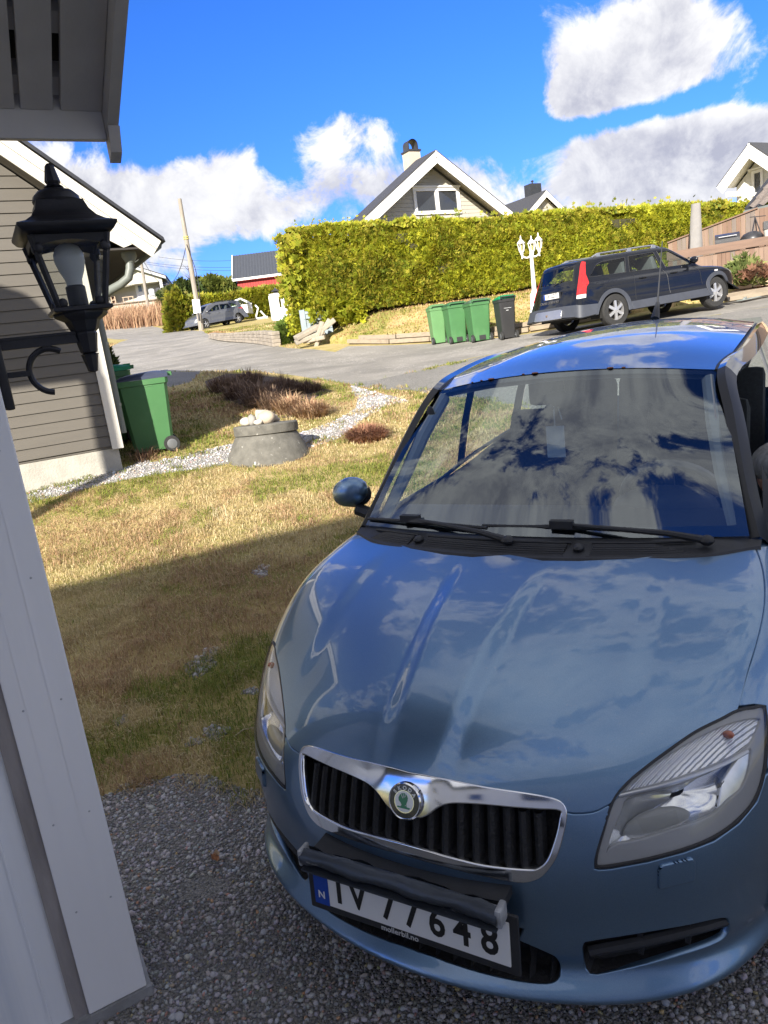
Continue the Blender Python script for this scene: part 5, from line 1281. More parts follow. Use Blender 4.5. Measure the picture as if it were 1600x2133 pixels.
# interior
dash_m = mat('dark_dashboard', (.032, .034, .038), .6, .1, 30, .2, 200); seat_m = mat('dark_seat_cloth', (.045, .047, .052), .9, .15, 60, .3, 200); lin = mat('pale_lining', (.34, .35, .34), .85, .05, 9)
D0 = [[(-.70, 1.11, 1.01), (0, 1.01, 1.02), (.70, 1.11, 1.01)], [(-.70, 1.40, 1.01), (0, 1.35, 1.025), (.70, 1.40, 1.01)], [(-.70, 1.55, .98), (0, 1.52, .99), (.70, 1.55, .98)], [(-.70, 1.62, .75), (0, 1.62, .75), (.70, 1.62, .75)]]
MB().grid(surf4(D0, 12, 12)).build('dashboard', dash_m, car)
m_ = MB(); m_.ball((.36, 1.55, 1.0), (.19, .13, .075), 14, 8); m_.build('instrument_hood', dash_m, car)
sc_ = Vector((.36, 1.72, .98)); sq = Matrix.Rotation(R_(-62), 3, 'X'); pts = [sc_+sq @ Vector((.185*cos(a), .185*sin(a), 0)) for a in np.linspace(0, 2*pi, 33)]
m_ = MB(); m_.tube(pts, .017, 8, False)
for a in (0, pi, -pi/2): m_.bar(sc_, sc_+sq @ Vector((.18*cos(a), .18*sin(a), 0)), .035, .02)
m_.ball(sc_, (.06, .05, .06), 10, 6); m_.build('steering_wheel', mat('grey_wheel_leather', (.10, .10, .105), .5), car)
for x in (-.36, .36):
    m_ = MB(); m_.box((x, 2.25, .62), (.48, .52, .16)); m_.box((x, 2.55, .95), (.46, .14, .62), Matrix.Rotation(R_(-14), 3, 'X')); st = m_.build('front_seat', seat_m, car, smooth=.5, bevel=.05)
    m_ = MB(); m_.box((x, 2.64, 1.36), (.26, .09, .18)); m_.build('headrest', seat_m, st, smooth=.5, bevel=.03)
for x in (-.42, 0, .42):
    m_ = MB(); m_.box((x, 3.25, .66), (.40, .5, .16)); m_.box((x, 3.5, 1.0), (.40, .13, .62), Matrix.Rotation(R_(-12), 3, 'X')); m_.box((x, 3.57, 1.37), (.24, .08, .15)); m_.build('rear_seat', seat_m, car, smooth=.5, bevel=.04)
for sx in (1, -1):
    m_ = MB(); m_.tube([(sx*.625, 1.15, 1.04), (sx*.582, 1.27, 1.18), (sx*.545, 1.41, 1.33), (sx*.515, 1.58, 1.455)], [.022, .026, .028, .026], 8); m_.build('pillar_lining', lin, car)
    if sx < 0: MB().grid([[(sx*.79, y, .30), (sx*.77, y, .95)] for y in (1.4, 2.3, 3.1, 4.0)]).build('door_lining', dash_m, car)
MB().grid([[(x, y, z-.035) for x, y, z in r_] for r_ in RF]).build('headlining', lin, car)
m_ = MB(); m_.tube([(0, 1.60, 1.50), (0, 1.62, 1.44)], .012, 6); m_.ball((0, 1.63, 1.415), (.12, .02, .035), 14, 6); m_.build('rear_view_mirror', black_pl, car)
hm = hp(1157, 905, 1.66)
tg = MB().box(hm+np.array([0, 0, -.03]), (.075, .004, .13)).build('hanging_tag', mat('pale_card', (.50, .56, .60), .6), car, smooth=0)
MB().tube([tuple(hm+np.array([0, 0, .035])), tuple(hm+np.array([.0, .0, .16]))], .003, 5).build('cord', MATS['pale_card'], tg)
MB().tube([tuple(hm+np.array([.008, 0, .16])), tuple(hm+np.array([.03, .0, .06]))], .003, 5).build('cord', MATS['pale_card'], tg)
MB().ball(on_glass(1144, 850, -.02), (.018, .01, .014), 10, 6).build('windscreen_sensor', black_pl, car)
MB().ball(on_glass(897, 865, -.03), (.02, .008, .04), 8, 6).build('pillar_handle', black_pl, car)
# aerial
ap = hp(1307, 690, 3.55); m_ = MB(); m_.tube([(.03, 3.5, 1.635), (.03, 3.62, 1.73)], [.028, .012], 8); m_.tube([(.03, 3.60, 1.71), (.03, 3.86, 2.10)], [.006, .0035], 6); m_.build('aerial', black_pl, car)

# ------------------------------------------------------------------ hedges, trees, shrubs
leaf_m = attr_mat('conifer_foliage', .6, .35, .3)
bark_m = mat('bark', (.09, .065, .045), .9, .3, 14, .6, 30, stretch=(1, 1, .3))
YG = np.array([(.36, .375, .025), (.44, .43, .035), (.27, .305, .025), (.36, .32, .04), (.14, .18, .02)])
DG = np.array([(.055, .085, .02), (.08, .105, .025), (.04, .065, .02), (.10, .11, .03)])
def sprays(name, C, Nn, size, pal, mt, parent=None, seed=0, jit=.5, fl=4, up=.35):
    "flat feathery sprays of foliage at points C facing roughly Nn: fl narrow leaflets each"
    r = np.random.default_rng(seed); n = len(C)
    d = Nn+r.normal(0, jit, (n, 3)); d[:, 2] += up; d /= np.linalg.norm(d, axis=1)[:, None]
    a = np.cross(d, r.normal(size=(n, 3))); a /= np.maximum(np.linalg.norm(a, axis=1), 1e-6)[:, None]
    S = size*r.lognormal(0, .3, n)
    V = []; F = []; ofs = 0
    for k in range(fl):
        t = (k-(fl-1)/2)*.62
        e = d*math.cos(t)+a*math.sin(t); w = np.cross(e, np.cross(d, a)); w /= np.maximum(np.linalg.norm(w, axis=1), 1e-6)[:, None]
        L = S*(1-.25*abs(t)); W = S*.17
        tipv = C+e*L[:, None]; midv = C+e*(L*.55)[:, None]+r.normal(0, .03, (n, 3))*S[:, None]
        V += [C, midv+w*W[:, None], tipv, midv-w*W[:, None]]
    V = np.stack(V, 1)                       # n, 4*fl, 3
    base = (np.arange(n)*4*fl)[:, None]
    F = np.concatenate([base+[4*k, 4*k+1, 4*k+2, 4*k+3] for k in range(fl)])
    g = vnoise(C[:, [0, 2]]+C[:, [1, 1]]*.7, 1.6, seed)*.6+r.uniform(0, 1, n)*.5
    ci = np.clip((g*len(pal)/1.1).astype(int), 0, len(pal)-1)
    cols = pal[ci]*r.uniform(.75, 1.25, (n, 1))
    return numpy_mesh(name, V.reshape(-1, 3), F, mt, parent, np.repeat(cols, 4*fl, 0), smooth=False)
def hedge_points(pts, tops, width, n, seed, lump=.22, base=.0):
    "points over a clipped hedge along a ground line; tops = world height at each line point"
    r = np.random.default_rng(seed); p = np.array(pts, float); seg = np.linalg.norm(np.diff(p, axis=0), axis=1); cum = np.concatenate([[0], np.cumsum(seg)]); Lt = cum[-1]
    u = r.uniform(0, Lt, n); x = np.interp(u, cum, p[:, 0]); y = np.interp(u, cum, p[:, 1]); top = np.interp(u, cum, tops)
    i = np.clip(np.searchsorted(cum, u)-1, 0, len(seg)-1); t = (p[i+1]-p[i])/seg[i][:, None]; nr = np.stack([t[:, 1], -t[:, 0]], 1)
    gz = H(x, y)+base; hgt = np.maximum(top-gz, .3)
    q = r.uniform(0, 1, n); face = q < .70; v = r.uniform(0, 1, n)**.9
    lum = (vnoise(np.stack([u, gz+v*hgt], 1), 1.1, seed+2)-.5)*2*lump+(vnoise(np.stack([u, gz+v*hgt], 1), 3.1, seed+5)-.5)*lump
    hw = width/2*(1-.25*v**3)
    off = np.where(face, hw+lum-.06*r.uniform(0, 1, n)**2*4*.5, r.uniform(-1, 1, n)*width/2*.8)
    z = np.where(face, gz+v*hgt*.985, top+lum*.55-.05*r.uniform(0, 1, n))
    C = np.column_stack([x+nr[:, 0]*off, y+nr[:, 1]*off, z])
    Nn = np.where(face[:, None], np.column_stack([nr, np.full(n, .25)]), np.array([[0, 0, 1.]]))
    # ends
    ne = int(n*.05); e = r.integers(0, 2, ne); pe = np.where(e[:, None] == 0, p[0], p[-1]); te = np.where(e[:, None] == 0, -(p[1]-p[0])/seg[0], (p[-1]-p[-2])/seg[-1])
    ve = r.uniform(0, 1, ne); w = r.uniform(-1, 1, ne)*width/2; nre = np.stack([te[:, 1], -te[:, 0]], 1); ge = H(pe[:, 0], pe[:, 1]); tpe = np.where(e == 0, tops[0], tops[-1])
    bul = .3*np.sqrt(np.maximum(0, 1-(w/(width/2))**2))+r.normal(0, .09, ne)
    Ce = np.column_stack([pe+nre*w[:, None]+te*bul[:, None], ge+ve*(tpe-ge)*.98])
    return np.concatenate([C, Ce]), np.concatenate([Nn, np.column_stack([te, np.full(ne, .2)])])
def hedge(name, label, pts, tops, width, n, size, pal, seed, cat='hedge', lump=.22, core=None):
    root = thing(name, label, cat, (0, 0, 0))
    C, Nn = hedge_points(pts, tops, width, n, seed, lump)
    sprays('foliage', C, Nn, size, pal, leaf_m, root, seed)
    # inner twigs: a near-black block, shade between the sprays put into colour
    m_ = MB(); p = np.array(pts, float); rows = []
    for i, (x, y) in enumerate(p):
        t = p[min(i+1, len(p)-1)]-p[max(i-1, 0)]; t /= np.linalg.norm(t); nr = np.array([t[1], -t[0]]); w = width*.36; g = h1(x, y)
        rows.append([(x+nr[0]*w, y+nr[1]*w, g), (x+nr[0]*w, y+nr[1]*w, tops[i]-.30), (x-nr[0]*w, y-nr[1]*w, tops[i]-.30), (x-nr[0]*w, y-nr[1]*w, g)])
    m_.grid(rows); m_.add(rows[0], [(0, 1, 2, 3)]); m_.add(rows[-1], [(0, 1, 2, 3)]); m_.build('shade_core', mat('hedge_core_shade', (.035, .032, .014), .95, .3, 12), root, smooth=0)
    return root
# the tall hedge: top edge read along its length
hl = [(-1.72, 25.0), (0.2, 24.4), (2.6, 24.1), (5.3, 24.1), (8, 24.3), (10.5, 24.6), (12.8, 24.9), (15, 25.3)]
hl = [tuple(q) for q in curve(hl, 4)]
def top_at(px, x, y): return None
hpx = [(600, 487), (690, 472), (810, 456), (900, 446), (1000, 441), (1110, 434), (1250, 420), (1400, 411), (1545, 409)]
tops = []
for x, y in hl:
    c = (CAMR @ np.array([x, y-.4, 4.5-CH])); px = 800+FPX*c[0]/c[2]; py = np.interp(px, [q[0] for q in hpx], [q[1] for q in hpx]); d = ray(px, py); tops.append(CH+d[2]*y/d[1]-np.interp(px, [600, 700, 800, 1000], [-.05, .05, .22, .34]))
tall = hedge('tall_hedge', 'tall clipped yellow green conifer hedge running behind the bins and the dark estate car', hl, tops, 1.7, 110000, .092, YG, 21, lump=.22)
r_ = np.random.default_rng(3); ex = r_.uniform(0, 7, 420); C_ = np.column_stack([np.interp(ex*(len(hl)-1)/7, range(len(hl)), [q[0] for q in hl]), np.interp(ex*(len(hl)-1)/7, range(len(hl)), [q[1] for q in hl])-r_.uniform(-.5, .6, 420), np.interp(ex*(len(hl)-1)/7, range(len(hl)), tops)+r_.uniform(-.05, .28, 420)**1])
sprays('shoot', C_, np.tile([[0, 0, 1.]], (420, 1)), .09, YG*.8, leaf_m, tall, 5, .35, 4, .7)
# loose boughs at the left end
bl2 = np.array([at(592+r_.uniform(-8, 40), 505+r_.uniform(-12, 120), 24.0+r_.uniform(-.3, .5)) for _ in range(350)]); sprays('bough', bl2, np.tile([[-.8, -.4, .2]], (350, 1)), .15, YG, leaf_m, tall, 6, .4)
bl2 = np.array([at(705+r_.uniform(-60, 60), 655+r_.uniform(-25, 18), 23.5+r_.uniform(-.3, .3)) for _ in range(500)]); sprays('bough', bl2, np.tile([[-.2, -.8, .1]], (500, 1)), .17, YG, leaf_m, tall, 8, .4)
def ztop(px, py, Y): return at(px, py, Y).z
lh = [(-12.3, 53), (-9.5, 54), (-6.5, 54.5), (-3.5, 54), (-1.5, 52)]
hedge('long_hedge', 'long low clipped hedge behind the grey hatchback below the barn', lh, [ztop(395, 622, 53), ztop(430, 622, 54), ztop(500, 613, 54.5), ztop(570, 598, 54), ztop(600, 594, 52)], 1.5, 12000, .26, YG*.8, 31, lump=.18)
# rounded bush at the road corner
def bush(name, label, c, rad, n, size, pal, seed, cat='bush', group=None, parent=None, flat=1.):
    r = np.random.default_rng(seed); root = thing(name, label, cat, tuple(c), 0, group)
    v = r.normal(size=(n, 3)); v /= np.linalg.norm(v, axis=1)[:, None]; v[:, 2] = np.abs(v[:, 2])*1.0-.12*(r.uniform(0, 1, n) < .3)
    k = r.uniform(.72, 1.02, n)[:, None]*(1+.16*(vnoise(v*3+5, 1.3, seed)[:, None]-.5)*2)
    C = v*k*np.array(rad)
    sprays('foliage', C, v, size, pal, leaf_m, root, seed)
    m_ = MB(); m_.ball((0, 0, rad[2]*.35), (rad[0]*.62, rad[1]*.62, rad[2]*.45), 10, 7); m_.build('shade_core', mat('hedge_core_shade', (.035, .032, .014)), root)  # dark inner ball stands in for the shade inside the bush
    return root
p = at(386, 688, 49.5); bush('round_bush', 'big rounded clipped bush at the bend left of the grey hatchback', (p.x-.2, p.y, h1(p.x, p.y)), (1.05, 1.0, 2.55), 4200, .20, YG*.62, 41)
q_ = at(217, 775, 12.4); bush('small_thuja', 'small dark clipped conifer beside the grey house downpipe', ground(q_.x, 12.4), (.28, .28, 1.15), 1500, .10, DG, 43, 'conifer')
p = at(603, 693, 25.2); bush('garden_shrub', 'leafy green shrub between stone wall and grey box', (p.x, p.y, h1(p.x, p.y)-.05), (.55, .4, .75), 900, .14, np.array([(.13, .19, .03), (.18, .24, .05), (.09, .14, .025)]), 44, 'shrub')
p = at(1551, 578, 18.6); bush('young_conifer', 'small pale green conifer growing by the deck fence', (p.x, p.y, p.z-.15), (.42, .38, .62), 700, .13, np.array([(.20, .24, .07), (.28, .30, .11), (.13, .17, .05)]), 45, 'shrub')
p = at(1578, 570, 18.3); bush('russet_shrub', 'low russet shrub beside the young conifer at the deck', (p.x, p.y, p.z-.10), (.42, .3, .26), 350, .11, np.array([(.24, .12, .08), (.30, .16, .10), (.17, .09, .06)]), 46, 'shrub')
def tree(name, label, c, h, rad, n, size, pal, seed, group):
    root = thing(name, label, 'tree', tuple(c), 0, group); r = np.random.default_rng(seed)
    MB().tube([(0, 0, -.3), (.05, 0, h*.4), (0, .05, h*.9)], [h*.035, h*.025, h*.006], 8).build('trunk', bark_m, root)
    for i in range(5):
        a = r.uniform(0, 2*pi); z = h*r.uniform(.3, .75); MB().tube([(0, 0, z), (rad*.45*cos(a), rad*.45*sin(a), z+h*.1)], [h*.012, h*.004], 5).build('branch', bark_m, root)
    z = r.uniform(.12, 1, n); a = r.uniform(0, 2*pi, n); k = (np.sin(np.clip(z*1.05, 0, 1)*pi)**.6)*rad*(.6+.4*r.uniform(0, 1, n)**.4)*(1+.5*(vnoise(np.stack([a*1.2, z*4], 1), 2.1, seed)-.5))
    C = np.column_stack([k*np.cos(a), k*np.sin(a), z*h]); Nn = np.column_stack([np.cos(a), np.sin(a), np.full(n, .3)])
    sprays('crown', C, Nn, size, pal, leaf_m, root, seed)
    return root
for px, py, Y, w, pal, lab, sd in ((377, 588, 70, 2.2, DG, 'dark green garden tree behind the rounded bush', 51), (443, 578, 72, 2.3, DG*1.3+np.array([.05, .04, 0]), 'yellowish bushy tree behind the long hedge near the pole', 52), (412, 584, 80, 2.0, DG, 'dark bushy tree in the middle of the garden trees', 53), (464, 592, 95, 2.2, DG*.9, 'farther dark tree peeping over the hedge', 54), (502, 592, 110, 1.6, DG, 'small pointed spruce left of the barn', 55)):
    p = at(px, py, Y); g = h1(p.x, p.y); g = max(g, p.z-7); tree('garden_tree', lab, (p.x, p.y, g), p.z-g, w, 1500, .42, pal, sd, 'garden trees behind the long hedge')
p = at(394, 575, 74); tw = thing('bare_tree', 'thin leafless treetop rising over the garden trees', 'tree', (p.x, p.y, p.z-4)); m_ = MB()
m_.tube([(0, 0, 0), (.1, 0, 2.5), (0, .1, 5)], [.08, .05, .015], 6)
for i in range(14): a = rnd.uniform(0, 6.28); z = rnd.uniform(2, 4.6); m_.tube([(0, 0, z), (.7*cos(a), .7*sin(a), z+.6)], [.025, .008], 4)
m_.build('trunk', bark_m, tw)

# ornamental grasses in the bed, and the heather by the path
tuft_m = attr_mat('dry_grass_tuft', .8, .2, .2)
def tuft(label, c, rad, h, n, pal, seed, group, name='grass_clump', cat='ornamental grass', w=.011):
    r = np.random.default_rng(seed); a = r.uniform(0, 2*pi, n); k = rad*.5*np.sqrt(r.uniform(0, 1, n)); P = np.stack([c[0]+k*np.cos(a), c[1]+k*np.sin(a)], 1)
    cols = np.array(pal)[r.integers(0, len(pal), n)]*r.uniform(.75, 1.25, (n, 1))
    z = H(P[:, 0], P[:, 1]); th = a+r.normal(0, .6, n); ln = np.clip(k/rad*1.6+r.uniform(-.1, .45, n), .05, 1.1); L = h*r.uniform(.55, 1.2, n)
    d = np.stack([np.cos(th), np.sin(th)], 1); wv = np.stack([-d[:, 1], d[:, 0]], 1)*w/2
    b0 = np.column_stack([P, z-.02]); mid = np.column_stack([P+d*(L*ln*.35)[:, None], z+L*.6*np.sqrt(np.maximum(.1, 1-.5*ln**2))]); tip = np.column_stack([P+d*(L*ln)[:, None], z+L*np.maximum(.15, 1-.62*ln)])
    V = np.stack([b0, b0, mid, mid, tip], 1); V[:, 0, :2] -= wv; V[:, 1, :2] += wv; V[:, 2, :2] -= wv*.9; V[:, 3, :2] += wv*.9
    V -= np.array([c[0], c[1], float(H(c[0], c[1])[0])])
    base = (np.arange(n)*5)[:, None]; F = np.concatenate([base+[0, 1, 3], base+[0, 3, 2], base+[2, 3, 4]])
    o = numpy_mesh(name, V.reshape(-1, 3), F, tuft_m, None, np.repeat(cols, 5, 0)); o.location = (c[0], c[1], h1(c[0], c[1])); tag(o, label, cat, group); return o
TUFT_SHADED = [(.22, .145, .10), (.28, .19, .135), (.16, .105, .075), (.36, .26, .18)]; TUFT_LIT = [(.42, .26, .16), (.50, .33, .20), (.33, .20, .12), (.58, .42, .26)]  # shade put into the colour: darker set for shaded clumps, paler for sunlit
cl = [((470, 815), .5, .42, TUFT_SHADED, 'shade-darkened brown dry grass clump at the left end of the planting bed'), ((505, 828), .5, .40, TUFT_SHADED, 'shade-darkened brown dry grass clump second from the left in the bed'), ((545, 840), .55, .45, TUFT_SHADED, 'large shade-darkened brown dry grass clump in the middle of the shaded bed'), ((572, 850), .45, .38, TUFT_SHADED, 'shade-darkened brown dry grass clump next to the sunlit pinkish clumps'), ((520, 800), .5, .38, TUFT_SHADED, 'shade-darkened dry grass clump at the back of the bed'), ((590, 815), .5, .36, TUFT_SHADED, 'shade-darkened dry grass clump behind the sunlit clumps'), ((640, 815), .45, .25, TUFT_SHADED, 'low shade-darkened clump at the pointed right end of the shaded bed'),
      ((607, 860), .40, .36, TUFT_LIT, 'sunlit pinkish dry grass clump, left of the pair in the bed'), ((650, 868), .42, .33, TUFT_LIT, 'sunlit straw coloured grass clump at the right front of the bed')]
for i, ((px, py), ra, h_, pal, lab) in enumerate(cl): g = G(px, py); tuft(lab, g, ra, h_, 620, pal, 60+i, 'dry grass clumps in the planting bed')
g = G(765, 915); hb = tuft('low reddish brown heather bush beside the gravel path', g, .42, .23, 1500, [(.32, .16, .10), (.42, .23, .14), (.24, .12, .08)], 81, None, 'heather_bush', 'bush', .008)
# dry reeds in front of the porch house
Pr = np.array([at(225+rnd.uniform(-15, 130), 660, 1)[:2] for _ in range(2600)]); k_ = np.array([rnd.uniform(56, 66) for _ in range(2600)])
dd_ = np.array([ray(225+rnd.uniform(-15, 118), 668) for _ in range(2600)]); Pr = np.stack([dd_[:, 0]/dd_[:, 1]*k_, k_], 1)
blades('dry_reeds', Pr, 1.7, .05, np.array([(.40, .25, .15), (.46, .31, .19), (.33, .19, .12)])[rng.integers(0, 3, 2600)], .35, tuft_m, .4, 91)
# tussocks of weed at the grey house footing
for px, py, lab in ((106, 1000, 'small green weed at the foot of the grey footing'), (68, 1003, 'tiny weed at the far left of the grey footing')):
    g = G(px, py); tuft(lab, g, .10, .07, 90, [(.12, .17, .03), (.18, .22, .05)], int(px), 'weeds along the footing', 'weed', 'weed', .012)
g = G(300, 958); tuft('dead brown stalks around the corrugated drain hose', g, .28, .22, 120, [(.16, .09, .06), (.26, .17, .11)], 93, None, 'dead_stalks', 'dry plant', .008)

# ------------------------------------------------------------------ bins
def bin_mats(): pass
gbin = mat('green_bin_plastic', (.05, .15, .052), .5, .06, 3, .08, 60, dirt=(.085, .19, .08), dscale=2.5, dlo=.5, dhi=.8); gdark = mat('dark_green_lid', (.02, .10, .045), .45, .06, 3); glid = mat('bright_green_lid', (.0, .24, .09), .45, .05, 3); bbin = mat('black_bin_plastic', (.022, .022, .023), .5, .1, 5); blid = mat('navy_bin_lid', (.045, .055, .09), .35, .06, 4)
def wheelie(label, loc, rz, w, d, h, body, lid, group=None, plain=True, print_=False, name='wheelie_bin'):
    "front (the side without wheels) faces local -y"
    t = thing(name, label, 'wheelie bin', loc, rz, group)
    m_ = MB(); k = .80; z0, z1 = .045, h-.10
    R = []
    for z, s_ in ((z0, k), (.30*h, .86), (.62*h, .93), (z1-.07, .975), (z1-.065, 1.035), (z1, 1.045)):
        hw, hd = w/2*s_, d/2*s_; c = .035; yo = .0
        R.append([(x, y+yo, z) for x, y in ((-hw+c, -hd), (hw-c, -hd), (hw, -hd+c), (hw, hd-c), (hw-c, hd), (-hw+c, hd), (-hw, hd-c), (-hw, -hd+c), (-hw+c, -hd))])
    m_.grid(R); m_.add(R[0][:-1], [tuple(range(7, -1, -1))]); m_.build('body', body, t, smooth=.5, recalc=True)
    # ribs pressed into front and sides
    for x in (-.2, .2): MB().add([(x*w-.012, -d/2*.955-.004, z1-.09), (x*w+.012, -d/2*.955-.004, z1-.09), (x*w+.008, -d/2*.885-.004, .35*h), (x*w-.008, -d/2*.885-.004, .35*h), (x*w-.012, -d/2*.92+.0, z1-.09), (x*w+.012, -d/2*.92, z1-.09), (x*w+.008, -d/2*.85, .35*h), (x*w-.008, -d/2*.85, .35*h)], [(0, 1, 2, 3), (0, 3, 7, 4), (1, 5, 6, 2), (0, 4, 5, 1), (3, 2, 6, 7)]).build('rib', body, t, smooth=0)
    for sx in (-1, 1): MB().bx(sx*w*.48-.006, sx*w*.48+.006, -d*.2, d*.2, z1-.09, z1-.02).build('rib', body, t, smooth=0)
    m_ = MB(); hw, hd = w/2*1.06, d/2*1.06; P = []
    for u in np.linspace(-1, 1, 9): P.append([(u*hw, v*hd, z1+.012+.055*(1-u**4)*(1-.8*v**4)+.02*(v+1)) for v in np.linspace(-1, 1, 9)])
    m_.grid(P); Q = [[(x, y, z1+.004) for x, y, z in r] for r in P]; m_.grid(Q, True)
    for e in (0, -1): m_.grid([P[e], Q[e]]); m_.grid([[r[e] for r in P], [r[e] for r in Q]])
    lo = m_.build('lid', lid, t, smooth=.7, recalc=True)
    for i in range(5): u = -.36+.18*i; MB().bx(u*w-.008, u*w+.008, hd-.07, hd+.02, z1+.055, z1+.085).build('hinge_lug', lid, lo, smooth=0)
    MB().tube([(-w*.42, hd+.045, z1+.045), (w*.42, hd+.045, z1+.045)], .014, 8).build('handle', body, t)
    for sx in (-.42, .42): MB().bx(sx*w-.012, sx*w+.012, hd-.06, hd+.05, z1+.01, z1+.06).build('handle_bracket', body, t, smooth=0)
    for sx in (-1, 1):
        Rm = Matrix.Rotation(pi/2, 3, 'Y'); c = (sx*w*.475, d*.36, .10)
        wl2 = MB().lathe([(.06, -.025), (.095, -.025), (.10, -.012), (.10, .012), (.095, .025), (.06, .025)], 20, c, mat3=Rm).build('wheel', rubber, t)
        MB().lathe([(.062, .028), (.05, .031), (.012, .034), (0, .034)], 16, c, mat3=Rm).build('hub', mat('grey_plastic_hub', (.11, .115, .12), .5), wl2); MB().lathe([(.062, -.028), (.05, -.031), (.012, -.034), (0, -.034)], 16, c, mat3=Rm).build('hub', MATS['grey_plastic_hub'], wl2)
    MB().tube([(-w*.46, d*.36, .10), (w*.46, d*.36, .10)], .011, 8).build('axle', mat('steel_axle', (.45, .45, .46), .35, metal=.8), t)
    if not plain: MB().bx(-w*.16, w*.16, d/2*.81, d/2*.83+.01, .06, .17).build('foot_panel', bbin, t, smooth=0)
    if print_:
        mt = mat('white_print', (.62, .63, .64), .5); yb = lambda z: d/2*(.80+.15*z/h)+.0
        MB().bx(-.085, .095, yb(.74)+.012, yb(.74)+.018, .735, .741).build('print', mt, t, smooth=0); MB().bx(-.015, .045, yb(.70)+.012, yb(.70)+.016, .68, .69).build('print', mt, t, smooth=0)
    return t
q = at(292, 955, 9.02); 
b0 = wheelie('green wheelie bin with navy lid standing at the grey house corner', (-2.80, 9.30, h1(-2.8, 9.3)-.02), R_(-72), .50, .60, 1.02, gbin, blid)
wheelie('second green bin almost hidden behind the grey house corner', (-3.55, 10.0, h1(-3.5, 10.)), R_(-62), .56, .70, 1.05, gbin, glid)
# by the road they stand with wheels and handles towards the camera
def roadbin(pxl, pxr, pyb, h, label, body, lid, d, Y, **kw):
    p = at((pxl+pxr)/2, pyb, Y); w = abs(at(pxr, pyb, Y).x-at(pxl, pyb, Y).x)*.96
    return wheelie(label, (p.x, p.y+.12, h1(p.x, p.y)-.02), R_(180+8), w, d, h, body, lid, 'bins by the road', **kw)
roadbin(899, 932, 716, 1.04, 'narrow pale green bin, leftmost of the roadside bins', mat('faded_green_plastic', (.10, .22, .085), .5, .06, 3, .08, 60), mat('faded_green_lid', (.10, .24, .10), .5), .50, 19.7, plain=True)
roadbin(934, 974, 714, 1.06, 'wide green bin between the other two green bins', gbin, gdark, .66, 19.2, plain=False)
roadbin(979, 1023, 709, 1.06, 'green bin with grey lid edge nearest the black bin', gbin, mat('grey_green_lid', (.07, .12, .085), .4), .66, 18.6, plain=False)
roadbin(1040, 1076, 701, 1.05, 'black bin with bright green lid beside the dark estate car', bbin, glid, .52, 17.9, plain=True, print_=True)

# ------------------------------------------------------------------ concrete well ring with stones on its lid
g = G(552, 968); cm_ = mat('lichen_concrete', (.12, .115, .10), .95, .2, 9, .7, 50, dirt=(.46, .45, .41), dscale=15, dlo=.64, dhi=.70)
well = thing('well_ring', 'grey lichen spotted concrete well cone and lid on the lawn', 'well', (g.x-.0, g.y+.42, g.z-.08))
MB().lathe([(.59, 0), (.575, .10), (.50, .26), (.425, .40), (.41, .42), (.36, .43)], 40, (0, 0, 0)).build('cone', cm_, well)
MB().lathe([(.415, .425), (.43, .432), (.432, .535), (.42, .548), (.20, .556), (0, .556)], 40, (.01, 0, 0)).build('lid', cm_, well)
well.scale = (.88, .88, .92); well.rotation_euler = (R_(-3.2), R_(1.0), 0)
bpy.context.view_layer.update()
def on_lid(x, y, z=.556): return well.matrix_world @ Vector((x, y, z))
bpy.context.view_layer.update()
def stone(label, c, r, seed, col, group='stones on the well lid', rz=0., cat='stone', name='stone', sub=2):
    bm = bmesh.new(); bmesh.ops.create_icosphere(bm, subdivisions=sub, radius=1)
    for v in bm.verts:
        n = mnoise.noise(v.co*1.3+Vector((seed, 0, seed)))*.22+mnoise.noise(v.co*3+Vector((0, seed, 0)))*.08; v.co *= 1+n
        v.co = Vector((v.co.x*r[0], v.co.y*r[1], v.co.z*r[2]))
    me = bpy.data.meshes.new(name); bm.to_mesh(me); bm.free(); me.shade_smooth(); me.materials.append(col)
    o = bpy.data.objects.new(name, me); COL.objects.link(o); o.location = c; o.rotation_euler = (0, 0, rz); tag(o, label, cat, group); return o
sm1 = mat('tan_stone', (.42, .35, .26), .85, .15, 8, .4, 40); sm2 = mat('grey_stone', (.26, .25, .23), .85, .2, 9, .4, 40); sm3 = mat('pale_stone', (.50, .45, .37), .85, .15, 9, .4, 40)
for dx_, dy_, r_3, sd, mt_, lab in ((.06, -.16, (.115, .09, .085), 3, sm1, 'largest rounded tan stone at the front of the well lid'), (-.22, -.10, (.085, .06, .055), 5, sm3, 'pale stone at the left on the well lid'), (-.13, -.20, (.05, .045, .07), 8, sm2, 'upright grey stone left of the big tan stone'), (-.04, -.25, (.055, .04, .035), 11, sm3, 'small pale pebble in front on the well lid'), (.13, .05, (.06, .05, .05), 13, sm1, 'small reddish stone behind the big tan one'), (.16, .12, (.035, .03, .03), 14, sm3, 'little white stone at the back of the well lid')):
    p = on_lid(dx_, dy_); stone(lab, (p.x, p.y, p.z+r_3[2]*.75), r_3, sd, mt_)
p = on_lid(-.03, .02); pb = thing('painted_stone', 'striped painted block leaning among the stones on the well', 'stone', (p.x, p.y, p.z+.07)); pb.rotation_euler = (R_(15), R_(8), R_(12))
MB().box((0, 0, 0), (.15, .09, .17)).build('block', sm3, pb, smooth=.5, bevel=.02)
for i in range(3):
    for j in range(2): MB().box((-.03+.055*j, -.0455, .05-.045*i), (.04, .004, .024)).build('stripe', mat('red_grey_paint', (.25, .13, .11) if i % 2 else (.20, .21, .23), .7), pb, smooth=0)
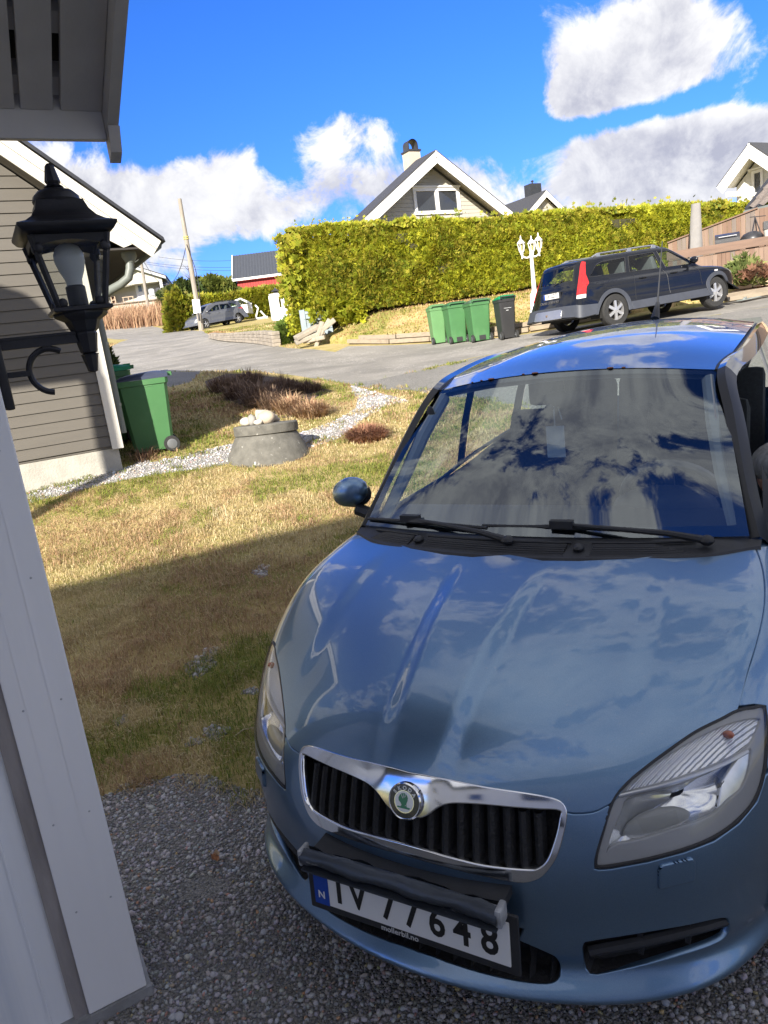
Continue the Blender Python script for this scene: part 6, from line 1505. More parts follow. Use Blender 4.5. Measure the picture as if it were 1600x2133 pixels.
# litter on the drive
g = G(452, 1802); lf = thing('dead_leaf', 'curled orange brown leaf lying on the gravel', 'leaf', (g.x, g.y, g.z+.022), .6)
P = [[(u*.014*(1-.5*abs(v)), v*.024, .008*u*u+.010*abs(v)) for u in (-1, -.3, .3, 1)] for v in np.linspace(-1, 1, 6)]
MB().grid(P).build('blade', mat('leaf_brown', (.30, .13, .05), .6), lf); MB().grid([[(q[0]*.6+.012, q[1]*.7+.01, q[2]+.006) for q in r] for r in P]).build('fold', mat('leaf_pale', (.45, .33, .22), .6), lf)
for px, py in ((520, 1535),):
    a, c_ = G(490, 1542), G(530, 1524); tag(MB().tube([a+Vector((0, 0, .02)), (a+c_)/2+Vector((0, 0, .035)), c_+Vector((0, 0, .02))], .0035, 5).build('straw_stalk', mat('straw', (.45, .38, .24), .7)), 'long dry stalk lying on the shaded lawn beside the car', 'stalk')

# ------------------------------------------------------------------ posts, wires, street lamp
pole_m = mat('weathered_pole', (.27, .24, .20), .9, .2, 3, .4, 30, stretch=(4, 4, .3))
p0, p1 = at(420, 689, 44.0), at(374, 414, 44.0); po = thing('utility_pole', 'leaning grey wooden utility pole in front of the hatchback', 'pole', tuple(p0)); d_ = Vector(p1)-Vector(p0)
MB().tube([(0, 0, -.3), tuple(d_*.5), tuple(d_)], [.16, .135, .105], 10).build('pole', pole_m, po)
q = d_*.19; MB().box(q+Vector((-.02, -.17, 0)), (.42, .03, .78), Matrix.Rotation(R_(3), 3, 'Y')).build('notice', mat('paper_white', (.66, .67, .66), .7), po, smooth=0)
for f_ in (.70, .715): MB().tube([tuple(d_*f_), tuple(d_*(f_+.008))], .16, 10).build('band', mat('yellow_tag', (.55, .48, .12), .6), po)
MB().tube([tuple(d_*.08+Vector((.0, -.17, 0))), tuple(d_*.14+Vector((0, -.17, 0)))], .05, 6).build('cable_guard', roof_black, po)
MB().tube(curve([tuple(d_*.06+Vector((.1, -.14, 0))), tuple(d_*.4+Vector((.3, -.14, 0))), tuple(d_*.66+Vector((.0, -.14, 0)))], 6), .022, 5).build('cable', roof_black, po)
p2, p3 = at(310, 655, 62.0), at(291, 528, 62.0); d2 = Vector(p3)-Vector(p2); po2 = thing('small_pole', 'slim wooden pole standing before the porch house', 'pole', (p2.x, p2.y, p2.z-1)); MB().tube([(0, 0, 0), tuple(d2+Vector((0, 0, 1)))], [.15, .12], 8).build('pole', pole_m, po2)
def sag(a, c_, s_, n=14): return [tuple(Vector(a).lerp(Vector(c_), t)-Vector((0, 0, s_*4*t*(1-t)))) for t in np.linspace(0, 1, n)]
w1 = tag(MB().tube(sag(Vector(p0)+d_*.68, Vector(p3), 2.4), .022, 4).build('slack_wire', roof_black), 'slack black cable sagging from the tall pole to the slim pole', 'wire')
for (a, c_, lab) in (((300, 549), (500, 563), 'lower of the thin power lines across the left sky'), ((300, 545), (500, 556), 'middle thin power line across the left sky'), ((330, 535), (500, 541), 'upper thin power line across the left sky')):
    tag(MB().tube(sag(at(*a, 95), at(*c_, 95), .3), .018, 4).build('power_line', roof_black), lab, 'wire', 'power lines over the road')
lp = Vector(at(1117, 655, 20.0)); lp.z = h1(lp.x, lp.y)-.03; ltop = at(1113, 487, 20.0); hh = ltop.z-lp.z
sl_ = thing('street_lamp', 'white ornamental garden lamp post with three lanterns before the hedge', 'lamp post', tuple(lp)); lw = mat('white_cast_metal', (.78, .78, .76), .4, .03, 4)
MB().lathe([(.16, 0), (.16, .08), (.135, .12), (.12, .50), (.075, .58), (.06, .62), (.05, hh*.52), (.045, hh*.72), (.07, hh*.735), (.045, hh*.75), (.03, hh*.80)], 16).build('post', lw, sl_)
gl_m = glass_mat('lantern_glass', (.95, .95, .92)); amber = mat('lamp_candle', (.62, .50, .16), .5)
for i in range(3):
    a = R_(-70+120*i+20); ax = Vector((cos(a), sin(a), 0)); c_ = ax*.26+Vector((0, 0, hh*.79)); 
    if i == 1: c_ = ax*.26+Vector((0, 0, hh*.79))
    MB().tube(curve([Vector((0, 0, hh*.74)), ax*.12+Vector((0, 0, hh*.715)), ax*.24+Vector((0, 0, hh*.74)), c_], 5), .022, 8).build('arm', lw, sl_)
    MB().lathe([(.02, -.16), (.012, -.10), (.04, -.05), (.045, 0)], 10, c_).build('drop_finial', lw, sl_)
    ln = MB().lathe([(.055, 0), (.065, .02), (.06, .03)], 6, c_).build('lantern', lw, sl_)
    for k_ in range(6): b_ = k_*pi/3; MB().bar(c_+Vector((.062*cos(b_), .062*sin(b_), .03)), c_+Vector((.095*cos(b_), .095*sin(b_), .22)), .012, .012).build('bar', lw, ln, smooth=0)
    MB().lathe([(.11, .22), (.105, .235), (.06, .29), (.03, .32), (.018, .33), (.02, .36), (.008, .42)], 6, c_).build('cap', lw, ln, smooth=.3)
    MB().lathe([(.06, .03), (.092, .22)], 6, c_, cap=False).build('pane', gl_m, ln, smooth=0); MB().lathe([(.022, .03), (.022, .12), (.03, .14), (.012, .18)], 8, c_).build('bulb', amber, ln)

# ------------------------------------------------------------------ wall lantern on the garage corner
lc = Vector((-.70, 1.94, 0)); wl3 = thing('wall_lantern', 'black cast wall lantern with a frosted bulb on its bracket', 'lantern', (lc.x, lc.y, 0), AX); LW = .92; li = mat('black_cast_iron', (.011, .011, .015), .5, .2, 20, .12, 90)
ZB = 1.755; ZT = 2.262; hgt = ZT-ZB; zz_ = lambda f_: ZB+hgt*f_
MB().lathe([(.006, zz_(0)), (.012, zz_(.005)), (.021, zz_(.085)), (.023, zz_(.09)), (.015, zz_(.095)), (.021, zz_(.10)), (.030, zz_(.19)), (.028, zz_(.20)), (.034, zz_(.21)), (.044, zz_(.255)), (.062, zz_(.275)), (.066, zz_(.285)), (.066, zz_(.30))], 8).build('stem', li, wl3, smooth=.4)
cage = MB(); cage.lathe([(.066, zz_(.295)), (.070, zz_(.30)), (.070, zz_(.315)), (.060, zz_(.32))], 4).build('base_rim', li, wl3, smooth=0)
b_, t_ = .053, .087; zl, zu = zz_(.31), zz_(.645)
for sx in (-1, 1):
    for sy in (-1, 1): MB().bar((sx*b_, sy*b_, zl), (sx*t_, sy*t_, zu), .011, .011, up=(sx, -sy, 0)).build('corner_post', li, wl3, smooth=0)
for a in range(4):
    Rz = Matrix.Rotation(a*pi/2, 3, 'Z'); n = 11
    # arched head and scalloped foot of each side
    up_ = [Rz @ Vector((x, -t_*.985+.002, zu-.012-.018*(x/t_)**2)) for x in np.linspace(-t_*.9, t_*.9, n)]; tp = [Rz @ Vector((x, -t_*1.0, zu+.004)) for x in np.linspace(-t_, t_, n)]
    m_ = MB(); m_.grid([[tuple(q) for q in up_], [tuple(q) for q in tp]]); bk_ = [q+Rz @ Vector((0, .006, 0)) for q in up_]; m_.grid([[tuple(q) for q in bk_], [tuple(q) for q in up_]]); m_.build('arched_head', li, wl3, smooth=0)
    for sx in (-1, 1): MB().ball(Rz @ Vector((sx*b_*.82, -b_*1.06, zl+.014)), (.011, .006, .012), 10, 6, rot=Rz).build('scroll', li, wl3); MB().ball(Rz @ Vector((sx*t_*.86, -t_*.985, zu-.030)), (.011, .005, .013), 10, 6, rot=Rz).build('scroll', li, wl3)
    gp_ = [Rz @ Vector(q) for q in ((-b_*.92, -b_*.93, zl+.003), (b_*.92, -b_*.93, zl+.003), (t_*.92, -t_*.93, zu-.006), (-t_*.92, -t_*.93, zu-.006))]
    MB().add(gp_, [(0, 1, 2, 3)]).build('pane', glass_mat('old_glass', (.86, .88, .86), .03, 1.45), wl3, smooth=0)
MB().lathe([(.089, zu), (.103, zu+.006), (.112, zu+.018), (.112, zu+.024), (.090, zu+.032), (.074, zu+.044), (.061, zu+.062), (.054, zu+.082), (.053, zu+.085)], 4).build('roof_skirt', li, wl3, smooth=.9)
MB().lathe([(.054, zu+.083), (.057, zu+.090), (.053, zu+.102), (.042, zu+.113), (.024, zu+.119), (.018, zu+.120)], 20).build('dome', li, wl3)
MB().lathe([(.018, zu+.118), (.024, zu+.124), (.018, zu+.128), (.015, zu+.130), (.019, zu+.136), (.011, zu+.172), (.006, zu+.178), (0, zu+.179)], 8).build('finial', li, wl3, smooth=.4)
MB().lathe([(.024, zl), (.024, zl+.056), (.020, zl+.060)], 16).build('socket', mat('black_bakelite', (.012, .012, .014), .4), wl3)
MB().lathe([(.019, zl+.058), (.021, zl+.075), (.030, zl+.095), (.0365, zl+.118), (.036, zl+.135), (.028, zl+.152), (.014, zl+.161), (0, zl+.163)], 20).build('bulb', mat('frosted_bulb', (.60, .62, .63), .35, .02, 4), wl3)
# bracket back to the wall corner
xa = to_local((-.87, 1.78, 0), (lc.x, lc.y, 0), AX)
m_ = MB(); zA = zz_(.175); m_.bar((xa.x+.02, 0, zA), (-.02, 0, zA), .020, .024); m_.bar((xa.x+.02, 0, zA+.014), (-.02, 0, zA+.014), .026, .006); m_.build('bracket_arm', li, wl3, smooth=0)
cxr, czr, rr = -.098, zA-.072, .054
m_ = MB(); m_.tube([(cxr+rr*cos(a)*.95, 0, czr+rr*sin(a)) for a in np.linspace(R_(55), R_(265), 22)], .0075, 8); m_.bar((xa.x+.02, 0, czr), (cxr-rr*.9, 0, czr), .014, .014); m_.bar((cxr-.0, 0, czr+rr), (cxr, 0, zA), .02, .014); m_.build('scroll_brace', li, wl3)
m_ = MB(); m_.bx(xa.x+.0025, xa.x+.024, -.045, .05, zA-.155, zA+.06); m_.build('wall_plate', li, wl3, smooth=.4, bevel=.006)

# ------------------------------------------------------------------ walls, fences, deck
timber = mat('weathered_timber', (.27, .22, .16), .9, .2, 3, .4, 30, stretch=(.4, 4, 4), dirt=(.19, .16, .12), dscale=3, dlo=.5, dhi=.75)
stone_b = mat('wall_stone', (.27, .235, .19), .9, .22, 4, .5, 20)
sw = thing('sleeper_wall', 'low wall of weathered timber sleepers edging the lawn by the bins', 'retaining wall')
bk_ = BANK; cum = np.concatenate([[0], np.cumsum(np.linalg.norm(np.diff(bk_, axis=0), axis=1))])
def bank_pt(s_): return np.array([np.interp(s_, cum, bk_[:, 0]), np.interp(s_, cum, bk_[:, 1])])
for row in range(2):
    s_ = 5.3+.5*row
    while s_ < 13.6:
        L = rnd.uniform(1.0, 1.9); a, c_ = bank_pt(s_), bank_pt(min(s_+L-.03, 13.8)); off = np.array([0, -.10+.05*row])+rnd.uniform(-.02, .02)
        if not (row == 1 and rnd.random() < .12):
            za, zc2 = _H0(*a)[0]+.02+.125*row, _H0(*c_)[0]+.02+.125*row
            MB().bar((a[0], a[1]+off[1], za+.05+rnd.uniform(-.012, .012)), (c_[0], c_[1]+off[1], zc2+.05+rnd.uniform(-.012, .012)), .13, .115).build('sleeper', timber, sw, smooth=0, bevel=.012)
        s_ += L
sw2 = thing('stone_wall', 'low wall of small grey brown stones edging the road left', 'retaining wall')
A, B = G(440, 705), G(578, 722); A.z = h1(A.x, A.y); n = 15
for row in range(4):
    for i in range(n):
        t0, t1 = (i+.5*(row % 2))/n, min((i+.96+.5*(row % 2))/n, 1.0)
        if t1-t0 < .02: continue
        p, q = A.lerp(B, t0), A.lerp(B, t1); p.z = h1(p.x, p.y)+.06+.125*row*(.45+.55*(t0+t1)/2); q.z = h1(q.x, q.y)+.06+.125*row*(.45+.55*(t0+t1)/2)
        MB().bar(p+Vector((0, rnd.uniform(0, .04)+.02*row, 0)), q+Vector((0, rnd.uniform(0, .04)+.02*row, 0)), .28, .115*(.45+.55*(t0+t1)/2)).build('stone', stone_b, sw2, smooth=0, bevel=.015)
p = G(588, 712); tag(MB().box(p+Vector((0, 0, .2)), (.14, .5, .42), Matrix.Rotation(.5, 3, 'Z')).build('end_stone', stone_b, bevel=.03, smooth=0), 'upright stone closing the end of the low stone wall', 'stone')
slab_m = mat('pale_slab', (.30, .265, .21), .85, .15, 3, .4, 25, dirt=(.2, .175, .135), dscale=4)
sl_list = [((645, 702), (.95, .34, .13), -14, 10, 'long slab at the bottom of the stone heap'), ((640, 692), (.85, .34, .13), -20, 22, 'slab leaning on the bottom slab of the heap'), ((664, 690), (.62, .30, .12), -62, 5, 'steep slab standing against the heap'), ((676, 682), (.60, .26, .12), -50, -5, 'slab at the upper right of the stone heap'), ((655, 706), (.7, .3, .12), -4, -8, 'flat slab in front of the stone heap'), ((661, 712), (.52, .16, .12), -66, 0, 'narrow stone stuck upright before the heap'), ((633, 707), (.35, .26, .14), 10, 0, 'short block at the left foot of the heap'), ((684, 676), (.5, .28, .14), -30, 0, 'stone half hidden by the hedge foot')]
for (px, py), sz, ry, rz, lab in sl_list:
    c = at(px, py, 22.9); o = MB().box((0, 0, 0), sz).build('stone_slab', slab_m, smooth=0, bevel=.03); o.location = c; o.rotation_euler = (R_(8), R_(ry), R_(rz)); tag(o, lab, 'stone slab', 'stone slabs heaped by the hedge end')
# white slatted fence corner with a post lantern
def pt(px, py, Y): return at(px, py, Y)
wf0 = at(563, 667, 36); wf = thing('white_fence', 'white board fence corner with open slats on top, half behind hedge', 'fence', (wf0.x, wf0.y, wf0.z-.1), R_(6)); fl = lambda px, py: loc_on(px, py, (wf0.x, wf0.y, wf0.z-.1), R_(6))
x0, zt = fl(560, 613); x1 = x0+2.3; zb_ = .05
MB().bx(x0, x0+.42, -.03, .03, .3, zt).build('board', white_wood, wf, smooth=0)
z_s = .62
for i in range(3): MB().bx(x0, x1, -.04-.004*i, .02, zb_+.27*i*.7, zb_+.27*i*.7+.17).build('board', white_wood, wf, smooth=0)
MB().bx(x0, x1, -.05, .03, zt-.16, zt).build('rail', white_wood, wf, smooth=0); MB().bx(x0, x1, -.05, .03, z_s-.12, z_s).build('rail', white_wood, wf, smooth=0)
for i in range(8): xx = x0+.52+.23*i; MB().bx(xx, xx+.15, -.02, .02, z_s, zt-.16).build('slat', white_wood, wf, smooth=0)
MB().bx(x0-.04, x0+.04, -.03, 1.4, .1, zt-.1).build('side_board', white_wood, wf, smooth=0)
lt = at(574, 607, 36.3); pl2 = thing('post_lantern', 'small black lantern on top of the white fence', 'lantern', (lt.x, lt.y, lt.z-.12)); MB().lathe([(.10, -.1), (.10, .1), (.2, .12), (.05, .24), (.02, .30)], 4).build('lantern', roof_black, pl2, smooth=0)
gb0 = at(645, 697, 23.7); gbx = thing('grey_gate', 'blue grey panelled wooden gate half under the hedge', 'gate', (gb0.x, gb0.y, gb0.z-.15), R_(-8)); bgm = mat('blue_grey_paint', (.20, .245, .27), .6, .08, 3); gl2 = lambda px, py: loc_on(px, py, (gb0.x, gb0.y, gb0.z-.15), R_(-8))
xa, za = gl2(624, 650); xb = gl2(668, 690)[0]
MB().bx(xa, xa+.17, -.06, .06, -.1, za+.05).build('post', bgm, gbx, smooth=0); MB().bx(xa+.172, xb+.4, -.02, .02, 0, za).build('panel', bgm, gbx, smooth=0)
for z_ in (.28, za-.10): MB().bx(xa+.173, xb+.4, -.045, -.021, z_, z_+.10).build('rail', bgm, gbx, smooth=0)
# deck: front fence with rail, rear fence with a rising top
fbr = mat('brown_fence_wood', (.165, .10, .068), .8, .12, 2.5, .3, 30, stretch=(2, 2, .25), dirt=(.13, .09, .07), dscale=2); fbl = mat('pale_fence_wood', (.20, .135, .098), .8, .12, 2.5, .3, 30, stretch=(2, 2, .25)); fbg = mat('greyed_fence_wood', (.155, .125, .105), .85, .15, 2.5, .3, 30, stretch=(2, 2, .25)); rail_m = mat('dark_rail_wood', (.16, .10, .07), .75, .15, 3, .3, 30, stretch=(.4, 3, 3))
L0 = at(1391, 526, 20.3); R0 = atz(1600, 492, L0.z); frz = math.atan2(R0.y-L0.y, R0.x-L0.x); base = Vector((L0.x, L0.y, 0)); Lf = (R0-L0).length+1.6
fd = thing('deck_fence', 'brown board fence round the deck with a dark top rail', 'fence', base, frz); zt = L0.z; lf_ = lambda px, py, y=0.: loc_on(px, py, base, frz, y)
zbot = lf_(1530, 575)[1]
MB().bx(-.03, Lf, -.10, -.04, zt-.21, zt).build('rail', rail_m, fd, smooth=0, bevel=.004)
x = 0; i = 0
while x < Lf:
    w = rnd.uniform(.095, .112); m_ = rnd.choice([fbr, fbl, fbl, fbg, fbr]); MB().bx(x, x+w, -.03+rnd.uniform(-.006, .004), .0, zbot+rnd.uniform(-.015, .015), zt-.23).build('plank', m_, fd, smooth=0); x += w+.006
base2 = base+Vector((-sin(frz), cos(frz), 0))*1.9; fr2 = thing('screen_fence', 'brown board screen behind the deck, its top rising to the right', 'fence', base2, frz); l2 = lambda px, py: loc_on(px, py, base2, frz, 0)
xa, za = l2(1392, 507); xb, zb_ = l2(1578, 435)
x = xa
while x < xb+1.6:
    w = rnd.uniform(.105, .12); t = (min(x+w/2, xb)-xa)/(xb-xa); m_ = rnd.choice([fbr, fbl, fbl, fbg]); zz3 = za+(zb_-za)*t
    mb = MB(); sl4 = (zb_-za)/(xb-xa)*w/2*(x < xb); mb.add([(x, -.02+rnd.uniform(-.005, .005), zt-.9), (x+w, -.02, zt-.9), (x+w, -.02, zz3+sl4), (x, -.02, zz3-sl4), (x, .0, zt-.9), (x+w, .0, zt-.9), (x+w, 0, zz3+sl4), (x, 0, zz3-sl4)], [(0, 1, 2, 3), (7, 6, 5, 4), (3, 2, 6, 7), (0, 3, 7, 4), (1, 5, 6, 2)]); mb.build('plank', m_, fr2, smooth=0); x += w+.005
MB().bar((xa-.02, -.03, za+.02), (xb, -.03, zb_+.02), .09, .035).build('cap', fbr, fr2, smooth=0)
dk = thing('deck', 'raised timber deck on posts over a footing of tan blocks', 'deck', base, frz)
MB().bx(0, Lf, .02, 3.5, zbot+.02, zbot+.14).build('boards', rail_m, dk, smooth=0); MB().bx(.5, Lf, .5, 3.2, zbot-1.4, zbot).build('dark_fill', dark_void, dk, smooth=0)  # near-black block put in as the shade below the deck boards
for px in (1507, 1597): xx = lf_(px, 590)[0]; MB().bx(xx-.06, xx+.06, -.10, .02, zbot-.75, zbot+.0).build('post', mat('grey_green_post', (.30, .34, .32), .8), dk, smooth=0)
tan = mat('tan_blocks', (.42, .29, .18), .9, .15, 4, .3, 20)
xx = lf_(1513, 590)[0]
for i in range(6):
    for j in range(2): MB().bx(xx+.42*i+.2*(j % 2), xx+.42*i+.2*(j % 2)+.40, -.22+.05*j, .1, zbot-.62+.26*j, zbot-.38+.26*j).build('block', tan, dk, smooth=0, bevel=.015)
b_ = at(1590, 602, 18.6); pot = thing('plant_bowl', 'small dark red bowl at the foot of the deck', 'bowl', tuple(b_)); MB().lathe([(.10, -.08), (.15, .06), (.16, .08), (.13, .07), (.09, -.05)], 14).build('bowl', mat('dark_red_glaze', (.10, .02, .015), .3, coat=.5), pot)
for k, (px0, py0, px1, py1) in enumerate(((1508, 617, 1600, 601), (1512, 624, 1600, 609))):
    a = at(px0, py0, 17.9-.3*k); c_ = at(px1+40, py1-6, 17.9-.3*k+.25); tag(MB().bar(a, c_, .14, .10).build('edging_timber', timber, smooth=0, bevel=.01), ('upper' if k == 0 else 'lower')+' weathered timber edging the drive right of the dark car', 'timber')
ga = G(1560, 628); sm = thing('scrap_metal', 'flat piece of grey metal lying on the gravel at the right', 'scrap metal', (ga.x, ga.y, ga.z+.05), R_(20)); MB().bar((-.3, 0, 0), (.8, .1, .06), .14, .02).build('strip', mat('dull_zinc', (.30, .34, .33), .5, metal=.4), sm, smooth=0); MB().bar((-.2, -.05, .02), (.1, .15, .08), .05, .03).build('bracket', MATS['dull_zinc'], sm, smooth=0)
# things on the deck
pa = lf_(1449, 520, .9); pc = thing('covered_parasol', 'tall parasol wrapped in a pale grey cover on the deck', 'parasol'); pc.location = base; pc.rotation_euler = (0, 0, frz); ptp = lf_(1450, 424, .9); pbt = lf_(1446, 520, .9)
h_ = ptp[1]-zbot; m_ = MB(); rows = []
for t in np.linspace(0, 1, 12):
    r_3 = .21*(1-.45*t) if t > .05 else .19; cxx = pbt[0]+(ptp[0]-pbt[0])*t; rows.append([(cxx+r_3*cos(a)*(1+.10*sin(3*a+4*t)), .9+r_3*.8*sin(a)*(1+.08*sin(5*a)), zbot+.1+(h_-.1)*t) for a in np.linspace(0, 2*pi, 17)])
m_.grid(rows); m_.add(rows[-1][:-1], [tuple(range(16))]); m_.build('cover', mat('grey_canvas', (.22, .21, .20), .85, .05, 8, .5, 14), pc, recalc=True); MB().lathe([(.03, zbot+.02), (.03, zbot+.3)], 8, (pbt[0], .9, 0)).build('pole', roof_black, pc)
gx0, gz0 = lf_(1490, 508, .5); gx1, gz1 = lf_(1541, 481, .5); gr = thing('gas_grill', 'black hooded gas grill standing behind the deck rail', 'grill', base, frz); bk2 = mat('grill_enamel', (.03, .03, .033), .35, .1, 8, coat=.3)
m_ = MB(); n = 10; prof = [(.10, 0), (.10, .12), (.16, .25), (.30, .33), (.48, .30), (.58, .14), (.60, 0)]; s_ = (gz1-gz0)/.33
m_.grid([[(x, .3+y, gz0+z*s_) for y, z in prof] for x in (gx0, gx1)], True); 
for x in (gx0, gx1): m_.add([(x, .3+y, gz0+z*s_) for y, z in prof], [tuple(range(7))])
m_.build('hood', bk2, gr, smooth=.5); MB().bx(gx0, gx1, .38, .92, gz0-.25, gz0-.005).build('firebox', bk2, gr, smooth=0); MB().bx(gx0+.1, gx1-.1, .4, .9, zbot+.14, gz0-.26).build('cabinet', bk2, gr, smooth=0); MB().tube([(gx0+.08, .37, gz0+.13), (gx1-.08, .37, gz0+.13)], .018, 8).build('handle', sat_chrome, gr); MB().bx(gx1+.005, gx1+.35, .4, .9, gz0-.05, gz0-.01).build('side_shelf', bk2, gr, smooth=0)
kx, kz = lf_(1567, 497, .8); kb = thing('kettle_grill', 'black kettle barbecue with a tripod frame on the deck', 'grill', base, frz); m_ = MB(); m_.lathe([(.30, 0), (.29, .06), (.22, .15), (.10, .20), (0, .21)], 20, (kx, .8, kz-.02)); m_.lathe([(.30, -.02), (.27, -.12), (.15, -.22), (0, -.25)], 20, (kx, .8, kz-.02)); m_.build('kettle', bk2, kb)
tp2 = lf_(1573, 452, .8)
for dx_, dy_ in ((-.28, 0), (.34, -.1), (.1, .35)): MB().tube([(kx+.12+dx_, .8+dy_, zbot+.14), (tp2[0], .8, tp2[1])], .016, 6).build('leg', bk2, kb)
MB().tube([(kx-.05, .8, kz+.55), (kx+.33, .8, kz+.52)], .012, 6).build('crossbar', bk2, kb); MB().tube([(tp2[0], .8, tp2[1]-.02), (kx, .8, kz+.2)], .008, 5).build('chain_hook', bk2, kb)
tx, tz = lf_(1595, 490, .4); tub = thing('white_tub', 'cream plastic tub at the right end of the deck rail', 'tub', base, frz); MB().lathe([(.12, -.1), (.15, .12), (.16, .13)], 14, (tx+.1, .4, tz)).build('tub', mat('cream_plastic', (.62, .60, .52), .5), tub); MB().bx(tx-.05, tx+.3, .3, .6, tz+.14, tz+.34).build('dark_box', bk2, tub, smooth=0)
# furniture on the porch of the far house
def on_porch(px, py, y): x, z = L_(px, py, y); return x
for nm, px, lab, col in (('garden_chair', 318, 'grey plastic chair on the far porch', (.32, .34, .36)), ('garden_chair', 333, 'dark plastic chair at the right of the far porch', (.06, .06, .07))):
    mt_ = mat('chair_'+('grey' if px == 318 else 'dark'), col, .6); t = thing(nm, lab, 'chair', (pl_.x, pl_.y, 0), R_(10), 'chairs on the porch'); x = on_porch(px, 618, .9); z0 = zd+.1
    MB().bx(x-.28, x+.28, .6, 1.15, z0+.42, z0+.50).build('seat', mt_, t, smooth=0); m_ = MB(); m_.prism([(x-.27, .62, z0+.5), (x+.27, .62, z0+.5), (x+.30, .55, z0+1.0), (x+.15, .54, z0+1.1), (x-.15, .54, z0+1.1), (x-.30, .55, z0+1.0)], (0, .05, 0)); m_.build('backrest', mt_, t, smooth=0)
    for sx in (-.25, .25):
        for sy in (.64, 1.1): MB().bx(x+sx-.03, x+sx+.03, sy-.03, sy+.03, z0, z0+.42).build('leg', mt_, t, smooth=0)
t = thing('porch_bench', 'low brown bench rail on the far porch by the door', 'bench', (pl_.x, pl_.y, 0), R_(10)); xa = on_porch(254, 618, .7); xb = on_porch(278, 618, .7); tw_ = mat('tan_wood', (.38, .29, .2), .7)
MB().bx(xa, xb, .6, .7, zd+.62, zd+.70).build('rail', tw_, t, smooth=0)
for x in (xa+.05, (xa+xb)/2, xb-.1): MB().bx(x, x+.07, .6, .7, zd+.1, zd+.62).build('leg', tw_, t, smooth=0)
t = thing('wooden_crate', 'brown open frame crate standing on the far porch', 'crate', (pl_.x, pl_.y, 0), R_(10)); xa = on_porch(230, 620, .8); xb = on_porch(240, 620, .8)
MB().bx(xa, xb, 1.0, 1.1, zd+.1, zd+.95).build('back', mat('dark_wood', (.12, .06, .035), .7), t, smooth=0)
for a, c_ in ((xa, xa+.09), (xb-.09, xb)): MB().bx(a, c_, .8, 1.0, zd+.1, zd+.95).build('side', tw_, t, smooth=0)
for z_ in (.1, .5, .87): MB().bx(xa+.09, xb-.09, .8, 1.0, zd+z_, zd+z_+.08).build('shelf', tw_, t, smooth=0)
t = thing('leaning_panel', 'pale panels leaning at the left end of the far porch', 'panel', (pl_.x, pl_.y, 0), R_(10)); xa = on_porch(219, 620, 1.2)
for i in range(3): MB().bar((xa+.22*i, 1.0, zd+.1), (xa+.22*i-.1, 1.5, zd+1.25), .18, .04, up=(1, 0, 0)).build('panel', mat('grey_panel', (.5, .52, .53), .5), t, smooth=0)

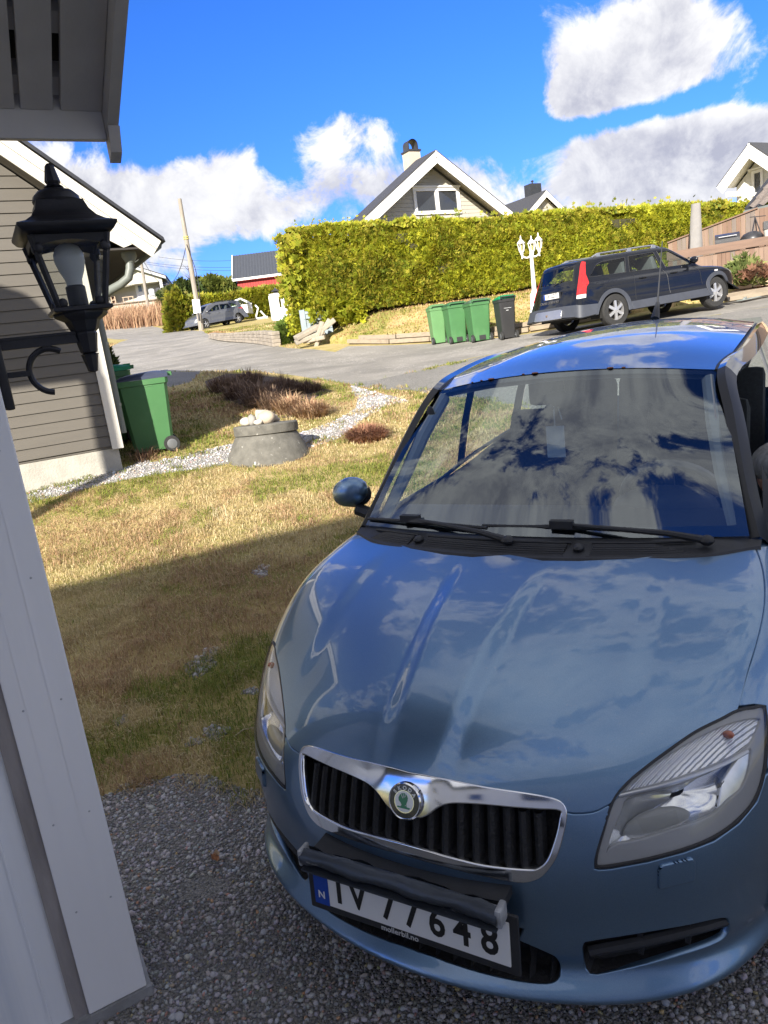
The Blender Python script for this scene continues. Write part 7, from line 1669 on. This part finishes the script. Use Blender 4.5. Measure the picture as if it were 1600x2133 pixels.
# ------------------------------------------------------------------ parked cars
def side_pts(pl, x=.9, sx=1): return [(sx*x, y, z) for y, z in pl]
def parked(name, label, O, head, Lc, Wd, Ht, wb, ro, paint_, glass_, clad, kind, step=.03, group=None):
    "x to the car's right, y forward from the rear bumper; built on the same kind of smooth skin"
    t = thing(name, label, 'car', O, math.atan2(-head[0], head[1]), group)
    hw = Wd/2; van = kind == 'mpv'
    roof_ = Spl([0, .3, 1.2, 2.2, 2.8, 3.4, 5], [Ht-.16, Ht-.11, Ht-.065, Ht-.06, Ht-.10, Ht-.26, Ht-.7] if not van else [Ht-.20, Ht-.10, Ht-.03, Ht-.0, Ht-.05, Ht-.22, Ht-.7])
    hoody = Lc-1.45 if not van else Lc-1.05
    tl_ = Spl([0, .6, hoody-.3, hoody+.25, Lc-.45, Lc-.12, Lc+.2], [.98, .99, .98, .97, .86, .72, .45] if not van else [1.02, 1.02, 1.02, 1.03, .92, .78, .5])
    insz = Spl([.2, .32, .45, .62, .80, .95, 1.1, 1.6], [.10, .035, .012, .0, .006, .035, .10, .4])
    rake = 1.60 if not van else 1.35; wsb = hoody+.28; tg = .36 if not van else .42
    rearp = Spl([.2, .35, .5, .62, .75, .9, 1.2, 1.6], [.16, .05, .0, .01, .07, .09, .10, .12]); frontp = Spl([.2, .3, .45, .6, .75, .9, 1.6], [.20, .08, .0, .02, .10, .30, 1.2])
    def F(P):
        X = np.abs(P[:, 0]); y = P[:, 1]; z = P[:, 2]
        e = np.clip((.75-y)/.75, 0, 1)**2.0*.16+np.clip((y-(Lc-1.0))/1.0, 0, 1)**2.2*.20
        g1 = X-(hw-insz(z)-e)
        cr = .05*(X/hw)**2
        low = smax(smax(smax(g1, (z-tl_(y)+cr), .10), rearp(z)+.10*(X/hw)**2.5-y, .16), y-(Lc-frontp(z))+.24*(X/hw)**2.2, .20)
        gh = smax(X-(hw-.115-(z-.98)*.30-np.clip((.9-y)/.9, 0, 1)*.06), z-roof_(y)+.06*(X/hw)**2, .09)
        gh = smax(gh, (.10+(z-.95)*tg+.10*(X/hw)**2-y)*.92, .08)
        gh = smax(gh, (y-(wsb-(z-1.0)*rake)+.16*(X/hw)**2)*.55, .06)
        return smin(low, gh, .04)
    S = Shell(F, (0, Lc*.47, .78), 3.2)
    sn = lambda pts: S.snap(pts)
    L2 = []
    for a in np.linspace(0, 2*pi, 90, endpoint=False):
        lo, hi = .1, 3.2
        for _ in range(24):
            m2 = (lo+hi)/2
            if F(np.array([[m2*cos(a), Lc*.47+m2*sin(a), .335]]))[0] < 0: lo = m2
            else: hi = m2
        L2.append((lo*cos(a), Lc*.47+lo*sin(a), .335))
    loop = np.array(L2); yr, yf = ro, ro+wb
    wr2 = .335 if not van else .325
    archp = lambda yc, r, sx, a0=3: np.array([(sx*hw*.96, yc+r*cos(R_(a)), .335+r*sin(R_(a))) for a in np.linspace(a0, 177, 20)])
    belt = (1.00, 1.035) if not van else (1.04, 1.10)
    zr_ = Ht-.135 if not van else Ht-.12
    if not van: W3 = [[(.52, 1.065), (1.44, 1.035), (1.43, zr_-.035), (.80, zr_-.055), (.66, zr_-.10)], [(1.53, 1.03), (2.32, 1.01), (2.24, zr_-.005), (1.52, zr_-.025)], [(2.42, 1.01), (3.22, .995), (3.02, 1.14), (2.66, zr_-.03), (2.34, zr_-.003)]]
    else: W3 = [[(.62, 1.16), (1.16, 1.10), (1.20, zr_-.06), (.86, zr_-.10)], [(1.28, 1.09), (2.10, 1.07), (2.05, zr_-.02), (1.30, zr_-.05)], [(2.20, 1.07), (3.15, 1.04), (2.85, 1.22), (2.45, zr_-.05), (2.15, zr_-.025)]]
    holes = []; wins = []
    for sx in (1, -1):
        holes += [archp(yr, .375, sx), archp(yf, .375, sx)]
        for w in W3: q = sn(side_pts(w, hw-.2, sx)); holes.append(q); wins.append(q)
    tgw = sn([(-.60, .16, 1.06), (.60, .16, 1.06), (.54, .30, zr_-.08), (-.54, .30, zr_-.08)]); holes.append(tgw); wins.append(tgw)
    wsw = sn([(-.66, wsb-.12, 1.03), (0, wsb, 1.02), (.66, wsb-.12, 1.03), (.54, wsb-.66, zr_-.03), (0, wsb-.60, zr_+.0), (-.54, wsb-.66, zr_-.03)]); holes.append(wsw); wins.append(wsw)
    body = S.panel('body', loop, paint_, t, holes=holes, step=step, rim=.02)
    for q in wins: S.panel('window', q, glass_, t, step=step, off=-.004, rim=0)
    # window surrounds
    for q in wins: MB().tube([tuple(v) for v in np.concatenate([q, q[:2]])], .010, 5, False).build('window_seal', black_pl, t)
    for sx in (1, -1):
        for yc in (yr, yf):
            wheel(t, (sx*(hw-.12), yc, wr2), wr2, .21, sx, spokes=6 if not van else 5)
            if clad:
                o_, i_ = archp(yc, .44, sx, 3 if yc == yr else 34), archp(yc, .368, sx, 3 if yc == yr else 30); S.panel('arch_cladding', np.concatenate([o_, i_[::-1]]), clad, t, step=step*.8, off=.014, rim=.03)
            P = [[(sx*x, yc+.378*cos(a), .335+.378*sin(a)) for a in np.linspace(-.3, pi+.3, 14)] for x in (hw-.40, hw-.03)]; MB().grid(P).build('wheel_arch', dark_void, t)
        if clad: S.panel('sill_cladding', sn(side_pts([(yr+.44, .345), (yf-.44, .345), (yf-.42, .47), (yr+.42, .47)], hw-.02, sx)), clad, t, step=step, off=.014, rim=.02)
        # door gaps and handles
        for yy_, zt_, zb2 in (((1.47, 1.03, .5), (2.37, 1.01, .5), (3.28, .99, .56)) if not van else ((1.22, 1.09, .4), (2.14, 1.07, .4), (3.2, 1.04, .45))):
            l = S.snap([(sx*hw, yy_+.0*z, z) for z in np.linspace(zb2, zt_, 9)]); MB().tube([tuple(q+S.nrm(np.array([q]))[0]*.001) for q in l], .005, 4).build('door_gap', black_pl, t)
        for yy_ in ((1.62, 2.50) if not van else (1.40, 2.30)): q = S.snap([(sx*hw, yy_+.08, .90)])[0]; MB().tube([(q[0]+sx*.012, q[1]-.09, q[2]), (q[0]+sx*.028, q[1], q[2]+.003), (q[0]+sx*.012, q[1]+.09, q[2])], .014, 6).build('door_handle', paint_, t)
        q = S.snap([(sx*hw*.9, wsb-.30, 1.04)])[0]; m_ = MB(); m_.ball(q+np.array([sx*.14, .0, .06]), (.11, .06, .075), 10, 7); m_.tube([tuple(q), tuple(q+np.array([sx*.1, 0, .03]))], .025, 6); m_.build('wing_mirror', paint_, t)
        # roof rail
        l = S.snap([(sx*.60, y, Ht) for y in np.linspace(.55, 2.6, 12)]); m_ = MB(); m_.tube([tuple(l[0])]+[tuple(q+np.array([0, 0, .055])) for q in l[1:-1]]+[tuple(l[-1])], .020, 6)
        for q in l[[1, 6, -2]]: m_.bar(q, q+np.array([0, 0, .05]), .05, .10, up=(0, 1, 0))
        m_.build('roof_rail', sat_chrome if not van else black_pl, t)
    MB().bx(-hw+.15, hw-.15, .25, Lc-.5, .27, .34).build('floor', dark_void, t, smooth=0)
    MB().bx(-hw+.14, hw-.14, .5, Lc-1.5, .34, .74).build('cabin_floor', dark_void, t, smooth=0)
    sm_ = mat('grey_seats', (.10, .10, .105), .8)
    for x in (-.38, .38):
        for yb in (1.55, 2.35): m_ = MB(); m_.box((x, yb, 1.02), (.46, .14, .62), Matrix.Rotation(R_(12), 3, 'X')); m_.box((x, yb-.07, 1.40 if not van else 1.42), (.24, .09, .14)); m_.box((x, yb+.3, .78), (.46, .5, .16)); m_.build('seat', sm_, t, smooth=.5, bevel=.04)
    return t, S, sn
vb = mat('black_car_paint', (.006, .007, .010), .12, .1, 4, coat=.5, spec=.25, dirt=(.025, .023, .02), dscale=1.6, dlo=.62, dhi=.9); vg = glass_mat('tinted_car_glass', (.72, .80, .78), 0, 1.5); vclad = mat('slate_cladding', (.042, .047, .06), .55, .08, 6, .1, 90, dirt=(.08, .075, .07), dscale=4, dlo=.6, dhi=.85)
Pr_, Pf_ = G(1280, 684), G(1474, 646); ey = Vector((cos(R_(21)), sin(R_(21)), 0)); ex = Vector((ey.y, -ey.x, 0))
O = Pr_-ex*.80-ey*.95; O.z = h1(Pr_.x, Pr_.y)
vt, VS, vsn = parked('dark_estate_car', 'black estate car with grey cladding parked by the lamp post, tail towards us', O, ey, 4.62, 1.86, 1.56, 2.763, .95, vb, vg, vclad, 'estate', .026)
vt.rotation_euler.x = math.atan2(h1(Pf_.x, Pf_.y)-h1(Pr_.x, Pr_.y), 2.76)
rb_ = vsn([(-.86, .60, .38), (-.86, .60, .54), (-.76, .22, .58), (-.5, .03, .58), (0, .0, .58), (.5, .03, .58), (.76, .22, .58), (.86, .60, .54), (.86, .60, .38), (.74, .22, .39), (.5, .05, .38), (0, .03, .38), (-.5, .05, .38), (-.74, .22, .39)]); VS.panel('rear_bumper', rb_, vclad, vt, step=.026, off=.025, rim=.05)
fb_ = vsn([(-.60, 4.55, .42), (-.58, 4.55, .58), (0, 4.62, .58), (.58, 4.55, .58), (.60, 4.55, .42), (0, 4.6, .42)]); VS.panel('front_bumper', fb_, vclad, vt, step=.026, off=.012, rim=.02)
VS.panel('skid_plate', vsn([(-.46, .0, .36), (-.46, .0, .50), (-.40, 0, .52), (.40, 0, .52), (.46, 0, .50), (.46, 0, .36)]), sat_chrome, vt, step=.02, off=.055, rim=.02)
tl = mat('red_tail_lamp', (.42, .012, .012), .12, .1, 6, coat=1); tlw = mat('pale_tail_lamp', (.62, .58, .56), .15, coat=.8)
for sx in (1, -1):
    VS.panel('tail_light', vsn([(sx*.76, .13, .76), (sx*.85, .28, .76), (sx*.84, .32, .95), (sx*.745, .36, 1.16), (sx*.675, .44, 1.40), (sx*.64, .40, 1.41), (sx*.695, .29, 1.15), (sx*.745, .17, .95)]), tl, vt, step=.016, off=.012, rim=.02)
    VS.panel('reverse_light', vsn([(sx*.765, .135, .69), (sx*.85, .28, .69), (sx*.85, .28, .755), (sx*.765, .135, .755)]), tlw, vt, step=.016, off=.012, rim=.02)
for z0_, z1_ in ((.99, 1.02),): l = VS.snap([(x, .1, .985) for x in np.linspace(-.68, .68, 9)]); MB().tube([tuple(q) for q in l], .005, 4).build('tailgate_gap', black_pl, vt)
q = VS.snap([(0, .0, .83)])[0]; MB().box((0, q[1]-.012, .83), (.60, .02, .15)).build('plate_recess', black_pl, vt, smooth=0)
pl4 = MB().box((-.0, q[1]-.026, .83), (.52, .008, .11)).build('number_plate', MATS['plate_white'], vt, smooth=0); MB().box((-.24, q[1]-.031, .83), (.04, .004, .108)).build('country_strip', MATS['plate_blue'], pl4, smooth=0)
text_mesh('plate_text', 'KK 32277', .115, pk, pl4, Matrix.Translation((.02, q[1]-.031, .83)) @ VX, .0005, .80, .002)
q2 = VS.snap([(0, .0, .69)])[0]; text_mesh('model_lettering', 'CROSS COUNTRY', .075, mat('grey_lettering', (.08, .08, .085), .5), vt, Matrix.Translation((-.05, q2[1]-.006, .70)) @ VX @ Matrix.Rotation(R_(0), 4, 'X'), .004, 1.1)
m_ = MB(); m_.tube([(0, .1, .36), (0, -.12, .36), (0, -.14, .42)], .02, 6); m_.ball((0, -.14, .44), .027, 8, 6); m_.build('tow_bar', mat('rusty_steel', (.14, .10, .08), .7, metal=.3), vt)
q = VS.snap([(0, .1, 1.08)])[0]; a_ = VS.snap([(-.02, .1, 1.04), (.30, .15, 1.12)]); MB().tube([tuple(p+np.array([0, -.015, .0])) for p in a_], .009, 5).build('rear_wiper', black_pl, vt)
q = VS.snap([(.92, .62, .90)]); fl_ = VS.snap([(.92, .75, .80), (.92, .98, .80), (.92, .98, .95), (.92, .75, .95)]); MB().tube([tuple(v) for v in np.concatenate([fl_, fl_[:2]])], .003, 4, False).build('fuel_flap', black_pl, vt)
for sx in (1, -1): VS.panel('headlight', vsn([(sx*.82, 4.25, .70), (sx*.60, 4.60, .66), (sx*.55, 4.55, .80), (sx*.80, 4.15, .84)]), mat('car_headlamp', (.5, .5, .5), .1, metal=.5, coat=1), vt, step=.02, off=.004, rim=.01)
q = VS.snap([(.93, 3.75, .80)])[0]; MB().box(q, (.01, .09, .03)).build('side_marker', tlw, vt, smooth=0)
# grey people carrier up the road
gp_ = mat('grey_car_paint', (.15, .155, .165), .3, .05, 5, coat=.8, metal=.5)
Pr_, Pf_ = G(497, 673), G(419, 684); ey = (Pf_-Pr_); ey.z = 0; Lw = ey.length; ey.normalize(); ey = Vector((-.72, -.69, 0)).normalized()
gc, GS, gsn = parked('grey_hatchback', 'silver grey people carrier with an open door beside the utility pole', Vector((0, 0, 0)), ey, 4.5, 1.80, 1.62, 2.75, .88, gp_, vg, None, 'mpv', .035)
ex = Vector((ey.y, -ey.x, 0)); P1_ = at(497, 670, 47.8); O = P1_+ex*.70-ey*.78; O.z = h1(P1_.x, P1_.y)+.02; gc.scale = (.88, .88, .92); gc.location = O; gc.rotation_euler.x = math.atan2(h1(P1_.x+ey.x*2.7, P1_.y+ey.y*2.7)-h1(P1_.x, P1_.y), 2.7)
for sx in (1, -1): GS.panel('tail_light', gsn([(sx*.55, .05, .88), (sx*.84, .28, .92), (sx*.86, .45, 1.04), (sx*.82, .30, 1.06), (sx*.58, .08, 1.02)]), tl, gc, step=.02, off=.01, rim=.02)
MB().bx(-.26, .26, -.01, .03, .70, .81).build('number_plate', MATS['plate_white'], gc, smooth=0)
MB().bx(-.8, .8, -.0, .1, .36, .48).build('bumper_insert', black_pl, gc, smooth=0)
dr = MB(); dr.prism([(.93, 3.2, .40), (1.55, 2.55, .40), (1.55, 2.55, 1.05), (1.50, 2.6, 1.45), (1.25, 2.86, 1.45), (.93, 3.2, 1.05)], (.06, .05, 0)); dr.build('open_door', vg, gc, smooth=0)
# white trailer with its lid up, behind it
tr_ = at(503, 655, 50.5); tt = thing('white_trailer', 'small white trailer with raised lid and drawbar behind the grey car', 'trailer', (tr_.x, tr_.y, h1(tr_.x, tr_.y)), R_(-6)); wp = mat('white_panel', (.74, .74, .72), .4)
lt_ = lambda px, py: loc_on(px, py, (tr_.x, tr_.y, h1(tr_.x, tr_.y)), R_(-6))
bx0, bz = lt_(478, 640); bx1 = lt_(523, 650)[0]
MB().bx(bx0, bx1, -.6, .6, .45, bz).build('box', wp, tt, smooth=0)
A, B, C_, D_ = lt_(470, 637), lt_(505, 623), lt_(522, 630), lt_(528, 643)
for a, c_ in ((A, B), (B, C_), (C_, D_), (B, lt_(528, 634))): MB().tube([(a[0], -.5, a[1]), (c_[0], -.5, c_[1])], .06, 6).build('lid_frame', wp, tt)
MB().prism([(A[0], -.5, A[1]), (B[0], -.5, B[1]), (C_[0], -.5, C_[1]), (lt_(495, 636)[0], -.5, lt_(495, 636)[1])], (0, 1.0, .05)).build('lid', glass_mat('trailer_window', (.7, .78, .74)), tt, smooth=0)
for a, c_ in ((lt_(535, 664), lt_(560, 660)), (lt_(535, 664), lt_(540, 642)), (lt_(540, 642), lt_(534, 636)), (lt_(558, 662), lt_(545, 648)), (lt_(535, 668), lt_(562, 664))): MB().tube([(a[0], -.3, a[1]), (c_[0], -.3, c_[1])], .055, 6).build('drawbar', wp, tt)
MB().lathe([(.28, -.1), (.30, 0), (.28, .1)], 14, (bx0+.8, -.7, .3), mat3=Matrix.Rotation(pi/2, 3, 'X')).build('wheel', rubber, tt)

# ------------------------------------------------------------------ driver's door, standing open, and the person beside it
hinge = Vector((.80, 1.34, 0)); dang = R_(-62)
dor = bpy.data.objects.new('driver_door', None); COL.objects.link(dor); dor.parent = car; dor.location = hinge; dor.rotation_euler = (0, 0, dang)
dl = lambda x, y, z: (x-hinge.x, y-hinge.y, z)
P = [[dl(x, y, z) for x, z in pr] for y, pr in ((1.36, [(.838, .26), (.845, .5), (.845, .7), (.828, .88), (.775, .985)]), (1.8, [(.845, .26), (.85, .5), (.85, .7), (.834, .89), (.785, .99)]), (2.26, [(.845, .26), (.85, .5), (.85, .7), (.836, .90), (.79, 1.0)]))]
skin = surf4(P, 12, 10); inn_ = [[(q[0]-.09, q[1], q[2]) for q in r] for r in skin]
MB().grid(skin).build('door_skin', paint, dor, recalc=True); MB().grid(inn_).build('door_lining', dash_m, dor)
m_ = MB()
for e in (0, -1): m_.grid([skin[e], inn_[e]]); 
m_.grid([[r[-1] for r in skin], [r[-1] for r in inn_]]); m_.build('door_edge', paint, dor, smooth=.5)
fl2 = curve([dl(.775, 1.36, .985), dl(.70, 1.50, 1.235), dl(.648, 1.66, 1.43), dl(.655, 1.85, 1.475), dl(.665, 2.24, 1.50), dl(.70, 2.27, 1.3), dl(.79, 2.27, 1.0)], 6)
MB().tube([tuple(q) for q in fl2], .026, 8).build('window_frame', paint, dor); MB().tube([tuple(q+np.array([-.03, 0, -.004])) for q in fl2], .024, 8).build('window_seal', black_pl, dor)
cgl = fl2.mean(0); MB().add([tuple(q) for q in fl2], [tuple(range(len(fl2)))]).build('door_glass', MATS['side_glass'], dor, smooth=0)
c = np.array(dl(.93, 1.40, 1.10)); m_ = MB(); m_.ball(c, (.115, .065, .078), 16, 10); dm = m_.build('wing_mirror', paint, dor)
MB().bar(dl(.842, 2.05, .86), dl(.846, 2.2, .86), .03, .03).build('door_handle', paint, dor, smooth=.5)

skin_m = mat('skin', (.50, .27, .20), .55, .08, 12); hair_m = mat('grey_hair', (.30, .29, .28), .7, .25, 60, .6, 120, stretch=(1, 1, .2))
def skinned(name, pts, edges, rad, mt, parent, sub=2, root=0):
    me = bpy.data.meshes.new(name+'_cage'); me.from_pydata(pts, edges, []); o = bpy.data.objects.new(name+'_tmp', me); COL.objects.link(o)
    o.modifiers.new('s', 'SKIN'); sk = me.skin_vertices[0].data
    for i, r in enumerate(rad): sk[i].radius = r if hasattr(r, '__len__') else (r, r); sk[i].use_root = i == root
    s_ = o.modifiers.new('d', 'SUBSURF'); s_.levels = sub; s_.render_levels = sub
    dg = bpy.context.evaluated_depsgraph_get(); m2 = bpy.data.meshes.new_from_object(o.evaluated_get(dg)); bpy.data.objects.remove(o); m2.name = name
    m2.materials.clear(); m2.materials.append(mt); m2.shade_smooth(); ob = bpy.data.objects.new(name, m2); COL.objects.link(ob); ob.parent = parent; return ob
# crouching on the drive in the open doorway, leaning in; local axes are the car's
pe = thing('person', 'grey haired person crouching in the open doorway of the blue car', 'person'); pe.matrix_world = CM @ Matrix.Translation((1.25, 1.95, 0)); hz = 1.035
J = [(.10, .05, .42), (.02, .03, .60), (-.16, .0, .80), (-.28, -.03, .91), (-.45, -.07, hz-.10), (-.53, -.09, hz-.02), (-.55, -.09, hz+.05),                    # pelvis..crown
     (-.24, .16, .88), (-.36, .25, .66), (-.52, .18, .60), (-.60, .16, .60), (-.24, -.20, .88), (-.34, -.28, .66), (-.48, -.22, .60), (-.56, -.21, .60),         # arms
     (.08, .17, .42), (-.28, .24, .47), (-.04, .22, .10), (-.22, .24, .05), (.08, -.08, .42), (-.30, -.14, .46), (-.04, -.13, .10), (-.22, -.14, .05)]    # legs
E_ = [(0, 1), (1, 2), (2, 3), (3, 4), (4, 5), (5, 6), (3, 7), (7, 8), (8, 9), (9, 10), (3, 11), (11, 12), (12, 13), (13, 14), (0, 15), (15, 16), (16, 17), (17, 18), (0, 19), (19, 20), (20, 21), (21, 22)]
Rr = [(.15, .12), (.14, .12), (.15, .12), (.13, .10), (.055, .055), (.092, .078), (.082, .072), .055, .045, .034, .03, .055, .045, .034, .03, .09, .06, .042, .04, .09, .06, .042, .04]
body = skinned('body', J, E_, Rr, skin_m, pe)
up = [0, 1, 2, 3, 7, 8, 9, 11, 12, 13]; ix = {k: i for i, k in enumerate(up)}
skinned('jacket', [J[k] for k in up], [(ix[a], ix[b_]) for a, b_ in E_ if a in ix and b_ in ix], [tuple(np.array(Rr[k] if hasattr(Rr[k], '__len__') else (Rr[k],)*2)+.018) for k in up], mat('maroon_jacket', (.20, .035, .04), .8, .1, 20), pe)
lo_ = [0, 15, 16, 17, 19, 20, 21]; ix = {k: i for i, k in enumerate(lo_)}
skinned('trousers', [J[k] for k in lo_], [(ix[a], ix[b_]) for a, b_ in E_ if a in ix and b_ in ix], [tuple(np.array(Rr[k] if hasattr(Rr[k], '__len__') else (Rr[k],)*2)+.02) for k in lo_], mat('dark_jeans', (.03, .04, .07), .85, .1, 30), pe)
for sy in (.23, -.135): m_ = MB(); m_.ball((-.16, sy, .05), (.13, .05, .05), 12, 8); m_.build('shoe', black_pl, pe)
m_ = MB(); m_.ball((-.518, -.09, hz+.055), (.104, .088, .088), 18, 12); hr = m_.build('hair', hair_m, pe)
for sy in (-1, 1):
    MB().ball((-.52, -.09+sy*.082, hz-.01), (.025, .010, .035), 8, 6).build('ear', skin_m, pe); MB().ball((-.612, -.09+sy*.032, hz+.012), (.012, .014, .010), 8, 6).build('eye', mat('eye_white', (.5, .5, .5), .2), pe)
m_ = MB(); m_.ball((-.630, -.09, hz-.018), (.020, .014, .024), 8, 6); m_.build('nose', skin_m, pe); MB().ball((-.614, -.09, hz-.062), (.012, .024, .007), 8, 6).build('mouth', mat('lips', (.30, .10, .09), .5), pe)
for sy, hp_ in ((1, J[10]), (-1, J[14])):
    for f_ in range(4):
        L = (.07, .078, .074, .06)[f_]; yb = hp_[1]+(f_-1.5)*.019
        skinned('finger', [(hp_[0]+.01, yb, hp_[2]), (hp_[0]-L*.5, yb, hp_[2]-.008), (hp_[0]-L*.85, yb, hp_[2]-.03)], [(0, 1), (1, 2)], [.010, .009, .0075], skin_m, pe, 1)
    skinned('thumb', [(hp_[0]+.03, hp_[1]-sy*.028, hp_[2]), (hp_[0]-.015, hp_[1]-sy*.05, hp_[2]-.015), (hp_[0]-.035, hp_[1]-sy*.045, hp_[2]-.03)], [(0, 1), (1, 2)], [.012, .010, .008], skin_m, pe, 1)
